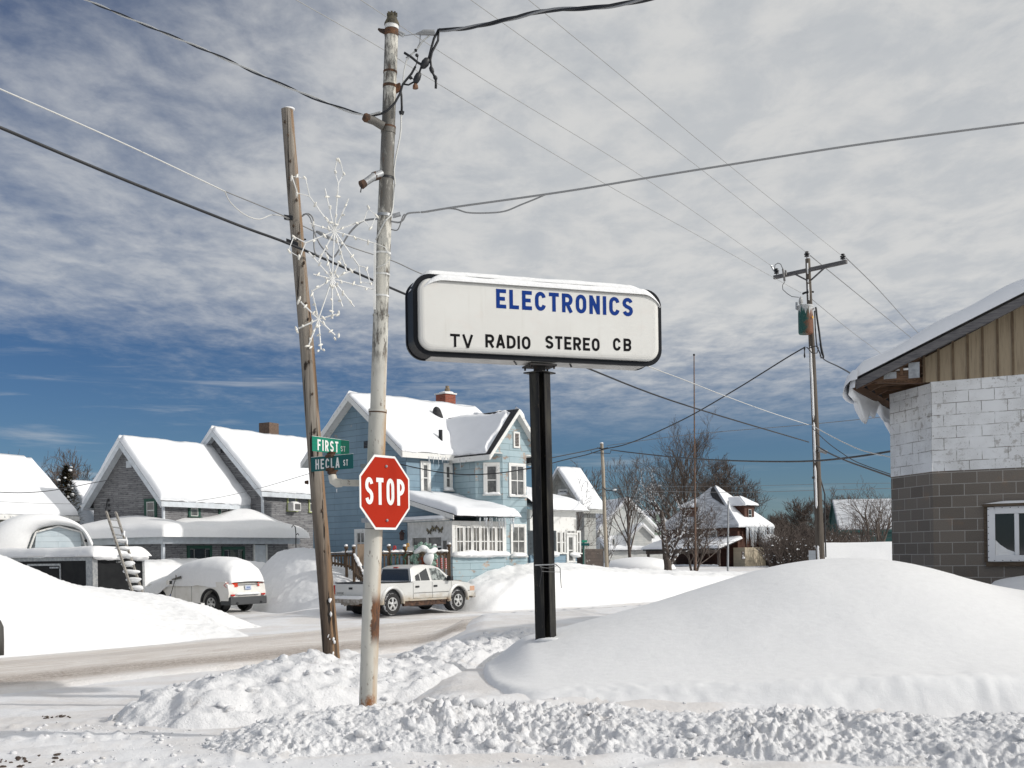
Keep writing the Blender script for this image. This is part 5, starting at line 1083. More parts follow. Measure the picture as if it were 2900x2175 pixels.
part(MB().obox(P(2302, 898, 34.42), (.05, .02, 0), (0, .004, 0), (0, 0, .075)), T, 'yellow_tag', mat('yellow_tag', (.6, .32, .02), .5), tr_)
for pts, r in (([(2309, 870), (2311, 873), (2314, 900), (2320, 940), (2323, 965), (2326, 985), (2332, 1010), (2331, 1015)], .03), ([(2307, 880), (2309, 930), (2312, 970), (2315, 985), (2322, 1000), (2326, 1015)], .02), ([(2294, 985), (2310, 980), (2318, 985), (2314, 1000), (2300, 1000), (2290, 988), (2284, 983)], .016), ([(2277, 983), (2280, 1010), (2279, 1014), (2277, 1008), (2280, 985)], .014), ([(2324, 960), (2322, 975), (2326, 1000), (2333, 1014)], .014)):
    part(MB().tube([P(x, y, 34.75) for x, y in pts], r, 6), T, 'drop_lead', 'cable', smooth=True)
part(MB().tube([rp(1350, 8), P(2336, 1400, 35), P(2337, 1520, 35), P(2339, 1578, 34.9)], .022, 6).tube([rp(1352, -8, -.1), rp(1353, -14, -.1)], .04, 6), T, 'ground_cable', 'cable')
part(MB().tube([rp(1274, 7, -.15), rp(1278, 20, -.2), rp(1282, 30, -.2)], .06, 8), T, 'cable_closure', 'cablegrey', auto=40)

for label, pts, d0, d1, r, mm in (('twisted cable sagging from the transformer pole to the thin pole near the blue house', [(2280, 983), (2230, 1012), (2150, 1062), (2080, 1105), (1960, 1175), (1850, 1228), (1770, 1259), (1712, 1272), (1660, 1288), (1600, 1302), (1540, 1318), (1480, 1332)], 34.8, 52, .022, 'cable'),
        ('upper black cable from the thin pole to the left past the black post', [(1700, 1268), (1650, 1279), (1600, 1289), (1540, 1301), (1480, 1312)], 60, 54, .025, 'cable'),
        ('black cable strung between the thin pole and the block workshop', [(1730, 1274), (1800, 1283), (1950, 1298), (2120, 1306), (2290, 1306), (2420, 1294), (2560, 1272)], 60, 28, .028, 'cable'),
        ('faint wire from the thin pole up to the right behind the transformer pole', [(1720, 1262), (1960, 1230), (2280, 1203), (2530, 1178)], 60, 45, .014, 'wire'),
        ('black drop cable from the transformer pole to the corner of the snowy eave', [(2322, 1008), (2340, 1022), (2370, 1036), (2400, 1052), (2420, 1066)], 34.8, 21, .016, 'cable'),
        ('black cable continuing from the transformer pole down to the block wall', [(2312, 1262), (2350, 1284), (2400, 1306), (2450, 1324), (2530, 1352)], 34.8, 24, .022, 'cable'),
        ('pale wire continuing from the transformer pole to the block wall', [(2300, 1205), (2350, 1233), (2400, 1258), (2450, 1278), (2530, 1296)], 34.8, 26, .014, 'cablewhite'),
        ('thin wire crossing above the continuing cable at the transformer pole', [(2300, 1212), (2340, 1250), (2380, 1280), (2430, 1310), (2530, 1346)], 34.9, 27, .012, 'cable'),
        ('service drop sagging across the front of the blue house', [(1130, 1314), (1180, 1325), (1250, 1338), (1320, 1344), (1400, 1341), (1460, 1333), (1520, 1322)], 42.5, 42.0, .020, 'cable'),
        ('thin distant wire crossing low over the bare trees', [(1705, 1378), (1740, 1386), (1900, 1392), (2100, 1394), (2330, 1388), (2530, 1383)], 66, 60, .014, 'wire'),
        ('higher thin distant wire at the level of the brown house roof', [(1705, 1382), (1900, 1378), (2120, 1376), (2330, 1371), (2530, 1368)], 70, 60, .011, 'wire'),
        ('dark wire swooping over the big white roof to the grey gable house', [(-40, 1392), (0, 1394), (60, 1395.5), (130, 1391), (200, 1380), (260, 1368), (318, 1358)], 40, 50, .016, 'cable'),
        ('faint wire lower on the big white roof', [(-40, 1419), (0, 1420.5), (100, 1425), (210, 1427), (285, 1426)], 40, 55, .009, 'wire'),
        ('thin wire across the upper snow of the grey gable house', [(560, 1418), (640, 1405), (745, 1380), (860, 1346), (890, 1337)], 46, 30, .009, 'wire')):
    cable('service_cable', label, pts, d0, d1, r, mm, n=5)

# ---- thin poles in the middle distance
T = thing('utility_pole', 'slender grey wooden pole with a snowy top in front of the white houses', 'utility pole', P(1719, 1592, 60))
part(MB().tube([P(1704, 1256, 60), P(1708, 1330, 60), P(1712, 1460, 60), P(1719, 1620, 60)], [.085, .09, .095, .105], 12), T, 'pole_shaft', mottled('pale_pole_wood', (.40, .35, .28), (.28, .24, .19), 9, .9, 0, (1, 1, .1)), auto=50)
mb = MB(); mb.blob(P(1704, 1255, 60), (.10, .10, .05), 2, 2, .1); part(mb, T, 'snow_cap', 'snow', smooth=True)
part(MB().tube([P(1691, 1268, 59.9), P(1704, 1272, 59.9), P(1722, 1268, 59.9)], .03, 6).tube([P(1673, 1274, 59.9), P(1676, 1283, 59.9), P(1700, 1283, 59.9), P(1728, 1284, 59.9), P(1731, 1274, 59.9)], .018, 5), T, 'cable_bracket', 'cable')
part(MB().tube([P(1706, 1378, 59.9), P(1716, 1388, 59.9), P(1740, 1390, 59.9)], .03, 6), T, 'cable_clamp', 'cable'); mb = MB(); mb.blob(P(1741, 1387, 59.8), (.11, .08, .05), 6, 2, .2); part(mb, T, 'stuck_snow', 'snow', smooth=True)
T = thing('utility_pole', 'short thin grey pole in front of the brown house', 'utility pole', P(2061, 1618, 75)); part(MB().tube([P(2062.5, 1418, 75), P(2061, 1640, 75)], [.055, .07], 10), T, 'pole_shaft', 'steel', auto=50)
T = thing('antenna_mast', 'very tall thin rusty antenna mast with a round knob on top', 'mast', P(1970, 1612, 66)); part(MB().tube([P(1965.5, 1006, 66), P(1967, 1300, 66), P(1970.5, 1640, 66)], [.03, .045, .06], 8), T, 'mast_tube', mottled('mast_rust', (.17, .10, .07), (.10, .07, .05), 3, .8), auto=50)
mb = MB(); mb.blob(P(1965.5, 1005, 66), .07, 2, 2, 0); part(mb, T, 'knob', 'black', smooth=True)
T = thing('street_sign', 'tiny green street sign on a green post beyond the far snowbank', 'sign', P(1653, 1580, 57)); part(MB().obox(P(1653, 1542, 57), (.55, -.05, 0), (0, .01, 0), (0, 0, .13)), T, 'sign_plate', 'signgreen_shade'); part(MB().obox(P(1655, 1533, 57.02), (.28, .1, 0), (0, .01, 0), (0, 0, .12)), T, 'sign_plate', 'signgreen'); part(MB().tube([P(1652.5, 1534, 57.05), P(1652.5, 1600, 57.05)], .04, 7), T, 'sign_post', mat('green_post', (.02, .09, .07), .5))

# ---- blue house
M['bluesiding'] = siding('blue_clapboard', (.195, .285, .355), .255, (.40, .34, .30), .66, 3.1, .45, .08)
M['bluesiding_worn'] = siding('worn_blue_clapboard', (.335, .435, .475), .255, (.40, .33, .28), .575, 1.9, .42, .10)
T = thing('blue_house', 'pale blue two-storey house with peeling clapboards, glazed white porch and snow-covered roofs', 'house', (-4.16, 45, 0), R(46.5))
def bare_edge(a, b, c, d, k):
    if k == 0: return a.lerp(d, .10).lerp(b.lerp(c, .10), .10), b.lerp(c, .05).lerp(a, .02), c.lerp(b, .05), d.lerp(a, .16).lerp(c.lerp(b, .16), .10)
    return a, b, c, d
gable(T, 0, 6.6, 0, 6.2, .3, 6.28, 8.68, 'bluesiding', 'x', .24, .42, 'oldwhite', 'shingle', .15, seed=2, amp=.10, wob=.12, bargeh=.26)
wp_ = [(2.6, .0), (2.6, -1.27), (3.39, -2.06), (4.81, -2.06), (5.6, -1.27), (5.6, .0)]
mb = MB()
for (a, b), (c_, d_) in zip(wp_[:-1], wp_[1:]): mb.poly([(a, b, .3), (c_, d_, .3), (c_, d_, 6.26), (a, b, 6.26)])
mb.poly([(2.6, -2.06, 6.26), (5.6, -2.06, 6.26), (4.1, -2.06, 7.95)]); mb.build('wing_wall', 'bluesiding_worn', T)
mb = MB(); mb.prism([(2.6, -2.06, 6.25), (3.39, -2.06, 6.25), (2.6, -1.27, 6.25)], (0, 0, -.04)); mb.prism([(5.6, -2.06, 6.25), (4.81, -2.06, 6.25), (5.6, -1.27, 6.25)], (0, 0, -.04)); mb.build('wing_soffit', 'oldwhite', T)
def wingq(a, b, c, d, k):   # shingles bare along the rake and the ridge of the wing
    if k == 0: return a.lerp(b, .045).lerp(d, .03), b, c.lerp(b, .03), d.lerp(c, .07).lerp(a, .07)
    return a, b, c, d
rw = gable(T, 2.6, 5.6, -2.06, 3.4, .3, 6.26, 7.95, 'bluesiding', 'y', .24, .30, 'oldwhite', 'shingle', .14, (0, 1), .12, .05, 7, False, .07, wingq, og1=0, bargeh=.22, wob=.16, rag=.24)
Fm = Face(T, (0, 0), (1, 0)); Fg = Face(T, (0, 6.2), (0, -1)); Fw1 = Face(T, (2.6, 0), (0, -1)); Fw2 = Face(T, (2.6, -1.27), (1, -1)); Fw3 = Face(T, (3.39, -2.06), (1, 0))
def pwin(Fc, x0, y0, x1, y1, **k):
    u0, za = Fc.px(x0, (y0 + y1) / 2); u1, _ = Fc.px(x1, (y0 + y1) / 2); xm = (x0 + x1) / 2; z1 = Fc.px(xm, y0)[1]; z0 = Fc.px(xm, y1)[1]; return window(Fc, u0, u1, z0, z1, **k)
pwin(Fm, 1190, 1306, 1218, 1392, trim='oldwhite', tw=.13); pwin(Fm, 1256, 1312, 1280, 1388, trim='oldwhite', tw=.12, sill_snow=.16)
pwin(Fw2, 1369, 1310, 1416, 1400, trim='oldwhite', tw=.13, sill_snow=.10); pwin(Fw3, 1440, 1312, 1487, 1404, trim='oldwhite', tw=.10, cols=(.5,), sill_snow=.06)
pwin(Fw3, 1445, 1484, 1489, 1575, trim='oldwhite', tw=.10, cols=(.5,), sill_snow=.22)
u0, z0 = Fw3.px(1453, 1268); u1, z1 = Fw3.px(1470, 1224); mb = MB(); Fw3.box(mb, u0, u1, z0, z1, 0, .05); fv = mb.build('attic_vent', 'oldwhite', T); mb = MB()
for k in range(9): z = z0 + .1 + (z1 - z0 - .2) * k / 8; Fw3.box(mb, u0 + .08, u1 - .08, z - .022, z + .022, .05, .062)
mb.build('louvres', mat('louvre_brown', (.06, .045, .04), .7), fv)
u0, z0 = Fg.px(1031, 1268); u1, z1 = Fg.px(1045, 1250); mb = MB()
for k in range(5): z = z0 + (z1 - z0) * k / 4; Fg.box(mb, u0, u0 + .55, z - .03, z + .02, 0, .02)
mb.build('wall_vent', 'black', T)
pwin(Fg, 1006, 1498, 1040, 1568, trim='oldwhite', tw=.14, cols=(.5,))
# corner boards
mb = MB()
for x, y in ((0, 0),): mb.box(x - .012, x + .07, y - .012, y + .07, .3, 6.25)
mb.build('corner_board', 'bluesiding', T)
# glazed porch
PX1 = 2.95; PYF = -2.6; mb = MB(); zs, zh = Face(T, (0, PYF), (1, 0)).px(1350, 1572)[1], 3.42
Fp = Face(T, (0, PYF), (1, 0)); Fs2 = Face(T, (0, 0), (0, -1))
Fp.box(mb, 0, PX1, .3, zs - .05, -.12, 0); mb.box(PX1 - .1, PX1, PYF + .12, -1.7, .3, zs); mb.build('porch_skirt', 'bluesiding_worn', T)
mb = MB(); Fp.box(mb, -.02, .16, zs - .05, zh, -.14, .014); Fp.box(mb, PX1 - .14, PX1 + .02, zs - .05, zh, -.14, .014); Fp.box(mb, .16, PX1 - .14, zh - .20, zh, -.12, .004); Fp.box(mb, -.03, PX1 + .05, zs - .05, zs + .02, -.14, .06); mb.build('porch_frame', 'oldwhite', T)
nW = 6
for k in range(nW):
    w_ = (PX1 - .30) / nW; window(Fp, .16 + w_ * k + .004, .16 + w_ * (k + 1) - .004, zs + .04, zh - .205, trim='oldwhite', glass='curtain', tw=.03, proud=.03, cols=(.5,), mids=(.47,))
snow_roll([Fp.pt(-.08, zs + .0, .06), Fp.pt(PX1 + .16, zs - .01, .07)], .165, 14, .95, .38, .04, 0, 12, .5).build('sill_snow', 'snow', T, True)
mb = MB(); Fs2.box(mb, .02, 2.44, zh - .62, zh, -.12, .0); Fs2.box(mb, .02, .30, .9, zh - .62, -.12, .0); Fs2.box(mb, 1.98, 2.46, .9, zh - .62, -.12, .0); Fs2.box(mb, 1.12, 1.22, 1.0, zh - .62, -.12, .0); Fs2.box(mb, .30, 1.98, zh - 1.02, zh - .95, -.12, 0); mb.build('porch_side_frame', 'white', T)
g_ = MB(); Fs2.rect(g_, .30, 1.98, zh - .96, zh - .62, -.06); Fs2.rect(g_, .30, 1.12, 1.1, zh - 1.02, -.06); g_.build('porch_side_glass', 'greyglass', T)
mb = MB(); Fs2.rect(mb, 1.22, 1.98, .9, zh - 1.02, -1.1); mb.build('porch_interior', mat('dim_interior', (.04, .035, .035), .9), T)
mb = MB(); Fs2.box(mb, 1.26, 1.50, 1.0, zh - 1.1, -.5, -.46); mb.build('inner_door', 'oldwhite', T)
Fd = Face(T, (-.02, -1.20), (-.72, .70)); mb = MB(); dz0, dz1 = 1.15, zh - .98
Fd.box(mb, -.0, .11, dz0, dz1, 0, .045); Fd.box(mb, .70, .82, dz0, dz1, 0, .045); Fd.box(mb, .11, .70, dz1 - .16, dz1, 0, .045); Fd.box(mb, .11, .70, dz0, dz0 + .14, 0, .045); Fd.box(mb, .11, .70, dz0 + .42, dz0 + .48, 0, .045); dr = mb.build('open_door', 'white', T); g_ = MB(); Fd.rect(g_, .11, .70, dz0 + .14, dz1 - .16, .02); g_.build('pane', 'greyglass', dr)
window(Fs2, 2.0, 2.42, 1.55, zh - .66, trim='white', tw=.06, proud=.02)
# porch roof: a lean-to with a blue cheek wall, snow sliding over the eave
zc0, zc1 = 4.28, 3.56
mb = MB(); mb.prism([(-.25, .0, zc0), (-.25, PYF - .35, zc1 - .0), (-.25, PYF - .35, zc1 + .10), (-.25, .0, zc0 + .10)], (PX1 + .45, 0, 0)); pr_ = mb.build('porch_roof', 'shingle', T)
mb = MB(); mb.prism([(-.30, .0, zc0 - .06), (-.30, PYF - .38, zc1 - .10), (-.30, PYF - .38, zc1 + .06), (-.30, .0, zc0 + .12)], (.045, 0, 0)); mb.build('porch_bargeboard', 'oldwhite', T)
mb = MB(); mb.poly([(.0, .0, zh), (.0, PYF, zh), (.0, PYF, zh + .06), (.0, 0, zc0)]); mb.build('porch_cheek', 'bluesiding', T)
snow_slab('roof_snow', pr_, (-.22, PYF - .55, zc1 + .03), (PX1 + .35, PYF - .55, zc1 + .03), (PX1 + .25, -.02, zc0 + .12), (-.22, -.02, zc0 + .12), .29, (1, .8, 0, .5), .30, .08, 13, wob=.14)
mb = MB(); mb.prism([(-.40, .1, zh + .02), (-.40, PYF + .1, zh + .02), (.0, PYF + .1, zh + .02), (0, .1, zh + .02)], (0, 0, .05)); mb.build('side_ledge', 'white', T)
snow_slab('ledge_snow', T, (-.42, PYF + .1, zh + .075), (-.42, .2, zh + .075), (-.0, .2, zh + .075), (-.0, PYF + .1, zh + .075), .14, (1, 1, 0, 1), .15, .02, 3, wob=.02)
icicles('icicles', T, (.9, PYF - .50, zc1 - .05), (PX1 + .1, PYF - .50, zc1 - .05), 26, .15, .75, .026, 4)
icicles('icicles', T, (.9, -.28, 6.06), (2.3, -.28, 6.06), 16, .1, .55, .022, 7); icicles('icicles', T, (2.34, -.6, 6.02), (2.34, -.9, 6.02), 3, .2, .5, .022, 8)
# brick chimney, soil pipe, thawed patch
Fc_ = Face(T, (0, 3.9), (1, 0)); u0, zb_ = Fc_.px(1262, 1176); u1, zt_ = Fc_.px(1290, 1118)
mb = MB(); mb.box(u0, u1, 3.9, 3.9 + (u1 - u0), zb_ - .6, zt_); ch = mb.build('chimney', 'brick', T)
mb = MB(); mb.box(u0 - .05, u1 + .05, 3.85, 3.95 + (u1 - u0), zt_ + .002, zt_ + .06); mb.build('chimney_cap', 'oldwhite', ch); mb = MB(); mb.blob(((u0 + u1) / 2, 3.9 + (u1 - u0) / 2, zt_ + .07), ((u1 - u0) * .55, (u1 - u0) * .55, .08), 3, 2, .1); mb.build('snow_cap', 'snow', ch, True)
mb = MB(); mb.lathe([(.13, 0), (.13, .16), (.09, .18), (.09, .3)], ((u0 + u1) / 2, 4.1, zt_ + .1), 12); mb.build('chimney_pot', mottled('clay_pot', (.25, .19, .13), (.15, .12, .09), 12, .8), ch)
sl_ = (8.68 - 6.28) / 3.1
def on_main(px, py):     # point where the sight line meets the snow of the front slope
    for yy in np.linspace(-.3, 3.1, 200):
        F_ = Face(T, (0, yy), (1, 0)); u, z = F_.px(px, py)
        if z <= 6.28 + sl_ * yy + .29: return Vector((u, yy, z))
nS = Vector((0, -sl_, 1)).normalized()
p = on_main(1237, 1176); mb = MB(); mb.blob(p, (.20, .30, .36), 5, 3, .35); mb.build('bare_shingle_patch', 'shingle', T, True)
p = on_main(1248, 1246); mb = MB(); mb.tube([p + Vector((0, 0, -.1)), p + Vector((0, 0, .42))], .085, 10); mb.build('soil_pipe', 'black', T, auto=40)
# second glazed porch on the far side
mb = MB(); E0, E1, EY = 6.2, 9.3, -.95; Fq = Face(T, (0, EY), (1, 0)); ez0 = Fq.px(1600, 1570)[1]; ez1 = Fq.px(1600, 1448)[1]
Fq.box(mb, E0, E1, Fq.px(1600, 1503)[1], ez1, -.15, .0); Fq.box(mb, E1 - .18, E1, ez0, ez1 - .35, -.15, 0); mb.box(E1 - .12, E1, EY + .15, 2.2, .5, ez1); mb.build('rear_porch_frame', 'oldwhite', T)
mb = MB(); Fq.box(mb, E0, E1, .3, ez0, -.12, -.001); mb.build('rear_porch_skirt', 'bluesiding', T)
for a, b in ((1574, 1588), (1589, 1600), (1632, 1643)): pwin(Fq, a, 1503, b, 1566, trim='oldwhite', glass='curtain', tw=.05)
fd_ = pwin(Fq, 1603, 1512, 1627, 1590, trim='white', glass='greyglass', tw=.12, mids=(.45,)); fd_.name = 'porch_door'
pwin(Fq, 1602, 1500, 1629, 1511, trim='oldwhite', tw=.04, mids=(), cols=(.5,))
snow_slab('roof_snow', T, (E0 - .2, EY - .45, ez1 + .03), (E1 + .35, EY - .45, ez1 + .03), (E1 + .35, 2.3, ez1 + .95), (E0 - .2, 2.3, ez1 + 1.05), .42, (1, 1, 0, 0), .65, .06, 17)
mb = MB(); mb.box(E0 - .1, E1 + .3, EY - .35, 2.3, ez1 + .002, ez1 + .06); mb.build('rear_porch_eave', 'white', T)
snow_roll([Fq.pt(6.3, ez0, .06), Fq.pt(7.95, ez0 - .02, .08)], .20, 15, .9, .4, .04, 0, 12, .5).build('sill_snow', 'snow', T, True); snow_roll([Fq.pt(8.75, ez0, .06), Fq.pt(9.45, ez0 - .1, .08)], .19, 16, .9, .4, .04, 0, 12, .5).build('sill_snow', 'snow', T, True)
# satellite dish on the wing
Fx = Face(T, (4.81, -2.06), (1, 0)); u, z = Fw3.px(1498, 1440); c0 = Fw3.pt(u, z, .42); mb = MB(); mtx = Matrix.Rotation(R(55), 3, 'X') @ Matrix.Rotation(R(25), 3, 'Y')
mb.lathe([(0.0, 0), (.15, .015), (.28, .05), (.29, .055), (.15, .03), (0, .02)], c0, 20, mtx); mb.tube([c0, Fw3.pt(u - .12, z - .42, .2), Fw3.pt(u - .12, z - .45, 0)], .02, 6); mb.build('satellite_dish', 'cablegrey', T, auto=50)
# butterfly wall ornaments over the porch door, lantern beside it
mb = MB()
for u, z in ((1.33, zh - .36), (1.95, zh - .32), (1.62, zh - .26)):
    for s_ in (-1, 1): mb.prism([Fs2.pt(u, z, .02), Fs2.pt(u + s_ * .14, z + .12, .02), Fs2.pt(u + s_ * .16, z + .01, .02), Fs2.pt(u + s_ * .08, z - .05, .02), Fs2.pt(u + s_ * .10, z - .14, .02), Fs2.pt(u + s_ * .02, z - .09, .02)], Fs2.n * .015)
mb.build('butterfly_ornaments', mottled('butterfly_metal', (.22, .19, .10), (.05, .045, .04), 12, .5), T)
u, z = Fg.px(1153, 1484); mb = MB(); q0 = Fg.pt(6.05, 2.95, .16); mb.lathe([(.02, -.24), (.09, -.2), (.09, .0), (.12, .04), (.03, .16), (.01, .2)], q0, 8); mb.tube([q0 + Vector((0, 0, .16)), Fg.pt(6.05, 3.12, 0)], .015, 5); mb.build('lantern', mottled('lantern_iron', (.10, .05, .04), (.04, .03, .03), 9, .6), T)

# ---- grey house with the snow-laden porch
M['greysiding'] = m = mat('grey_asphalt_siding', (.17, .17, .172), .85); nt = m.node_tree; u, z, uv = wallcoord(m)
br = nd(nt, 'ShaderNodeTexBrick', {'Vector': uv, 'Scale': 1.0, 'Brick Width': .62, 'Row Height': .088, 'Mortar Size': .007, 'Mortar Smooth': .3, 'Color1': (.245, .245, .25), 'Color2': (.165, .165, .172), 'Mortar': (.06, .06, .062)})
n1_ = noise(nt, scl(nt, uv, (2.2, 10, 1)), 1.5, 5, .65); setc(m, mixc(nt, mapr(nt, n1_, .52, .62), br.outputs[0], mixc(nt, 1.0, br.outputs[0], (.52, .52, .54), 'MULTIPLY'))); bump(m, br.outputs[0], .3, .01)
M['greentrim'] = mottled('dark_green_trim', (.012, .075, .05), (.02, .06, .045), 8, .6)
M['limetrim'] = mottled('faded_lime_trim', (.42, .47, .20), (.30, .34, .16), 8, .7)
M['bluewhite'] = mottled('bluish_white_trim', (.60, .64, .68), (.52, .55, .58), 4, .6)
T = thing('grey_house', 'grey-sided house of two gabled blocks with green window trim and snow-buried porch', 'house', (-15.4, 50, .3), R(61.3))
gable(T, 0, 6.2, 0, 4.4, -.3, 4.55, 7.0, 'greysiding', 'x', .30, .42, 'bluewhite', 'shingle', .30, seed=21, og1=0, amp=.09, wob=.12, bargeh=.30)
gable(T, 5.29, 12.5, -1.08, 4.48, -.3, 5.1, 7.9, 'greysiding', 'x', .28, .40, 'bluewhite', 'shingle', .26, seed=25, amp=.10, wob=.12, bargeh=.30)
GA = Face(T, (0, 4.4), (0, -1)); GF = Face(T, (0, 0), (1, 0)); BF = Face(T, (0, -1.08), (1, 0)); BG = Face(T, (5.29, 4.4), (0, -1)); PF = Face(T, (0, -1.75), (1, 0)); PG = Face(T, (-1.75, 4.4), (0, -1))
pwin(GA, 410, 1412, 445, 1470, trim='greentrim', tw=.14, sash='white'); pwin(GF, 532, 1411, 566, 1462, trim='greentrim', tw=.14, sash='white'); pwin(GF, 618, 1416, 650, 1466, trim='greentrim', tw=.14, sash='white')
pwin(BF, 812, 1395, 839, 1446, trim='limetrim', tw=.08); pwin(BF, 873, 1398, 900, 1450, trim='limetrim', tw=.08)
mb = MB(); u0, z0 = GA.px(359, 1325); u1, z1 = GA.px(373, 1305); GA.box(mb, u0, u1, z0, z1, 0, .04); mb.build('attic_vent', 'bluewhite', T); mb = MB(); u0, z0 = BG.px(626, 1283); u1, z1 = BG.px(638, 1270)
BG.box(mb, u0, u1, z0, z1, 0, .03); mb.build('attic_vent', 'shingle', T)
for q_ in ((-.05, .05, -.05, .05, -.3, 4.5), (5.24, 5.34, -1.13, -1.03, -.3, 5.05)): MB().box(*q_).build('corner_board', 'bluewhite', T)
Fb_ = Face(T, (0, 1.9), (1, 0)); u0, zb_ = Fb_.px(763, 1244); u1, zt_ = Fb_.px(793, 1200); mb = MB(); w_ = min(.75, abs(u1 - u0)); mb.box(u0, u0 + w_, 1.9, 2.6, zb_ - .5, zt_); mb.build('chimney', mottled('old_brick', (.16, .11, .08), (.10, .07, .055), 10, .9), T)
u0, z0 = BF.px(817, 1447); u1, z1 = BF.px(848, 1421); mb = MB(); BF.box(mb, u0 - .1, u0 + .48, z0, z0 + .40, -.05, .40); ac = mb.build('air_conditioner', 'white', T, bevel=.02)
mb = MB(); BF.box(mb, u0 + .02, u0 + .42, z0 + .06, z0 + .34, .401, .412); mb.build('grille', mat('grille_grey', (.10, .10, .10), .7), ac); mb = MB(); mb.blob(BF.pt(u0 + .19, z0 + .42, .2), (.30, .22, .05), 2, 2, .1); mb.build('snow_cap', 'snow', ac, True)
# porch
mb = MB(); PE = 6.3; zp = 2.45
PF.box(mb, -1.75, PE, -.3, zp, -.1, 0); PG.box(mb, 0, 6.0, -.3, zp, -.1, 0); mb.build('porch_wall', 'greysiding', T)
mb = MB(); mb.box(-2.1, PE + .5, -2.1, -2.06, zp + .04, zp + .30); mb.box(-2.1, -2.06, -2.06, 4.6, zp + .04, zp + .30); mb.box(-2.06, PE + .5, -2.06, 0, zp + .002, zp + .05); mb.box(-2.06, 0, 0, 4.6, zp + .002, zp + .05); mb.build('porch_fascia', 'bluewhite', T)
mb = MB(); mb.box(-1.81, -1.69, -1.81, -1.69, -.3, zp); mb.build('porch_corner_board', 'bluewhite', T)
def pwide(Fc, x0, x1, yt, sidew):
    u0 = Fc.px(x0, 1560)[0]; u1 = Fc.px(x1, 1560)[0]; z1 = Fc.px((x0 + x1) / 2, yt)[1]; z0 = -.1
    mb = MB(); Fc.box(mb, u0, u0 + .14, z0, z1, 0, .05); Fc.box(mb, u1 - .14, u1, z0, z1, 0, .05); Fc.box(mb, u0 + .14, u1 - .14, z1 - .14, z1, 0, .047); fr = mb.build('window', 'greentrim', T)
    g_ = MB(); Fc.rect(g_, u0 + .1, u1 - .1, z0, z1 - .1, .012); g_.build('pane', 'glass', fr); mb = MB(); q_ = (u1 - u0 - .28) * .22
    for a in (u0 + .14 + q_, u1 - .14 - q_): Fc.box(mb, a - .025, a + .025, z0, z1 - .14, .013, .035)
    for a, b in ((u0 + .14, u0 + .14 + q_ - .025), (u1 - .14 - q_ + .025, u1 - .14)): Fc.box(mb, a, b, z1 - .8, z1 - .76, .013, .033); Fc.box(mb, a, b, z1 - .18, z1 - .14, .013, .03)
    mb.build('sash', 'greysiding', fr)
pwide(PF, 529, 599, 1545, 0); pwide(PF, 627, 692, 1548, 0)
u0 = PF.px(716, 1560)[0]; u1 = PF.px(755, 1560)[0]; mb = MB(); PF.box(mb, u0, u0 + .10, -.3, zp - .02, 0, .06); PF.box(mb, u1 - .10, u1, -.3, zp - .02, 0, .06); mb.build('door_frame', 'white', T); mb = MB(); PF.box(mb, u0 + .10, u1 - .10, -.3, zp - .05, .002, .03); mb.build('porch_door', 'bluewhite', T)
uw = PG.px(400, 1560)[0]; mb = MB(); PG.box(mb, 3.3, 4.4, .2, zp - .15, 0, .04); mb.build('shutter', 'greentrim', T)
X_, Y_ = np.meshgrid(np.linspace(-2.45, PE + .85, 110), np.linspace(-2.5, 4.9, 90))
e1, e2, e3, e4 = X_ + 2.45, Y_ + 2.5, PE + .85 - X_, 4.9 - Y_; k_ = .35; ed = -k_ * np.log(np.exp(-e1 / k_) + np.exp(-e2 / k_) + np.exp(-e3 / k_ * .9) + np.exp(-e4 / k_)) + .18
ed = np.clip(ed, 0, 9); em = np.minimum(np.minimum(e1, e2), np.minimum(e3, e4))
Z_ = zp + .30 + .46 * np.sqrt(np.clip(1 - (1 - np.clip(em / .5, 0, 1)) ** 2, 0, 1)) + .17 * ed + .62 * np.exp(-((X_ - 4.8) / 1.5) ** 2 - ((Y_ + .6) / 1.3) ** 2) + .20 * np.exp(-((X_ + .6) / .8) ** 2 - ((Y_ - 1.6) / 1.6) ** 2) + .10 * fbm(X_ * .7, Y_ * .7, 9, 3) - .12 * np.exp(-((X_ - .6) / .5) ** 2)
Z_ = np.where(em < .002, zp + .28, Z_); np_mesh('porch_snow', np.stack([X_ + .05 * fbm(X_ * 2, Y_ * 2, 3, 2) * (em < .5), Y_ + .10 * fbm(X_ * 1.3, Y_, 4, 3) * (em < .5), Z_], -1), 'drift', T)
mb = MB()
for x_, y_ in ((-.01, 3.2),): 
    for k in range(5): mb.tube([GA.pt(1.0 + .02 * k, 4.6 - k * .25, .04), GA.pt(1.0 + .02 * k, 4.5 - k * .25, .04)], .05, 6)
mb.tube([GA.pt(.95, 4.55, .05), GA.pt(.85, 4.1, .06), GA.pt(.95, 3.7, .05), GA.pt(1.1, 3.6, .05)], .02, 5); mb.build('service_entrance', 'black', T)
T2 = thing('shepherd_hook', 'thin black wrought iron hook stand beside the grey house', 'hook stand', P(838, 1560, 50)); part(MB().tube([P(838, 1600, 50), P(838, 1510, 50), P(836, 1492, 50), P(830, 1487, 50), P(826, 1494, 50)], .022, 6).tube([P(838, 1515, 50), P(844, 1510, 50), P(846, 1516, 50)], .018, 5), T2, 'rod', 'black', smooth=True)

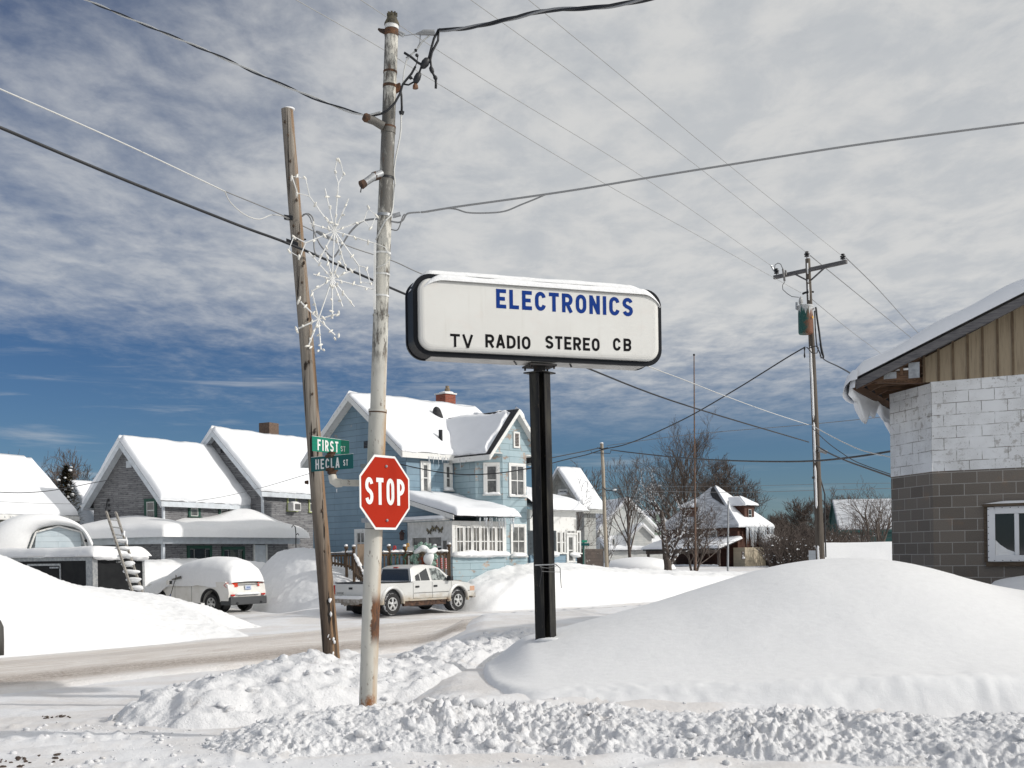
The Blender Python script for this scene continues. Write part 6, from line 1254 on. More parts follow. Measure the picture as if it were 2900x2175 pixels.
# ---- big snow-roofed house and the white gable behind it, far left
M['cream'] = siding('cream_clapboard', (.55, .53, .45), .15, None, .6, 3, .7)
T = thing('white_roof_house', 'house at the left edge whose broad roof is wholly covered in snow above pale siding', 'house', (-19.9, 52, .3), R(61.3))
gable(T, -14, -.25, .3, 6.0, -.3, 3.95, 6.35, 'cream', 'x', .30, .25, 'white', 'shingle', .22, seed=31, amp=.05, wob=.12)
sl0 = (6.35 - 3.95) / 2.85
snow_slab('upper_roof_snow', T, (-14.2, 2.0, 3.95 + sl0 * 1.7 + .30), (-.35, 2.0, 3.95 + sl0 * 1.7 + .30), (-.35, 3.15, 6.35 + .26), (-14.2, 3.15, 6.35 + .26), .17, (1, 1, 0, 0), .18, .03, 5, wob=.05)
icicles('icicles', T, (-9, -.05, 3.72), (-.4, -.05, 3.72), 34, .05, .28, .02, 6)
M['paleboard'] = siding('pale_grey_board', (.50, .52, .54), .45, None, .6, 9, .8, .05)
T = thing('white_gable_house', 'plain pale gable house seen between the big white roof and the grey house', 'house', (-24.1, 62, .3), R(61.3))
gable(T, 0, 10, -3.4, 3.4, -.3, 2.6, 5.95, 'paleboard', 'x', .15, .12, 'paleboard', 'shingle', .16, seed=35, amp=.02)
GW = Face(T, (0, 3.4), (0, -1)); mb = MB(); u, z = GW.px(216, 1404); GW.box(mb, u - .2, u + .2, z - .25, z + .25, 0, .03); mb.build('attic_vent', mat('vent_grey', (.36, .37, .38), .7), T)

# ---- domed snowy garage with trimmed gambrel front
M['palesiding'] = siding('pale_blue_siding', (.55, .62, .66), .22, None, .6, 4, .72, .04)
g0 = P(165, 1553, 44); T = thing('garage', 'small garage with gambrel front in pale siding under a thick dome of snow at left', 'garage', (g0.x, g0.y, .2), R(30)); Fq = Face(T, (0, 0), (1, 0))
pg = [Fq.px(*p) for p in ((80, 1553), (103, 1506), (165, 1491), (226, 1506), (247, 1553))]; pg[0] = (pg[0][0], -.2); pg[-1] = (pg[-1][0], -.2); pk = [Fq.px(*p) for p in ((84, 1553), (101, 1507), (165, 1490), (228, 1507), (245, 1553))]
mb = MB(); mb.prism([Fq.pt(a, b) for a, b in pg], (0, 6, 0)); mb.build('wall', 'palesiding', T); mb = MB()
for a, b in zip(pk[:-1], pk[1:]): mb.beam(Fq.pt(*a, .03), Fq.pt(*b, .03), .06, .17, (0, 1, 0))
mb.build('gable_trim', 'oldwhite', T); mb = MB(); mb.lathe([(.07, 0), (.07, .12), (.05, .14)], Fq.pt(*Fq.px(243, 1531), .07), 10, Matrix(((1, 0, 0), (0, 0, -1), (0, 1, 0)))); mb.build('floodlight', 'black', T)
arch = [Fq.px(*p) for p in ((76, 1556), (92, 1510), (118, 1494), (165, 1487), (212, 1494), (236, 1510), (252, 1556))]
outa = [Fq.px(*p) for p in ((-70, 1580), (-30, 1500), (40, 1456), (125, 1448), (205, 1464), (256, 1496), (262, 1535))]
def rs_(L, n):
    L = np.array(L); s = np.concatenate([[0], np.cumsum(np.hypot(*np.diff(L, axis=0).T))]); t = np.linspace(0, s[-1], n); return np.stack([np.interp(t, s, L[:, 0]), np.interp(t, s, L[:, 1])], -1)
def smooth_(L, it=6):
    for _ in range(it): L[1:-1] = .25 * L[:-2] + .5 * L[1:-1] + .25 * L[2:]
    return L
ia, oa = smooth_(rs_(arch, 40), 2), smooth_(rs_(outa, 40), 30); rows = []
for y, k, s_ in ((0.02, 0.0, 1), (-.30, .12, 1), (-.40, .35, 1), (-.38, .62, 1), (-.22, .88, 1), (0.1, .99, 1), (.8, 1.03, 1), (2.5, 1.0, 1), (4.5, .95, 1), (6.2, .6, 1), (6.4, .0, 1)):
    rows.append([Fq.pt(*(ia[i] * (1 - k) + oa[i] * k), -y) for i in range(40)])
MB().grid(rows).build('snow_dome', 'drift', T, True)

# ---- houses in the middle distance
M['shinglegrey'] = siding('grey_wall_shingle', (.40, .40, .38), .28, None, .6, .30, .5, .2); M['darkstone'] = siding('dark_shingle_wall', (.075, .055, .045), .2, (.30, .28, .26), .62, .25, .5, .4)
M['whitesiding'] = siding('white_clapboard', (.74, .74, .71), .16, None, .6, 3, .75); M['mint'] = siding('mint_clapboard', (.46, .56, .47), .16, None, .6, 3, .7); M['brownsiding'] = siding('dark_brown_wood', (.085, .028, .014), .22, None, .6, .5, .6, .3); M['beige'] = siding('beige_siding', (.50, .43, .32), .12, None, .6, 3, .72); M['greenside'] = siding('dark_green_siding', (.035, .115, .11), .18, None, .6, 3, .7)
T = thing('shingled_house', 'grey shingled gable house with a dark lower storey right of the black post', 'house', (4.25, 66, .6), R(43.6))
gable(T, 0, 1.0, 0, 3.3, -.3, 4.35, 6.35, 'shinglegrey', 'x', .35, .5, 'shinglegrey', 'shingle', .22, seed=51, bargeh=.25)
mb = MB(); mb.box(.05, 1.6, -.03, .3, -.3, 1.75); mb.box(-.03, .3, .05, 3.2, -.3, 1.75); mb.build('lower_wall', 'darkstone', T)
GS = Face(T, (0, 3.3), (0, -1)); pwin(GS, 1582, 1385, 1609, 1400, trim='white', tw=.08, cols=(.5,), sill_snow=.18)
snow_slab('bay_snow', T, (-.7, -.2, 4.35), (-.7, .9, 4.35), (-.0, .9, 4.5), (-.0, -.2, 4.5), .16, (1, 1, 0, 1), .2, .03, 2)
T = thing('white_house', 'white gabled house with small attic window and three narrow lower windows behind bare trees', 'house', (9.0, 108, .1), R(12))
gable(T, -.6, 4.9, 0, 8, -.3, 4.3, 7.0, 'whitesiding', 'y', .3, .3, 'white', 'shingle', .25, seed=55)
FW = Face(T, (0, 0), (1, 0)); pwin(FW, 1783, 1440, 1793, 1462, trim='white', glass='glass', tw=.08)
mb = MB(); FW.box(mb, -.6, 5.6, -.3, 2.2, 0, 2.2); mb.build('front_wing', 'whitesiding', T); snow_slab('roof_snow', T, (-.8, -2.5, 2.25), (5.8, -2.5, 2.25), (5.8, .1, 3.4), (-.8, .1, 3.4), .3, (1, 1, 0, 1), .3, .12, 4)
FV = Face(T, (0, -2.2), (1, 0))
for a, b in ((1733, 1742), (1773, 1782), (1806, 1818)): pwin(FV, a, 1525, b, 1556, trim='white', glass='glass', tw=.06)
gable(T, 1.9, 3.8, -2.3, 1, 2.0, 3.6, 4.5, 'whitesiding', 'y', .2, .2, 'white', 'shingle', .2, seed=58)
T = thing('mint_house', 'narrow mint green house wall beside the white house', 'house', (13.6, 112, .6), R(12)); gable(T, -.5, 2.2, 0, 6, -.3, 3.9, 5.4, 'mint', 'y', .25, .25, 'white', 'shingle', .25, seed=61); FV = Face(T, (0, 0), (1, 0)); pwin(FV, 1833, 1558, 1846, 1590, trim='white', glass='glass', tw=.08)
T = thing('snowed_shed', 'low shed buried under a smooth slanting drift in front of the white house', 'shed', P(1765, 1624, 84), R(-10)); mb = MB(); mb.box(-1.2, 2.2, 0, 3, -1.0, .3); mb.build('wall', 'paleboard', T)
mb = MB(); mb.blob((.6, 1.2, .35), (2.9, 2.2, .85), 7, 3, .12); mb.build('roof_snow', 'drift', T, True)

M['thinsnow'] = mottled('thin_roof_snow', (.34, .35, .37), (.62, .64, .67), 1.3, .8, 0, (1, 1, 5), .1, .35, .6)
T = thing('brown_house', 'dark brown house with a steep snowy pyramid roof, dormers, icicles and a beige lower wing', 'house', (19.0, 95, .5), R(40)); W_, D_ = 4.1, 8.5; ze, zr = 3.75, 7.35
mb = MB(); mb.box(0, W_, 0, D_, -.3, ze); mb.build('wall', 'brownsiding', T)
ap = Vector((2.0, 4.2, zr)); o_ = .4; cs_ = [Vector(p) for p in ((-o_, -o_, ze - .15), (W_ + o_, -o_, ze - .15), (W_ + o_, D_ + o_, ze - .15), (-o_, D_ + o_, ze - .15))]
mb = MB()
for i in range(4): mb.poly([cs_[i], cs_[(i + 1) % 4], ap])
mb.poly([c - Vector((0, 0, .02)) for c in cs_[::-1]]); rb_ = mb.build('roof', 'shingle', T)
for i, (k, th_) in enumerate(((0, .24), (3, .10))):
    a, b = cs_[k], cs_[(k + 1) % 4]; snow_slab('roof_snow', rb_, a, b, b.lerp(ap, .96), a.lerp(ap, .96) if k == 0 else a.lerp(ap, .96), th_, (1, .3, 0, .3), .2, .03, 70 + i, 'snowroof' if k == 0 else 'thinsnow')
mb = MB(); k3 = cs_[0].lerp(ap, .99); k4 = cs_[0].lerp(ap, .50); k5 = cs_[3].lerp(ap, .80); n_ = (cs_[3] - cs_[0]).cross(ap - cs_[0]).normalized(); n_ = n_ if n_.z > 0 else -n_
mb.poly([p + n_ * .14 for p in (k3, cs_[0].lerp(ap, .72), cs_[0].lerp(ap, .48), cs_[0].lerp(ap, .60).lerp(cs_[3].lerp(ap, .60), .12), cs_[0].lerp(ap, .70).lerp(cs_[3].lerp(ap, .70), .30), cs_[0].lerp(ap, .80).lerp(cs_[3].lerp(ap, .80), .42), cs_[0].lerp(ap, .90).lerp(cs_[3].lerp(ap, .90), .5))]); mb.build('bare_shingles', 'shingle', rb_)
FR = Face(T, (0, 0), (1, 0)); FL = Face(T, (0, D_), (0, -1))
for a, b in ((2126, 2133), (2151, 2160)): pwin(FR, a, 1500, b, 1545, trim='white', glass='glass', tw=.06)
pwin(FL, 2010, 1502, 2032, 1545, trim='white', glass='greyglass', tw=.10, mids=(.5,))
icicles('icicles', T, (.6, -.42, ze - .12), (W_ + .3, -.42, ze - .12), 60, .4, 2.2, .085, 3)
for nm, cx, cy, ax_, wd, sd in (('dormer', 2.1, .5, 'y', 1.3, 5), ('dormer', .3, 5.6, 'x', 1.5, 6)):
    d_ = MB(); z0_, z1_ = ze + .2, ze + 1.75
    if ax_ == 'y': d_.box(cx - wd / 2, cx + wd / 2, cy - .1, cy + 1.8, z0_, z1_)
    else: d_.box(cx - .1, cx + 1.8, cy - wd / 2, cy + wd / 2, z0_, z1_)
    dm = d_.build('dormer', 'brownsiding', T)
    if ax_ == 'y':
        snow_slab('dormer_snow', dm, (cx - wd / 2 - .3, cy - .4, z1_), (cx + wd / 2 + .3, cy - .4, z1_), (cx + .1, cy + .9, z1_ + .75), (cx - .1, cy + .9, z1_ + .75), .14, (1, .4, 0, .4), .15, .02, 2); snow_slab('dormer_snow', dm, (cx - wd / 2 - .3, cy + 2, z1_), (cx - wd / 2 - .3, cy - .4, z1_), (cx - .1, cy + .9, z1_ + .75), (cx - .1, cy + 2, z1_ + .75), .10, (1, .4, 0, .4), .15, .02, 3)
        window(Face(T, (cx - .5, cy - .1), (1, 0)), .25, .85, z0_ + .3, z1_ - .25, trim='brownsiding', glass='glass', tw=.08, sash='white')
    else: snow_slab('dormer_snow', dm, (cx - .4, cy + wd / 2 + .3, z1_), (cx - .4, cy - wd / 2 - .3, z1_), (cx + 1.2, cy, z1_ + .75), (cx + 1.2, cy + .2, z1_ + .75), .12, (1, .4, 0, .4), .15, .02, 3)
mb = MB(); mb.prism([(-.7, 8.2, 2.35), (-2.9, 8.2, 1.75), (-2.9, 8.2, 1.9), (-.7, 8.2, 2.5)], (0, -8.6, 0)); po = mb.build('porch_roof', 'shingle', T)
snow_slab('roof_snow', po, (-3.05, 8.3, 1.86), (-3.05, -.5, 1.86), (-.0, -.5, 2.65), (-.0, 8.3, 2.65), .22, (1, 1, 0, .5), .25, .03, 9)
mb = MB(); FPq = Face(T, (-2.7, 8), (0, -1))
for u in (.1, 3.2, 5.4, 8.0): FPq.box(mb, u, u + .25, -.3, 1.75, -.1, .0)
FPq.box(mb, 0, 8.3, 1.45, 1.75, -.1, .01); mb.build('porch_posts', mottled('grey_brown_paint', (.12, .095, .08), (.08, .06, .05), 5, .8), T); mb = MB(); FPq.box(mb, 0, 8.2, .30, .38, -.1, .0); FPq.box(mb, 0, 8.2, -.3, .30, -.06, -.02); mb.build('porch_rail', 'brownsiding', T)
snow_roll([FPq.pt(.0, .40, -.05), FPq.pt(8.2, .40, -.05)], .17, 4, .8, .4, .08).build('rail_snow', 'snow', T, True)
mb = MB(); mb.box(-.6, 2.2, -1.2, -.001, -.3, 1.9); mb.build('beige_wing', 'beige', T); FBq = Face(T, (-.6, -1.2), (1, 0)); pwin(FBq, 2100, 1562, 2107, 1582, trim='brownsiding', glass='glass', tw=.03, sill_snow=.25)
mb = MB(); mb.blob((3.2, -1.0, 2.35), (1.0, .9, .62), 12, 3, .15); mb.build('canopy_snow', 'snow', T, True); mb = MB(); mb.box(2.5, 3.9, -1.6, -.2, 1.78, 1.9); mb.box(2.55, 2.75, -1.55, -1.35, -.3, 1.78); mb.box(3.7, 3.85, -1.55, -1.35, -.3, 1.78); mb.box(2.9, 3.8, -.2, -.1, -.3, 1.6); mb.build('entry_canopy', 'darkstone', T)

T = thing('green_house', 'dark green house with snowy roof, half hidden by the block workshop', 'house', P(2372, 1560, 112), R(-6)); gz = P(2400, 1497, 112).z - T.location.z; rz_ = P(2400, 1421, 112).z - T.location.z
gable(T, .3, 9.5, .3, 6.3, -1.5, gz, rz_ + .1, 'greenside', 'x', .3, .2, 'greenside', 'shingle', .16, seed=81).children[0].data.materials[0] = M['thinsnow']
FG = Face(T, (0, .3), (1, 0)); mb = MB(); u0, z0 = FG.px(2417, 1520); u1, z1 = FG.px(2431, 1500); FG.box(mb, u0, u1, z0 - .6, z1, 0, .05); mb.build('door', mottled('dim_door', (.10, .08, .08), (.06, .05, .05), 3, .6), T)
pwin(FG, 2470, 1503, 2481, 1517, trim='white', glass='glass', tw=.07); mb = MB()
for k in range(30): FG.box(mb, .2 + k * .09, .24 + k * .09, z0 - .55, z0 + .05, 1.5, 1.53)
FG.box(mb, .1, 2.95, z0 + .05, z0 + .12, 1.46, 1.57); mb.build('deck_railing', 'cablegrey', T)
T = thing('snow_roofed_garage', 'low garage whose whole roof is a smooth white sheet of snow behind the transformer pole', 'garage', P(2330, 1600, 49), R(-6)); gz = P(2400, 1532, 50).z - T.location.z
mb = MB(); mb.box(.1, 6, 1.4, 4.5, -1.2, gz - .4); mb.build('wall', 'paleboard', T); snow_slab('roof_snow', T, (.0, -.3, -.35), (6.2, -.3, -.35), (6.2, 2.0, gz - .28), (.0, 2.0, gz - .28), .30, (1, 1, .4, .25), .3, .03, 91, 'drift'); mb = MB(); mb.box(.05, 6.1, .0, 1.8, -1.2, -.42); mb.build('lower_wall', 'paleboard', T)
# ================================================================ vehicles
M['truckpaint'] = m = mat('silver_white_paint', (.66, .65, .62), .28, .15, .5); nt = m.node_tree; so = nd(nt, 'ShaderNodeSeparateXYZ', {0: ocoord(m)})
n_ = noise(nt, scl(nt, ocoord(m), (1, 1, 2)), 3.2, 6, .7); lowd = mapr(nt, mth(nt, 'ADD', so.outputs[2], mth(nt, 'MULTIPLY', mth(nt, 'SUBTRACT', n_, .5), -.55)), .78, .38)
c = mixc(nt, lowd, (.60, .60, .585), (.40, .34, .26)); c = mixc(nt, mth(nt, 'MULTIPLY', mapr(nt, n_, .56, .66), mapr(nt, so.outputs[2], .62, .42)), c, (.13, .07, .04)); setc(m, c)
M['rustsill'] = mottled('rusted_sill', (.10, .055, .035), (.035, .022, .018), 7, .9, 0, (1, 1, 1), .4)
M['tailred'] = mat('tail_lamp_red', (.42, .015, .01), .2, 0, .6); M['chrome'] = mat('dull_chrome', (.55, .55, .55), .25, .9); M['bumper'] = mottled('dirty_bumper', (.38, .36, .33), (.22, .19, .16), 8, .5, .3)
M['alloy'] = mat('alloy_wheel', (.58, .58, .57), .35, .6)
def wheel(T, x, y, z, r, w, side, snowy=0.0, dirty=None):
    """side: +1 the outer face looks towards -y"""
    mx = Matrix.Rotation(R(90), 3, 'X') if side > 0 else Matrix.Rotation(R(-90), 3, 'X')
    mb = MB(); mb.lathe([(r * .60, -w * .42), (r * .80, -w * .5), (r * .95, -w * .46), (r, -w * .30), (r, w * .30), (r * .95, w * .46), (r * .80, w * .5), (r * .62, w * .44), (r * .58, w * .30)], (x, y, z), 30, mx)
    ty = mb.build('tyre', M['snowtyre'] if snowy else 'rubber', T, auto=35); mb = MB(); mb.lathe([(r * .60, w * .36), (r * .60, w * .44), (r * .54, w * .44), (r * .50, w * .22)], (x, y, z), 30, mx, False)
    c0 = Vector((x, y, z)) + mx @ Vector((0, 0, w * .34))
    for k in range(5):
        for d_ in (-.13, .13):
            a = 2 * math.pi * k / 5 + .3; p0 = mx @ Vector((math.cos(a + d_ * 1.6) * r * .16, math.sin(a + d_ * 1.6) * r * .16, w * .06)); p1 = mx @ Vector((math.cos(a + d_) * r * .56, math.sin(a + d_) * r * .56, w * .02)); mb.beam(c0 + p0, c0 + p1, .035, .04, mx @ Vector((0, 0, 1)))
    mb.lathe([(r * .2, w * .30), (r * .18, w * .42), (r * .08, w * .46)], (x, y, z), 14, mx); mb.build('rim', 'alloy', ty, auto=40)
    mb = MB(); mb.lathe([(r * .5, w * .1), (r * .5, w * .2)], (x, y, z), 20, mx); mb.build('brake_disc', 'black', ty)
M['snowtyre'] = m = mat('snowy_tyre', (.02, .02, .02), .8); nt = m.node_tree; q_ = noise(nt, ocoord(m), 9, 5, .7); nrm = nd(nt, 'ShaderNodeVectorTransform', {0: nd(nt, 'ShaderNodeNewGeometry').outputs['Normal']}, vector_type='NORMAL', convert_from='WORLD', convert_to='OBJECT').outputs[0]; ny_ = mth(nt, 'ABSOLUTE', nd(nt, 'ShaderNodeSeparateXYZ', {0: nrm}).outputs[1])
setc(m, mixc(nt, mth(nt, 'MULTIPLY', mapr(nt, q_, .47, .53), mapr(nt, ny_, .6, .3)), (.018, .018, .019), (.72, .73, .75)))
def side_body(pts, y0, y1, bulge=0.0):
    """closed side outline (x,z) swept across the width"""
    mb = MB(); n = len(pts); yy = [y0, y0 + .09 * (1 if y1 > y0 else -1), (y0 + y1) / 2, y1 - .09 * (1 if y1 > y0 else -1), y1]; ins = [0.03, 0, 0, 0, 0.03]; rows = []
    for y, i_ in zip(yy, ins):
        cx = sum(p[0] for p in pts) / n; cz = sum(p[1] for p in pts) / n; rows.append([Vector((p[0] + (cx - p[0]) * i_ * .25, y, p[1] + (cz - p[1]) * i_ * .5)) for p in pts] + [])
    for A, B in zip(rows[:-1], rows[1:]):
        mb.add(A + B, [(i, (i + 1) % n, n + (i + 1) % n, n + i) for i in range(n)])
    mb.poly(rows[0][::-1]); mb.poly(rows[-1]); return mb
def arch_pts(cx, cz, r, a0=180, a1=0, n=11): return [(cx + r * math.cos(R(a0 + (a1 - a0) * i / (n - 1))), cz + r * math.sin(R(a0 + (a1 - a0) * i / (n - 1)))) for i in range(n)]

# ---- pickup: local x forward, the near (passenger) side looks along -y
tp = P(1113, 1748, 38.6); YAW = R(50.5); fx, fy = math.cos(YAW), math.sin(YAW); RWX = -1.66; HWD = .90
T = thing('pickup_truck', 'dirty silver-white crew cab pickup truck with rusty sills parked by the picket fence', 'truck', (0, 0, 0), YAW)
T.location = (tp.x - fx * RWX - fy * HWD * 1.0, tp.y - fy * RWX + fx * HWD * 1.0, .085 + float(base(tp.x, tp.y)))
wr = .375; RW, FW_ = RWX, 1.67
# lower body outline with wheel openings (bed, cab and wing in one flank)
low = [(-2.72, .62), (-2.74, .98), (-2.70, 1.10), (-.72, 1.08), (-.66, 1.13), (1.02, 1.10), (1.55, 1.10), (2.25, 1.00), (2.52, .90), (2.58, .72), (2.52, .52)]
low = [(-2.72, .56)] + low[1:-1] + [(2.50, .50), (FW_ + .50, .50)] + arch_pts(FW_, .44, .46, 10, 170) + [(FW_ - .52, .44), (RW + .52, .44)] + arch_pts(RW, .44, .46, 10, 170) + [(RW - .52, .54)]
body = side_body(low[::-1], -HWD, HWD); body.build('body', 'truckpaint', T, auto=32)
# bed cavity: dark floor shown from above by a sunk liner with rails
mb = MB(); mb.box(-2.62, -.80, -.76, .76, 1.085, 1.108); mb.build('bed_liner', 'black', T)
mb = MB(); mb.box(-2.70, -.76, -HWD + .02, -HWD + .12, 1.10, 1.135); mb.box(-2.70, -.76, HWD - .12, HWD - .02, 1.10, 1.135); mb.box(-2.74, -2.62, -HWD + .121, HWD - .121, 1.10, 1.13); mb.build('bed_rail_cap', 'black', T, bevel=.01, seg=1)
# cab
cab = [(-.70, 1.09, .86), (-.62, 1.58, .72), (-.40, 1.665, .66), (.10, 1.70, .65), (.62, 1.66, .65), (.86, 1.58, .69), (1.50, 1.10, .84)]
mb = MB(); n = len(cab)
A_ = [Vector((x, -h, z)) for x, z, h in cab]; B_ = [Vector((x, h, z)) for x, z, h in cab]
mb.add(A_ + B_, [(i, i + 1, n + i + 1, n + i) for i in range(n - 1)] + [tuple(range(n))[::-1], tuple(range(n, 2 * n))]); mb.build('cab', 'truckpaint', T, bevel=.035, seg=3, auto=40)
def cabpt(x, z, off=.006):      # a point on the near flank of the cab
    h = .86 + (.66 - .86) * (z - 1.09) / (1.665 - 1.09); return Vector((x, -h - off, z))
def gl(pts, name='side_window', m='glass', off=.007): return MB().poly([cabpt(x, z, off) for x, z in pts]).build(name, m, T)
gl([(-.48, 1.14), (.24, 1.14), (.20, 1.56), (-.38, 1.56), (-.44, 1.50)]); gl([(.36, 1.14), (1.20, 1.14), (.86, 1.49), (.72, 1.56), (.36, 1.56)], m=mottled('frosty_glass', (.30, .33, .32), (.06, .07, .07), 7, .15, 0, (1, 1, 1), 0, .42, .58))
gl([(-.25, 1.14), (-.22, 1.14), (-.22, 1.56), (-.25, 1.56)], 'window_divider', 'truckpaint', .012)
gl([(-.18, 1.14), (.22, 1.14), (.20, 1.27), (-.18, 1.24)], 'window_reflection', mat('snow_reflection_glass', (.42, .38, .34), .2), .011) if False else None
mb = MB(); rz_ = lambda z: -.70 + .08 * (z - 1.09) / .49 - .012
mb.poly([(rz_(1.15), -.74, 1.15), (rz_(1.15), .74, 1.15), (rz_(1.55), .62, 1.55), (rz_(1.55), -.62, 1.55)]); mb.build('rear_window', 'glass', T)
mb = MB(); mb.obox((-.60, 0, 1.605), (.04, 0, .01), (0, .22, 0), (0, 0, .035)); mb.build('high_brake_lamp', 'tailred', T)
mb = MB()
for x in (-.66, .30, 1.30): mb.box(x - .006, x + .006, -HWD - .004, -HWD + .02, .52, 1.08)
mb.box(-.66, 1.30, -HWD - .004, -HWD + .01, .515, .525); mb.box(-.62, 2.3, -HWD - .008, -HWD + .01, .705, .72); mb.build('door_gaps', 'black', T)
for x in (-.46, .46):
    mb = MB(); mb.box(x - .09, x + .09, -HWD - .03, -HWD + .01, .90, .965); mb.build('door_handle', 'black', T, bevel=.012)
mb = MB(); mb.box(1.06, 1.20, -1.10, -.90, 1.10, 1.27); mb.tube([(1.15, -.86, 1.12), (1.13, -.98, 1.14)], .03, 6); mb.build('wing_mirror', 'black', T, bevel=.03, auto=40)
for cx, nm in ((RW, 'wheel_arch'), (FW_, 'wheel_arch')):
    mb = MB(); rows = []
    for a in np.linspace(-8, 188, 22):
        ca, sa = math.cos(R(a)), math.sin(R(a)); rows.append([Vector((cx + rr * ca, y, .44 + rr * sa)) for rr, y in ((.455, -HWD + .05), (.455, -HWD - .055), (.50, -HWD - .06), (.56, -HWD - .03), (.585, -HWD + .01))])
    mb.grid(rows).build(nm, 'truckpaint', T, True); mb = MB(); mb.lathe([(.45, -.3), (.45, .0)], (cx, -HWD + .07, .44), 24, Matrix.Rotation(R(90), 3, 'X')); mb.build('wheel_well', 'black', T)
for x in (RW, FW_):
    wheel(T, x, -HWD + .12, wr, wr, .27, 1, 1); wheel(T, x, HWD - .12, wr, wr, .27, -1)
mb = MB(); mb.box(RW + .6, FW_ - .6, -HWD + .06, -HWD + .16, .27, .45); mb.box(RW - .8, FW_ + .6, -.35, .35, .32, .50); rnd = random.Random(2)
for i in range(9): mb.blob((RW + .7 + i * .26, -HWD + .08, .42 + rnd.uniform(-.03, .03)), (.16, .05, .06), i, 1, .5)
mb.build('rusty_sill', 'rustsill', T)
mb = MB(); mb.box(.1, .9, -.4, .1, .2, .4); mb.build('underbody', 'black', T, bevel=.04)
mb = MB(); mb.box(-2.755, -2.742, -.78, .78, .60, 1.08); mb.build('tailgate', 'truckpaint', T, bevel=.01); mb = MB(); mb.box(-2.775, -2.756, -.09, .09, .90, .97); mb.build('tailgate_handle', 'black', T, bevel=.008)
text('lettering', 'DODGE', M['black'], T, (-2.757, .70, .73), (0, -1, 0), (0, 0, 1), .075, .34)
for s_ in (-1, 1):
    mb = MB(); mb.box(-2.76, -2.62, s_ * .905 - .045, s_ * .905 + .008 * 0 + .045 * 0 + (.0 if s_ > 0 else .045), .74, 1.04) if False else mb.box(-2.765, -2.60, min(s_ * .80, s_ * .908), max(s_ * .80, s_ * .908), .72, 1.04); mb.build('tail_lamp', 'tailred', T, bevel=.012)
mb = MB(); mb.box(-2.98, -2.75, -.90, .90, .44, .60); mb.box(-2.90, -2.70, -.35, .35, .38, .44); mb.tube([(-2.9, -.02, .40), (-3.05, 0, .36), (-3.08, 0, .44)], .025, 6); mb.build('rear_bumper', 'bumper', T, bevel=.02)
snow_roll([(-2.88, -.88, .60), (-2.88, .88, .60)], .11, 5, .7, .5, .04, .2).build('bumper_snow', 'snow', T, True)
mb = MB()
for y in (-.62, .62): mb.box(-2.25, -2.20, y - .17, y + .17, .14, .44)
mb.build('mud_flap', 'rubber', T); mb = MB(); mb.box(2.46, 2.66, -.88, .88, .44, .64); mb.build('front_bumper', 'bumper', T, bevel=.04)
for s_ in (-1, 1): mb = MB(); mb.box(2.30, 2.57, min(s_ * .70, s_ * .905), max(s_ * .70, s_ * .905), .70, .88); mb.build('headlight', mat('amber_clear_lens', (.5, .30, .2), .15), T, bevel=.02)
mb = MB(); hd = [[Vector((x, y, 1.10 - max(0, x - 1.5) * .14 + .05 * math.cos(y * 1.6) + .01)) for y in np.linspace(-.80, .80, 9)] for x in np.linspace(1.35, 2.40, 7)]; mb.grid(hd).build('bonnet', 'truckpaint', T, True)
mb = MB(); mb.box(.83, 1.46, -.70, .70, 1.11, 1.12); mb.prism([(.88, -.66, 1.565), (1.50, -.78, 1.13), (1.50, .78, 1.13), (.88, .66, 1.565)], (.012, 0, .012)); mb.build('windscreen', 'glass', T)
mb = MB(); mb.tube([(1.6, -.55, 1.1), (1.6, -.55, 1.9)], .004, 4); mb.build('aerial', 'black', T)
mb = MB(); mb.blob((-.3, .0, 1.10), (.35, .6, .035), 4, 2, .3); mb.build('bed_snow', 'snow', T, True) if False else None

# ---- white sport utility vehicle under snow: local x forward (away to the left), near flank +y side looks at us
jp = P(706, 1739, 42.8); T = thing('parked_suv', 'white sport utility vehicle almost buried in snow, rear lamps and plate facing the road', 'car', (0, 0, 0), 0); JYAW = R(148); T.rotation_euler = (0, 0, JYAW); gx, gy = math.cos(JYAW), math.sin(JYAW)
JR, JH = -1.42, .96; JL = (0, 0)
# near flank is local +y when the nose points away to the left
pr0 = P(596, 1718, 42.6); T.location = (pr0.x - gx * JR + gy * JH, pr0.y - gy * JR - gx * JH, .05)
M['suvpaint'] = m = mottled('cream_white_paint', (.76, .745, .71), (.66, .64, .59), 2.0, .3, 0, (1, 1, 1), 0, .4, .7, .5)
lowj = [(-2.36, .42), (-2.42, .75), (-2.36, 1.05), (-2.22, 1.18), (2.0, 1.08), (2.35, .85), (2.38, .45), (1.95, .38)] + arch_pts(1.47, .42, .47, 5, 175) + [(.95, .36), (JR + .52, .36)] + arch_pts(JR, .42, .47, 5, 175) + [(JR - .52, .42)]
side_body(lowj[::-1], -JH, JH).build('body', 'suvpaint', T, auto=32)
mb = MB(); cabj = [(-2.28, 1.10, .90), (-2.10, 1.55, .74), (-1.8, 1.70, .68), (.0, 1.74, .66), (.55, 1.62, .68), (1.25, 1.10, .86)]; n = len(cabj); A_ = [Vector((x, -h, z)) for x, z, h in cabj]; B_ = [Vector((x, h, z)) for x, z, h in cabj]
mb.add(A_ + B_, [(i, i + 1, n + i + 1, n + i) for i in range(n - 1)] + [tuple(range(n))[::-1], tuple(range(n, 2 * n))]); mb.build('cabin', 'suvpaint', T, bevel=.05, seg=3, auto=40)
mb = MB(); mb.box(-2.48, -2.28, -JH + .02, JH - .02, .30, .60); mb.box(-2.36, -1.96, JH - .05, JH + .012, .30, .46); mb.build('rear_bumper', mat('dark_bumper_plastic', (.055, .058, .062), .6), T, bevel=.03)
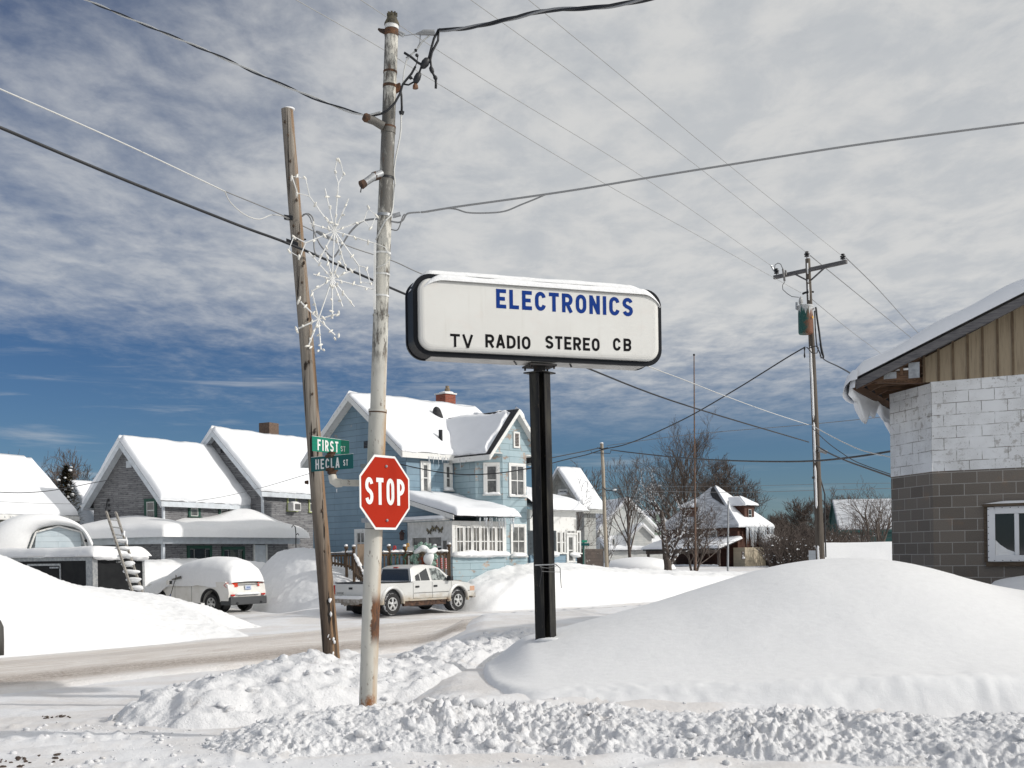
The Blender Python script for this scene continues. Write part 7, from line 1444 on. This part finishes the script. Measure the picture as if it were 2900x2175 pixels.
mb = MB(); mb.tube([(-2.50, .62, .36), (-2.40, .62, .36)], .05, 10).tube([(-2.50, -.62, .36), (-2.40, -.62, .36)], .05, 10); mb.build('exhaust_tip', 'black', T)
for s_ in (-1, 1):
    mb = MB(); mb.prism([(-2.432, s_ * .52, .98), (-2.415, s_ * .52, 1.12), (-2.30, s_ * .965, 1.14), (-2.16, s_ * .972, 1.04), (-2.30, s_ * .972, .95)], (.02, 0, 0)); mb.build('tail_lamp', mat('bright_tail_lamp', (.62, .05, .015), .2), T)
    mb = MB(); mb.box(-2.455, -2.41, min(s_ * .70, s_ * .88), max(s_ * .70, s_ * .88), .635, .70); mb.build('reflector', 'tailred', T)
M['plate'] = mat('licence_plate', (.55, .60, .68), .5)
mb = MB(); mb.box(-2.446, -2.425, -.15, .16, .86, 1.02); lp = mb.build('licence_plate', 'plate', T); mb = MB()
for k in range(6): mb.box(-2.449, -2.4465, -.10 + k * .036, -.078 + k * .036, .91, .975)
mb.box(-2.449, -2.4465, -.145, .155, .865, .885); mb.build('plate_marks', mat('plate_blue', (.05, .12, .35), .5), lp)
mb = MB(); mb.box(-2.44, -2.40, -.6, .55, 1.055, 1.075); mb.box(-2.452, -2.42, -.5, .5, .655, .665); mb.build('tailgate_trim', 'chrome', T)
snow_roll([(-2.42, -.62, .69), (-2.42, .66, .69)], .075, 9, .7, .5, .04, .2).build('ledge_snow', 'snow', T, True)
for x in (JR, 1.47):
    for s_ in (-1, 1): wheel(T, x, s_ * (JH - .14), .36, .36, .25, -s_)
    mb = MB(); rows = []
    for a in np.linspace(0, 180, 20):
        ca, sa = math.cos(R(a)), math.sin(R(a)); rows.append([Vector((x + rr * ca, y, .40 + rr * sa)) for rr, y in ((.44, JH - .05), (.45, JH + .016), (.53, JH + .012))])
    mb.grid(rows).build('wheel_arch', 'rubber', T, True)
    mb = MB(); mb.lathe([(.44, -.35), (.44, .0)], (x, JH - .3, .42), 20, Matrix.Rotation(R(-90), 3, 'X')); mb.build('wheel_well', 'black', T)
mb = MB(); mb.box(-.42, -.408, JH - .01, JH + .004, .42, 1.06); mb.box(.50, .508, JH - .01, JH + .004, .42, 1.0); mb.build('door_gaps', 'black', T)
mb = MB(); mb.box(.62, .80, JH - .04, JH + .20, 1.07, 1.24); mr = mb.build('wing_mirror', 'suvpaint', T, bevel=.04); mb = MB(); mb.box(.60, .619, JH + .01, JH + .17, 1.09, 1.21); mb.build('mirror_glass', 'glass', mr)
mb = MB(); mb.box(.0, .16, JH, JH + .03, .98, 1.01); mb.box(-1.0, -.86, JH, JH + .03, 1.00, 1.03); mb.build('door_handle', 'suvpaint', T)
# snow over the whole car, one soft mass
rows = []; secs = [(-2.44, .88, 1.12, 1.16), (-2.42, .88, 1.10, 1.50), (-2.30, .90, 1.08, 1.80), (-2.0, .95, 1.02, 1.99), (-1.5, 1.0, 1.00, 2.10), (-.8, 1.03, 1.02, 2.12), (-.1, 1.03, 1.04, 2.05), (.45, 1.03, 1.06, 1.92), (.9, 1.05, .98, 1.68), (1.3, 1.08, .70, 1.48), (1.8, 1.10, .45, 1.38), (2.2, 1.08, .35, 1.26), (2.48, .98, .30, 1.05), (2.6, .7, .30, .6)]
xs = np.linspace(-2.44, 2.6, 70)
for i, x in enumerate(xs):
    h = float(np.interp(x, [s[0] for s in secs], [s[1] for s in secs])); zb = float(np.interp(x, [s[0] for s in secs], [s[2] for s in secs])); zt_ = float(np.interp(x, [s[0] for s in secs], [s[3] for s in secs])); row = []
    zb += .05 * float(fbm(np.array(x * 2.5), np.array(3.0), 5, 3)) * 2
    for k in range(33):
        a = math.pi * k / 32; ca, sa = math.cos(a), math.sin(a); ee = .62; yy = h * (abs(ca) ** ee) * (1 if ca >= 0 else -1); z = zb + (zt_ - zb) * (sa ** .78)
        if abs(ca) > .9: yy *= .985
        row.append(Vector((x + .05 * float(fbm(np.array(x), np.array(a * 2), 8, 2)), yy * (1 - .10 * sa ** 2 * (z > 1.2)), z + .04 * float(fbm(np.array(x * 1.1), np.array(a * 1.7), 4, 3)))))
    rows.append(row)
MB().grid(rows).build('snow_cover', 'drift', T, True)
mb = MB(); mb.prism([(.10, 1.005, 1.40), (.62, 1.005, 1.28), (.55, 1.005, 1.24), (.06, 1.005, 1.30)], (0, .03, 0)); mb.build('cleared_window', 'greyglass', T)
B0 = T.location; R3 = Matrix.Rotation(JYAW, 3, 'Z'); jl = lambda x, y, z: Vector(B0) + R3 @ Vector((x, y, z))
T2 = thing('snow_brush', 'snow brush with a dark blue handle leaning on the flank of the snowed-in vehicle', 'snow brush', jl(.75, 1.12, .5)); part(MB().tube([jl(.62, 1.16, .52), jl(.55, 1.13, .70)], .022, 6), T2, 'grip', mat('navy_plastic', (.01, .03, .16), .4)); part(MB().tube([jl(.55, 1.13, .70), jl(.30, 1.08, 1.36)], .014, 6), T2, 'shaft', 'black'); part(MB().obox(jl(.29, 1.09, 1.39), R3 @ Vector((.03, 0, .02)), (0, .05, 0), (0, 0, .10)), T2, 'brush_head', 'rust')
T2 = thing('ice_scraper', 'blue ice scraper lying in the snow on the roof of the snowed-in vehicle', 'ice scraper', jl(.62, .1, 1.88)); p0 = P(527, 1601, 44.6); p1 = P(541, 1608, 44.2); part(MB().tube([p0, p0.lerp(p1, .6), p1], [.012, .03, .045], 7), T2, 'handle', 'navy_plastic' if 'navy_plastic' in M else bpy.data.materials['navy_plastic'])

# ---- black cargo trailer and the ladder against it
tc = P(262, 1600, 38.0); T = thing('cargo_trailer', 'black enclosed cargo trailer with aluminium trim and a snow-laden roof', 'trailer', (tc.x, tc.y, .0), R(61.3)); M['trailerblack'] = mottled('black_trailer_skin', (.006, .0065, .008), (.011, .012, .013), 3, .55, 0, (1, 1, 1), 0, .35, .65, .2); M['alu'] = mottled('dull_aluminium', (.45, .45, .44), (.30, .31, .32), 10, .4, .6)
ht = 2.20; Wt = 2.25; Lt = 5.2; mb = MB(); mb.box(0, Wt, 0, Lt, .45, ht); mb.build('box_body', 'trailerblack', T)
TF = Face(T, (0, 0), (1, 0)); TL = Face(T, (0, Lt), (0, -1)); mb = MB(); TL.box(mb, 0, Lt, ht - .11, ht + .01, 0, .02); TF.box(mb, 0, Wt, ht - .06, ht + .01, 0, .02); TL.box(mb, Lt - .30, Lt + .02, .45, ht - .11, .0, .018); TF.box(mb, -.018, .20, .45, ht - .06, 0, .017); TF.box(mb, Wt - .09, Wt + .01, .45, ht - .06, .0, .03); mb.build('aluminium_trim', 'alu', T)
d0 = TL.px(78, 1590)[0]; d1 = TL.px(173, 1590)[0]; mb = MB(); TL.box(mb, d0, d0 + .06, .55, ht - .20, 0, .025); TL.box(mb, d1 - .06, d1, .55, ht - .20, 0, .025); TL.box(mb, d0 + .06, d1 - .06, ht - .27, ht - .20, 0, .025); sdr = mb.build('side_door', 'alu', T); mb = MB(); uq = TL.px(160, 1608)[0]; zq_ = TL.px(160, 1608)[1]; TL.box(mb, uq - .28, uq + .16, zq_ - .02, zq_ + .035, .025, .06); mb.build('door_latch', 'steel', sdr)
mb = MB(); u, z = TL.px(236, 1569); TL.box(mb, u - .14, u + .14, z - .03, z + .03, .0205, .045); mb.build('marker_lamp', mat('amber_marker', (.50, .08, .02), .3), T)
text('lettering', 'CAR', 'alu', T, TF.pt(1.0, ht - .20, .004), TF.d, (0, 0, 1), .07, .22)
snow_slab('roof_snow', T, (-.12, Lt + .3, ht + .02), (-.12, -.22, ht + .02), (Wt + .18, -.22, ht + .02), (Wt + .18, Lt + .3, ht + .02), .34, (1, 1, 1, 0), .33, .06, 61, 'snow', wob=.10)
snow_roll([TF.pt(-.05, ht + .02, .10), TF.pt(1.25, ht - .01, .12)], .17, 21, 1.0, .4, .04, 0, 12, .6).build('overhanging_snow', 'snow', T, True); snow_roll([TF.pt(1.45, ht + .02, .10), TF.pt(Wt + .12, ht - .04, .10)], .22, 23, 1.0, .3, .04, 0, 12, .6).build('overhanging_snow', 'snow', T, True)
mb = MB(); TL.box(mb, Lt - 2.3, Lt - .05, .95, 1.02, .05, .62); mb.build('fender', 'trailerblack', T, bevel=.03); mb = MB(); mb.blob(TL.pt(Lt - 1.2, 1.05, .3), (.32, 1.15, .09), 5, 2, .15); mb.build('fender_snow', 'snow', T, True)
la, lb_, lc, ld = P(301, 1449, 37.3), P(328, 1451, 37.8), P(376, 1680, 35.6), P(407, 1690, 36.0); T = thing('ladder', 'snow-covered aluminium ladder leaning against the black trailer', 'ladder', lc)
part(MB().beam(la, lc, .055, .10, (0, 1, 0)).beam(lb_, ld, .055, .10, (0, 1, 0)), T, 'side_rails', mottled('worn_ladder', (.40, .37, .33), (.22, .20, .17), 9, .5, .3)); mb = MB(); ms = MB(); rnd = random.Random(6)
for k in range(10):
    t = .10 + k * .093; a, b = la.lerp(lc, t), lb_.lerp(ld, t); mb.tube([a, b], .024, 8)
    if k >= 3:
        ms.blob(a.lerp(b, .5) + Vector((0, -.03, .06)), (.24, .08, .05 + .03 * min(1, (k - 2) / 3)), k * 7, 3, .2)
    if k in (2, 3): ms.blob(b + Vector((.02, -.02, .06)), (.05, .05, .11), k, 2, .4)
part(mb, T, 'rungs', 'alu'); part(ms, T, 'rung_snow', 'snow', smooth=True)

# ---- deck fence with its posts, and the things hung on it
M['fencewood'] = mottled('brown_fence_wood', (.125, .085, .055), (.075, .05, .034), 7, .9, 0, (1, 1, .1), .3)
BH = bpy.data.objects['blue_house']
def fence(label, pts, hts, posts, snow=True, ph=.10, seed=0):
    """pts: ground plan points (world) with top heights"""
    T = thing('wooden_fence', label, 'fence', pts[0]); pk = MB(); sn = MB(); rnd = random.Random(seed)
    for (a, b, za, zb, la_, lb2) in [(pts[i], pts[i + 1], hts[i][1], hts[i + 1][1], hts[i][0], hts[i + 1][0]) for i in range(len(pts) - 1)]:
        a2, b2 = Vector((a.x, a.y, 0)), Vector((b.x, b.y, 0)); L_ = (b2 - a2).length; n = int(L_ / .135); dr_ = (b2 - a2).normalized(); nr = Vector((dr_.y, -dr_.x, 0))
        for k in range(n):
            t = (k + .5) / n; p = a2.lerp(b2, t); zt = za + (zb - za) * t - .06; zl = la_ + (lb2 - la_) * t; pk.obox(p + Vector((0, 0, (zt + zl) / 2)) + nr * .035, dr_ * .055, nr * .03, (0, 0, zt - zl))
        rl = MB(); rl.beam(a2 + Vector((0, 0, za - .08)), b2 + Vector((0, 0, zb - .09)), .04, .09); rl.beam(a2 + Vector((0, 0, za)), b2 + Vector((0, 0, zb)), .13, .035); part(rl, T, 'rail', 'fencewood'); part(MB().beam(a2 + Vector((0, 0, la_ + .1)), b2 + Vector((0, 0, lb2 + .1)), .04, .09), T, 'rail', 'fencewood')
        if snow:
            q_ = snow_roll([a2 + Vector((0, 0, za + .02)), b2 + Vector((0, 0, zb + .02))], .062, seed + int(L_ * 10), 1.0, .6, .03, .38); part(q_, T, 'rail_snow', 'snow', smooth=True)
    part(pk, T, 'pickets', 'fencewood'); 
    for p, zl, zh in posts:
        o_ = part(MB().box(p.x - ph / 2, p.x + ph / 2, p.y - ph / 2, p.y + ph / 2, zl, zh).lathe([(.03, 0), (.075, .03), (.085, .08), (.05, .14), (.0, .16)], (p.x, p.y, zh), 10), T, 'post', 'fencewood', auto=40)
        mb = MB(); mb.blob((p.x, p.y, zh + .15), (.075, .075, .05), int(p.x * 100) % 77, 2, .15); part(mb, T, 'post_snow', 'snow', o_, smooth=True)
    return T
dF = 42.0
def fp(px, d=None): a, _ = ray(px, 1570); d = d or dF; return Vector((a * d, d, 0))
def zf(py, px, d=None): return P(px, py, d or dF).z
d1_, d2_ = 42.4, 41.6
line = [fp(1082, 41.2), fp(1102, 41.35), fp(1147, 41.6), fp(1232, 42.1), fp(1272, 42.3)]
zt_ = zf(1564, 1180, 41.7); fence('brown picket deck railing with snow on its rails behind the pickup truck', line, [(.9, zt_)] * 5, [(line[1], .6, zt_ + .12), (line[2], .6, zt_ + .10), (line[3], .6, zt_ + .10), (line[4], .2, zt_ + .16)], seed=2)
ra = [fp(928, 44.2), fp(981, 43.8), fp(1002, 43.4)]; fence('brown picket fence on a snow slope between the wooden pole and the white pole', ra, [(zf(1600, 928, 44.2), zf(1568, 928, 44.2)), (zf(1608, 981, 43.8), zf(1566, 981, 43.8)), (zf(1618, 1002, 43.4), zf(1566, 1002, 43.4))], [(ra[1], 1.0, zf(1556, 981, 43.8)), (ra[2], .9, zf(1557, 1002, 43.4))], seed=5)
rb2 = [fp(1003, 43.3), fp(1028, 42.6), fp(1046, 42.1)]; fence('stair railing of brown boards going down behind the white pole', rb2, [(zf(1630, 1003, 43.3), zf(1570, 1003, 43.3)), (zf(1652, 1028, 42.6), zf(1622, 1028, 42.6)), (zf(1665, 1046, 42.1), zf(1650, 1046, 42.1))], [], seed=6)
T = thing('plank_screen', 'bare plywood panel under the small window of the blue house', 'panel', fp(1025, 43.8)); part(MB().obox(P(1023, 1572, 43.9), (.30, .02, 0), (0, .03, 0), (0, 0, .85)), T, 'board', mottled('plywood', (.40, .30, .22), (.32, .24, .17), 4, .8, 0, (6, 6, 1)))
wc = P(1202, 1588, 41.55); T = thing('holiday_wreath', 'faded green wreath with a red bow hung on the railing and heaped with snow', 'wreath', wc); rnd = random.Random(3); mb = MB(); M['wreathgreen'] = mottled('frosted_wreath', (.10, .21, .16), (.36, .46, .40), 14, .9)
for k in range(150):
    a = rnd.uniform(0, 6.283); r = .40 + rnd.gauss(0, .06); mb.blob(wc + Vector((math.cos(a) * r * .95, rnd.uniform(-.12, -.04), math.sin(a) * r * 1.15 + .05)), (.07, .05, .07), k, 1, .6)
part(mb, T, 'garland', 'wreathgreen'); mb = MB()
for k in range(26): mb.blob(wc + Vector((.02 + rnd.gauss(0, .10), -.16, -.15 + rnd.gauss(0, .16))), (.07, .04, .06), k, 1, .5)
part(mb, T, 'bow', mottled('brown_red_bow', (.24, .05, .02), (.14, .05, .03), 9, .7)); mb = MB(); sw = [(1172, 1562), (1186, 1556), (1200, 1554), (1212, 1560), (1220, 1570), (1222, 1582), (1218, 1592), (1212, 1596), (1206, 1589), (1226, 1566), (1230, 1558)]
mb = snow_roll([P(1172, 1566, 41.4), P(1184, 1560, 41.35), P(1197, 1553, 41.3), P(1208, 1556, 41.3), P(1218, 1566, 41.25), P(1228, 1560, 41.4), P(1234, 1553, 41.6)], .11, 6, 1.0, .4, .04, 0, 12, .8); part(mb, T, 'wreath_snow', 'snow', smooth=True)
mb = MB(); mb.blob(P(1216, 1586, 41.3), (.20, .14, .28), 4, 3, .3); part(mb, T, 'wreath_snow', 'snow', smooth=True)
for i, px in enumerate((1237, 1250, 1262)):
    p = P(px, 1600, 42.05); T = thing('candy_cane', 'red and white striped candy cane decoration on the railing', 'decoration', p, 0, 'candy canes on the deck railing'); a_, b_ = P(px, 1581, 42.0), P(px + 1, 1612, 42.0); part(MB().tube([a_, b_], .032, 8), T, 'cane', 'white'); mb = MB()
    for k in range(6): q0 = a_.lerp(b_, (k + .3) / 6); mb.tube([q0 + Vector((-.034, -.02, .02)), q0 + Vector((0, -.036, 0)), q0 + Vector((.034, -.02, -.02))], .016, 5)
    part(mb, T, 'stripes', 'red')
for px, py, h, mm, lab in ((1116, 1550, 16, 'red', 'thin red ornament stuck on the railing left of the yellow one'), (1153, 1543, 16, None, 'yellow bent ornament stuck on the railing beside the porch door')):
    T = thing('railing_ornament', lab, 'ornament', P(px, py, 41.4)); mm = mm or mottled('yellow_ornament', (.62, .33, .02), (.55, .25, .02), 5, .5); part(MB().tube([P(px - 2, py + h, 41.4), P(px - 1, py + 4, 41.4), P(px, py - 4, 41.4), P(px + 4, py - 3, 41.4), P(px + 5, py + 3, 41.4), P(px + 1, py + 5, 41.4)], .026, 6), T, 'hook', mm, smooth=True)
for k, px in enumerate((1107, 1124, 1146)):
    T = thing('light_string', ('green holiday light string hanging left on the deck railing', 'dark green light string in the middle of the deck railing', 'green light string hanging beside the second railing post')[k], 'light string', P(px, 1575, 41.3)); rnd = random.Random(k); part(MB().tube([P(px + rnd.uniform(-4, 4), 1568 + i * 5, 41.25) for i in range(8)], .02, 5), T, 'cord', mat('green_cord', (.01, .09, .06), .5) if k == 0 else bpy.data.materials['green_cord'], smooth=True)

# ---- grey rounded post cut by the left edge
T = thing('bollard', 'dark grey rounded post at the left edge of the photo in front of the snowbank', 'post', P(-8, 1855, 22)); c0 = P(-9, 1856, 22); mb = MB(); mb.lathe([(.13, 0), (.135, .3), (.13, .55), (.08, .68), (.0, .70)], c0, 18); part(mb, T, 'post_body', mat('dark_grey_rubber', (.06, .058, .055), .6), smooth=True)

# ================================================================ trees
def tree(name, label, base_, h, spread, seed, lev=5, trunk_r=.16, twigm='twig', up=.25, nb=(3, 4), start=.22, group=None, r_min=.008, snowy=False, trunks=1, n0=9, ang=(28, 58)):
    T = thing(name, label, 'tree', base_, 0, group); rnd = random.Random(seed); tr = MB(); cr_m = MB()
    def br(mb, p, d, L, r, lv):
        n = 4 if lv < 2 else 3; pts, q, dd = [p], p, d
        for i in range(n):
            dd = (dd + Vector((rnd.gauss(0, .075), rnd.gauss(0, .075), rnd.gauss(0, .05) + up * .10))).normalized(); q = q + dd * (L / n); pts.append(q)
        mb.tube(pts, [max(r_min * .6, r * (1 - .6 * i / n)) for i in range(n + 1)], 7 if lv == 0 else (5 if lv == 1 else 3), False)
        if lv >= lev: return
        k = n0 if lv == 0 else rnd.randint(*nb)
        for j in range(k):
            t = start + (1 - start) * (j + rnd.random() * .8) / k if lv == 0 else .25 + .75 * (j + rnd.random()) / k; i = min(n - 1, int(t * n)); p2 = pts[i].lerp(pts[i + 1], t * n - i); ax = (pts[i + 1] - pts[i]).normalized(); pe = ax.orthogonal().normalized(); pe.rotate(Matrix.Rotation(rnd.uniform(0, 6.283), 3, ax)); an = R(rnd.uniform(*ang)) * (spread if lv == 0 else 1)
            d2 = (ax * math.cos(an) + pe * math.sin(an) + Vector((0, 0, up))).normalized(); br(cr_m, p2, d2, L * (rnd.uniform(.42, .62) if lv == 0 else rnd.uniform(.5, .72)) * (1.15 - .5 * t if lv == 0 else 1), max(r_min, r * (.5 if lv == 0 else .55) * (1 - .35 * t)), lv + 1)
    for k in range(trunks):
        d0_ = Vector((rnd.gauss(0, .05), rnd.gauss(0, .05), 1)) if trunks == 1 else Vector((rnd.uniform(-.5, .5), rnd.uniform(-.4, .4), 1)); br(tr, Vector((0, 0, -.4)), d0_.normalized(), h * .62, trunk_r, 0)
    tr.build('trunk', 'bark', T, auto=60); cr_m.build('crown', twigm, T); return T
def gp(px, d, z=None): a, _ = ray(px, 1590); X_ = a * d; return Vector((X_, d, z if z is not None else float(ground_z(X_, d)) - .1))
G_ = 'bare trees beyond the houses'
def hz(py, px, d): return P(px, py, d).z
def bt(label, px, pyt, d, spread, seed, **k): b = gp(px, d); tree('bare_tree', label, b, (hz(pyt, px, d) - b.z) * 1.1, spread, seed, **k)
bt('tall dense bare tree towering behind the brown house, tallest of all', 1945, 1212, 112, 1.0, 11, lev=5, trunk_r=.26, n0=15, nb=(3, 4), r_min=.012, start=.18, up=.22, ang=(20, 44))
bt('rounded thick dark bare tree to the right behind the brown house roof', 2066, 1305, 125, 1.25, 12, lev=5, trunk_r=.26, n0=17, nb=(4, 5), r_min=.018, start=.12, up=.16, ang=(24, 50))
bt('dense bare tree just left behind the tallest tree', 1900, 1345, 120, 1.0, 13, lev=5, trunk_r=.2, n0=11, nb=(3, 4), r_min=.016, ang=(20, 44))
bt('bare tree behind the shingled house gable', 1640, 1290, 98, 1.0, 14, lev=4, trunk_r=.2, n0=10, nb=(3, 4), r_min=.02)
bt('smaller bare tree further left behind the shingled house', 1612, 1325, 110, 1.0, 15, lev=4, trunk_r=.16, n0=9, nb=(3, 3), r_min=.02)
bt('slim bare tree with fine twigs between the white house and the tall tree', 1790, 1285, 90, .8, 16, lev=5, trunk_r=.15, n0=11, nb=(3, 3), r_min=.011, ang=(20, 46))
bt('spreading bare tree with snow on its limbs in front of the brown house', 1892, 1330, 70, 1.25, 17, lev=5, trunk_r=.28, twigm='snowtwig', n0=9, nb=(3, 3), r_min=.010, start=.14, up=.12, ang=(22, 50))
bt('thin young tree with snowy twigs in front of the white house', 1722, 1400, 72, .8, 18, lev=4, trunk_r=.07, n0=8, nb=(2, 3), r_min=.010, twigm='snowtwig')
bt('low bushy tree with snow-dusted twigs in front of the brown house porch', 1965, 1405, 74, 1.15, 19, lev=4, trunk_r=.09, trunks=4, n0=8, nb=(3, 3), r_min=.011)
for i, (px, py, d, lab) in enumerate(((2150, 1455, 130, 'dim bare tree beside the brown house on its right'), (2190, 1440, 140, 'dim bare tree halfway between the brown house and the transformer pole'), (2240, 1450, 132, 'bare tree left of the transformer pole'), (2290, 1395, 125, 'dark bare tree right behind the transformer pole'), (2350, 1388, 120, 'dark bare tree just right of the transformer pole'), (2400, 1395, 135, 'dark bare tree behind the ridge of the green house'), (2300, 1470, 100, 'low bare tree at the foot of the transformer pole'))):
    bt(lab, px, py, d, 1.1, 30 + i, lev=4, trunk_r=.17, n0=14, nb=(4, 6), r_min=.022)
bt('bare tree with spreading limbs in front of the green house roof', 2462, 1345, 80, .9, 41, lev=4, trunk_r=.14, n0=8, nb=(3, 3), r_min=.010, trunks=2); bt('forked bare tree close to the block wall in front of the green house', 2500, 1370, 70, .9, 42, lev=4, trunk_r=.12, n0=8, nb=(3, 3), r_min=.010)
bt('dark leaning bare tree left in front of the green house door', 2436, 1400, 84, .8, 43, lev=4, trunk_r=.10, n0=8, nb=(2, 3), r_min=.011)
bt('bare tree showing over the big white roof', 158, 1290, 110, 1.2, 51, lev=5, trunk_r=.25, n0=13, nb=(3, 5), r_min=.022); bt('twiggy crown just peeping over the big white roof', 80, 1281, 112, 1.0, 52, lev=4, trunk_r=.2, n0=10, nb=(3, 3), r_min=.024)
bt('bare shrub tree in front of the shingled house gable', 1590, 1360, 62, .9, 53, lev=4, trunk_r=.06, trunks=3, n0=6, nb=(3, 3), r_min=.010)
# evergreen with snow clumps
b = gp(192, 57); hh = hz(1322, 188, 57) - b.z; T = thing('evergreen_tree', 'dark brown-green evergreen dotted with snow clumps between the white roof and the grey house', 'tree', b); MB().tube([(0, 0, -.3), (0, 0, hh * .95)], [.2, .03], 8).build('trunk', 'bark', T); rnd = random.Random(9); mb = MB(); ms = MB()
M['needles'] = mottled('dry_needles', (.030, .028, .014), (.075, .060, .028), 5, .95)
for k in range(5200):
    t = rnd.random() ** .8; z = hh * (.08 + .92 * t); r = (1 - t) ** .6 * 1.25 * math.sqrt(rnd.random()) * (1 + .2 * math.sin(k)); a = rnd.uniform(0, 6.283); p = Vector((r * math.cos(a), r * math.sin(a), z)); d_ = Vector((math.cos(a), math.sin(a), rnd.uniform(-.5, .6))) * rnd.uniform(.10, .26); s_ = d_.cross(Vector((0, 0, 1))).normalized() * rnd.uniform(.03, .07); mb.add([p - s_, p + s_, p + d_], [(0, 1, 2)])
    if k % 95 == 0: ms.blob(p + d_ * .6 + Vector((.1, -.1, .05)), (.10, .09, .06), k, 1, .4)
mb.build('crown', 'needles', T); ms.build('snow_clumps', 'snow', T, True)
# dense thicket at the right: one mass of stems
mb = MB(); ms = MB(); rnd = random.Random(21)
for k in range(2600):
    px = rnd.uniform(2178, 2335) if k % 4 else rnd.uniform(2335, 2420); d = rnd.uniform(84, 112); b = gp(px, d); h_ = (hz(rnd.uniform(1470, 1545), px, d) - b.z) * rnd.uniform(.55, 1.05); q = b; pts = [q]; dd = Vector((rnd.gauss(0, .28), rnd.gauss(0, .25), 1))
    for i in range(4): dd = dd + Vector((rnd.gauss(0, .22), rnd.gauss(0, .2), 0)); q = q + dd.normalized() * h_ / 4; pts.append(q)
    mb.tube(pts, [.034, .028, .022, .017, .010], 3, False)
    for j in range(3):
        p0 = pts[1 + j].lerp(pts[2 + j if 2 + j < 5 else 4], rnd.random()); e_ = p0 + Vector((rnd.gauss(0, .45), rnd.gauss(0, .4), rnd.uniform(.2, .8))); mb.tube([p0, p0.lerp(e_, .5) + Vector((0, 0, .08)), e_], [.018, .014, .008], 3, False)
    if rnd.random() < .8: ms.blob(pts[rnd.randint(0, 3)] + Vector((0, -.05, .05)), (rnd.uniform(.03, .09), .06, rnd.uniform(.025, .055)), k, 1, .4)
T = thing('bush_thicket', 'dense brown thicket of leafless bushes dusted with snow right of the brown house', 'thicket', gp(2220, 98)); tag(part(mb, T, 'stems', 'twig'), kind='stuff'); tag(part(ms, T, 'snow_dust', 'snow', smooth=True), kind='stuff')
# far wooded rise closing the horizon
xs = np.linspace(-700, 900, 260); rows = []
for d_, k in ((420, 0), (430, .5), (470, 1.0), (700, .2)): rows.append(np.stack([xs, np.full_like(xs, d_) + 14 * fbm(xs * .02, xs * 0, 3, 3), .3 + k * (3.2 + 3.0 * fbm(xs * .012, xs * 0, 5, 4))], -1))
hl = np_mesh('hill', np.stack(rows, 0), mottled('far_snowy_woods', (.30, .29, .29), (.62, .64, .67), .25, .9)); hl['kind'] = 'structure'
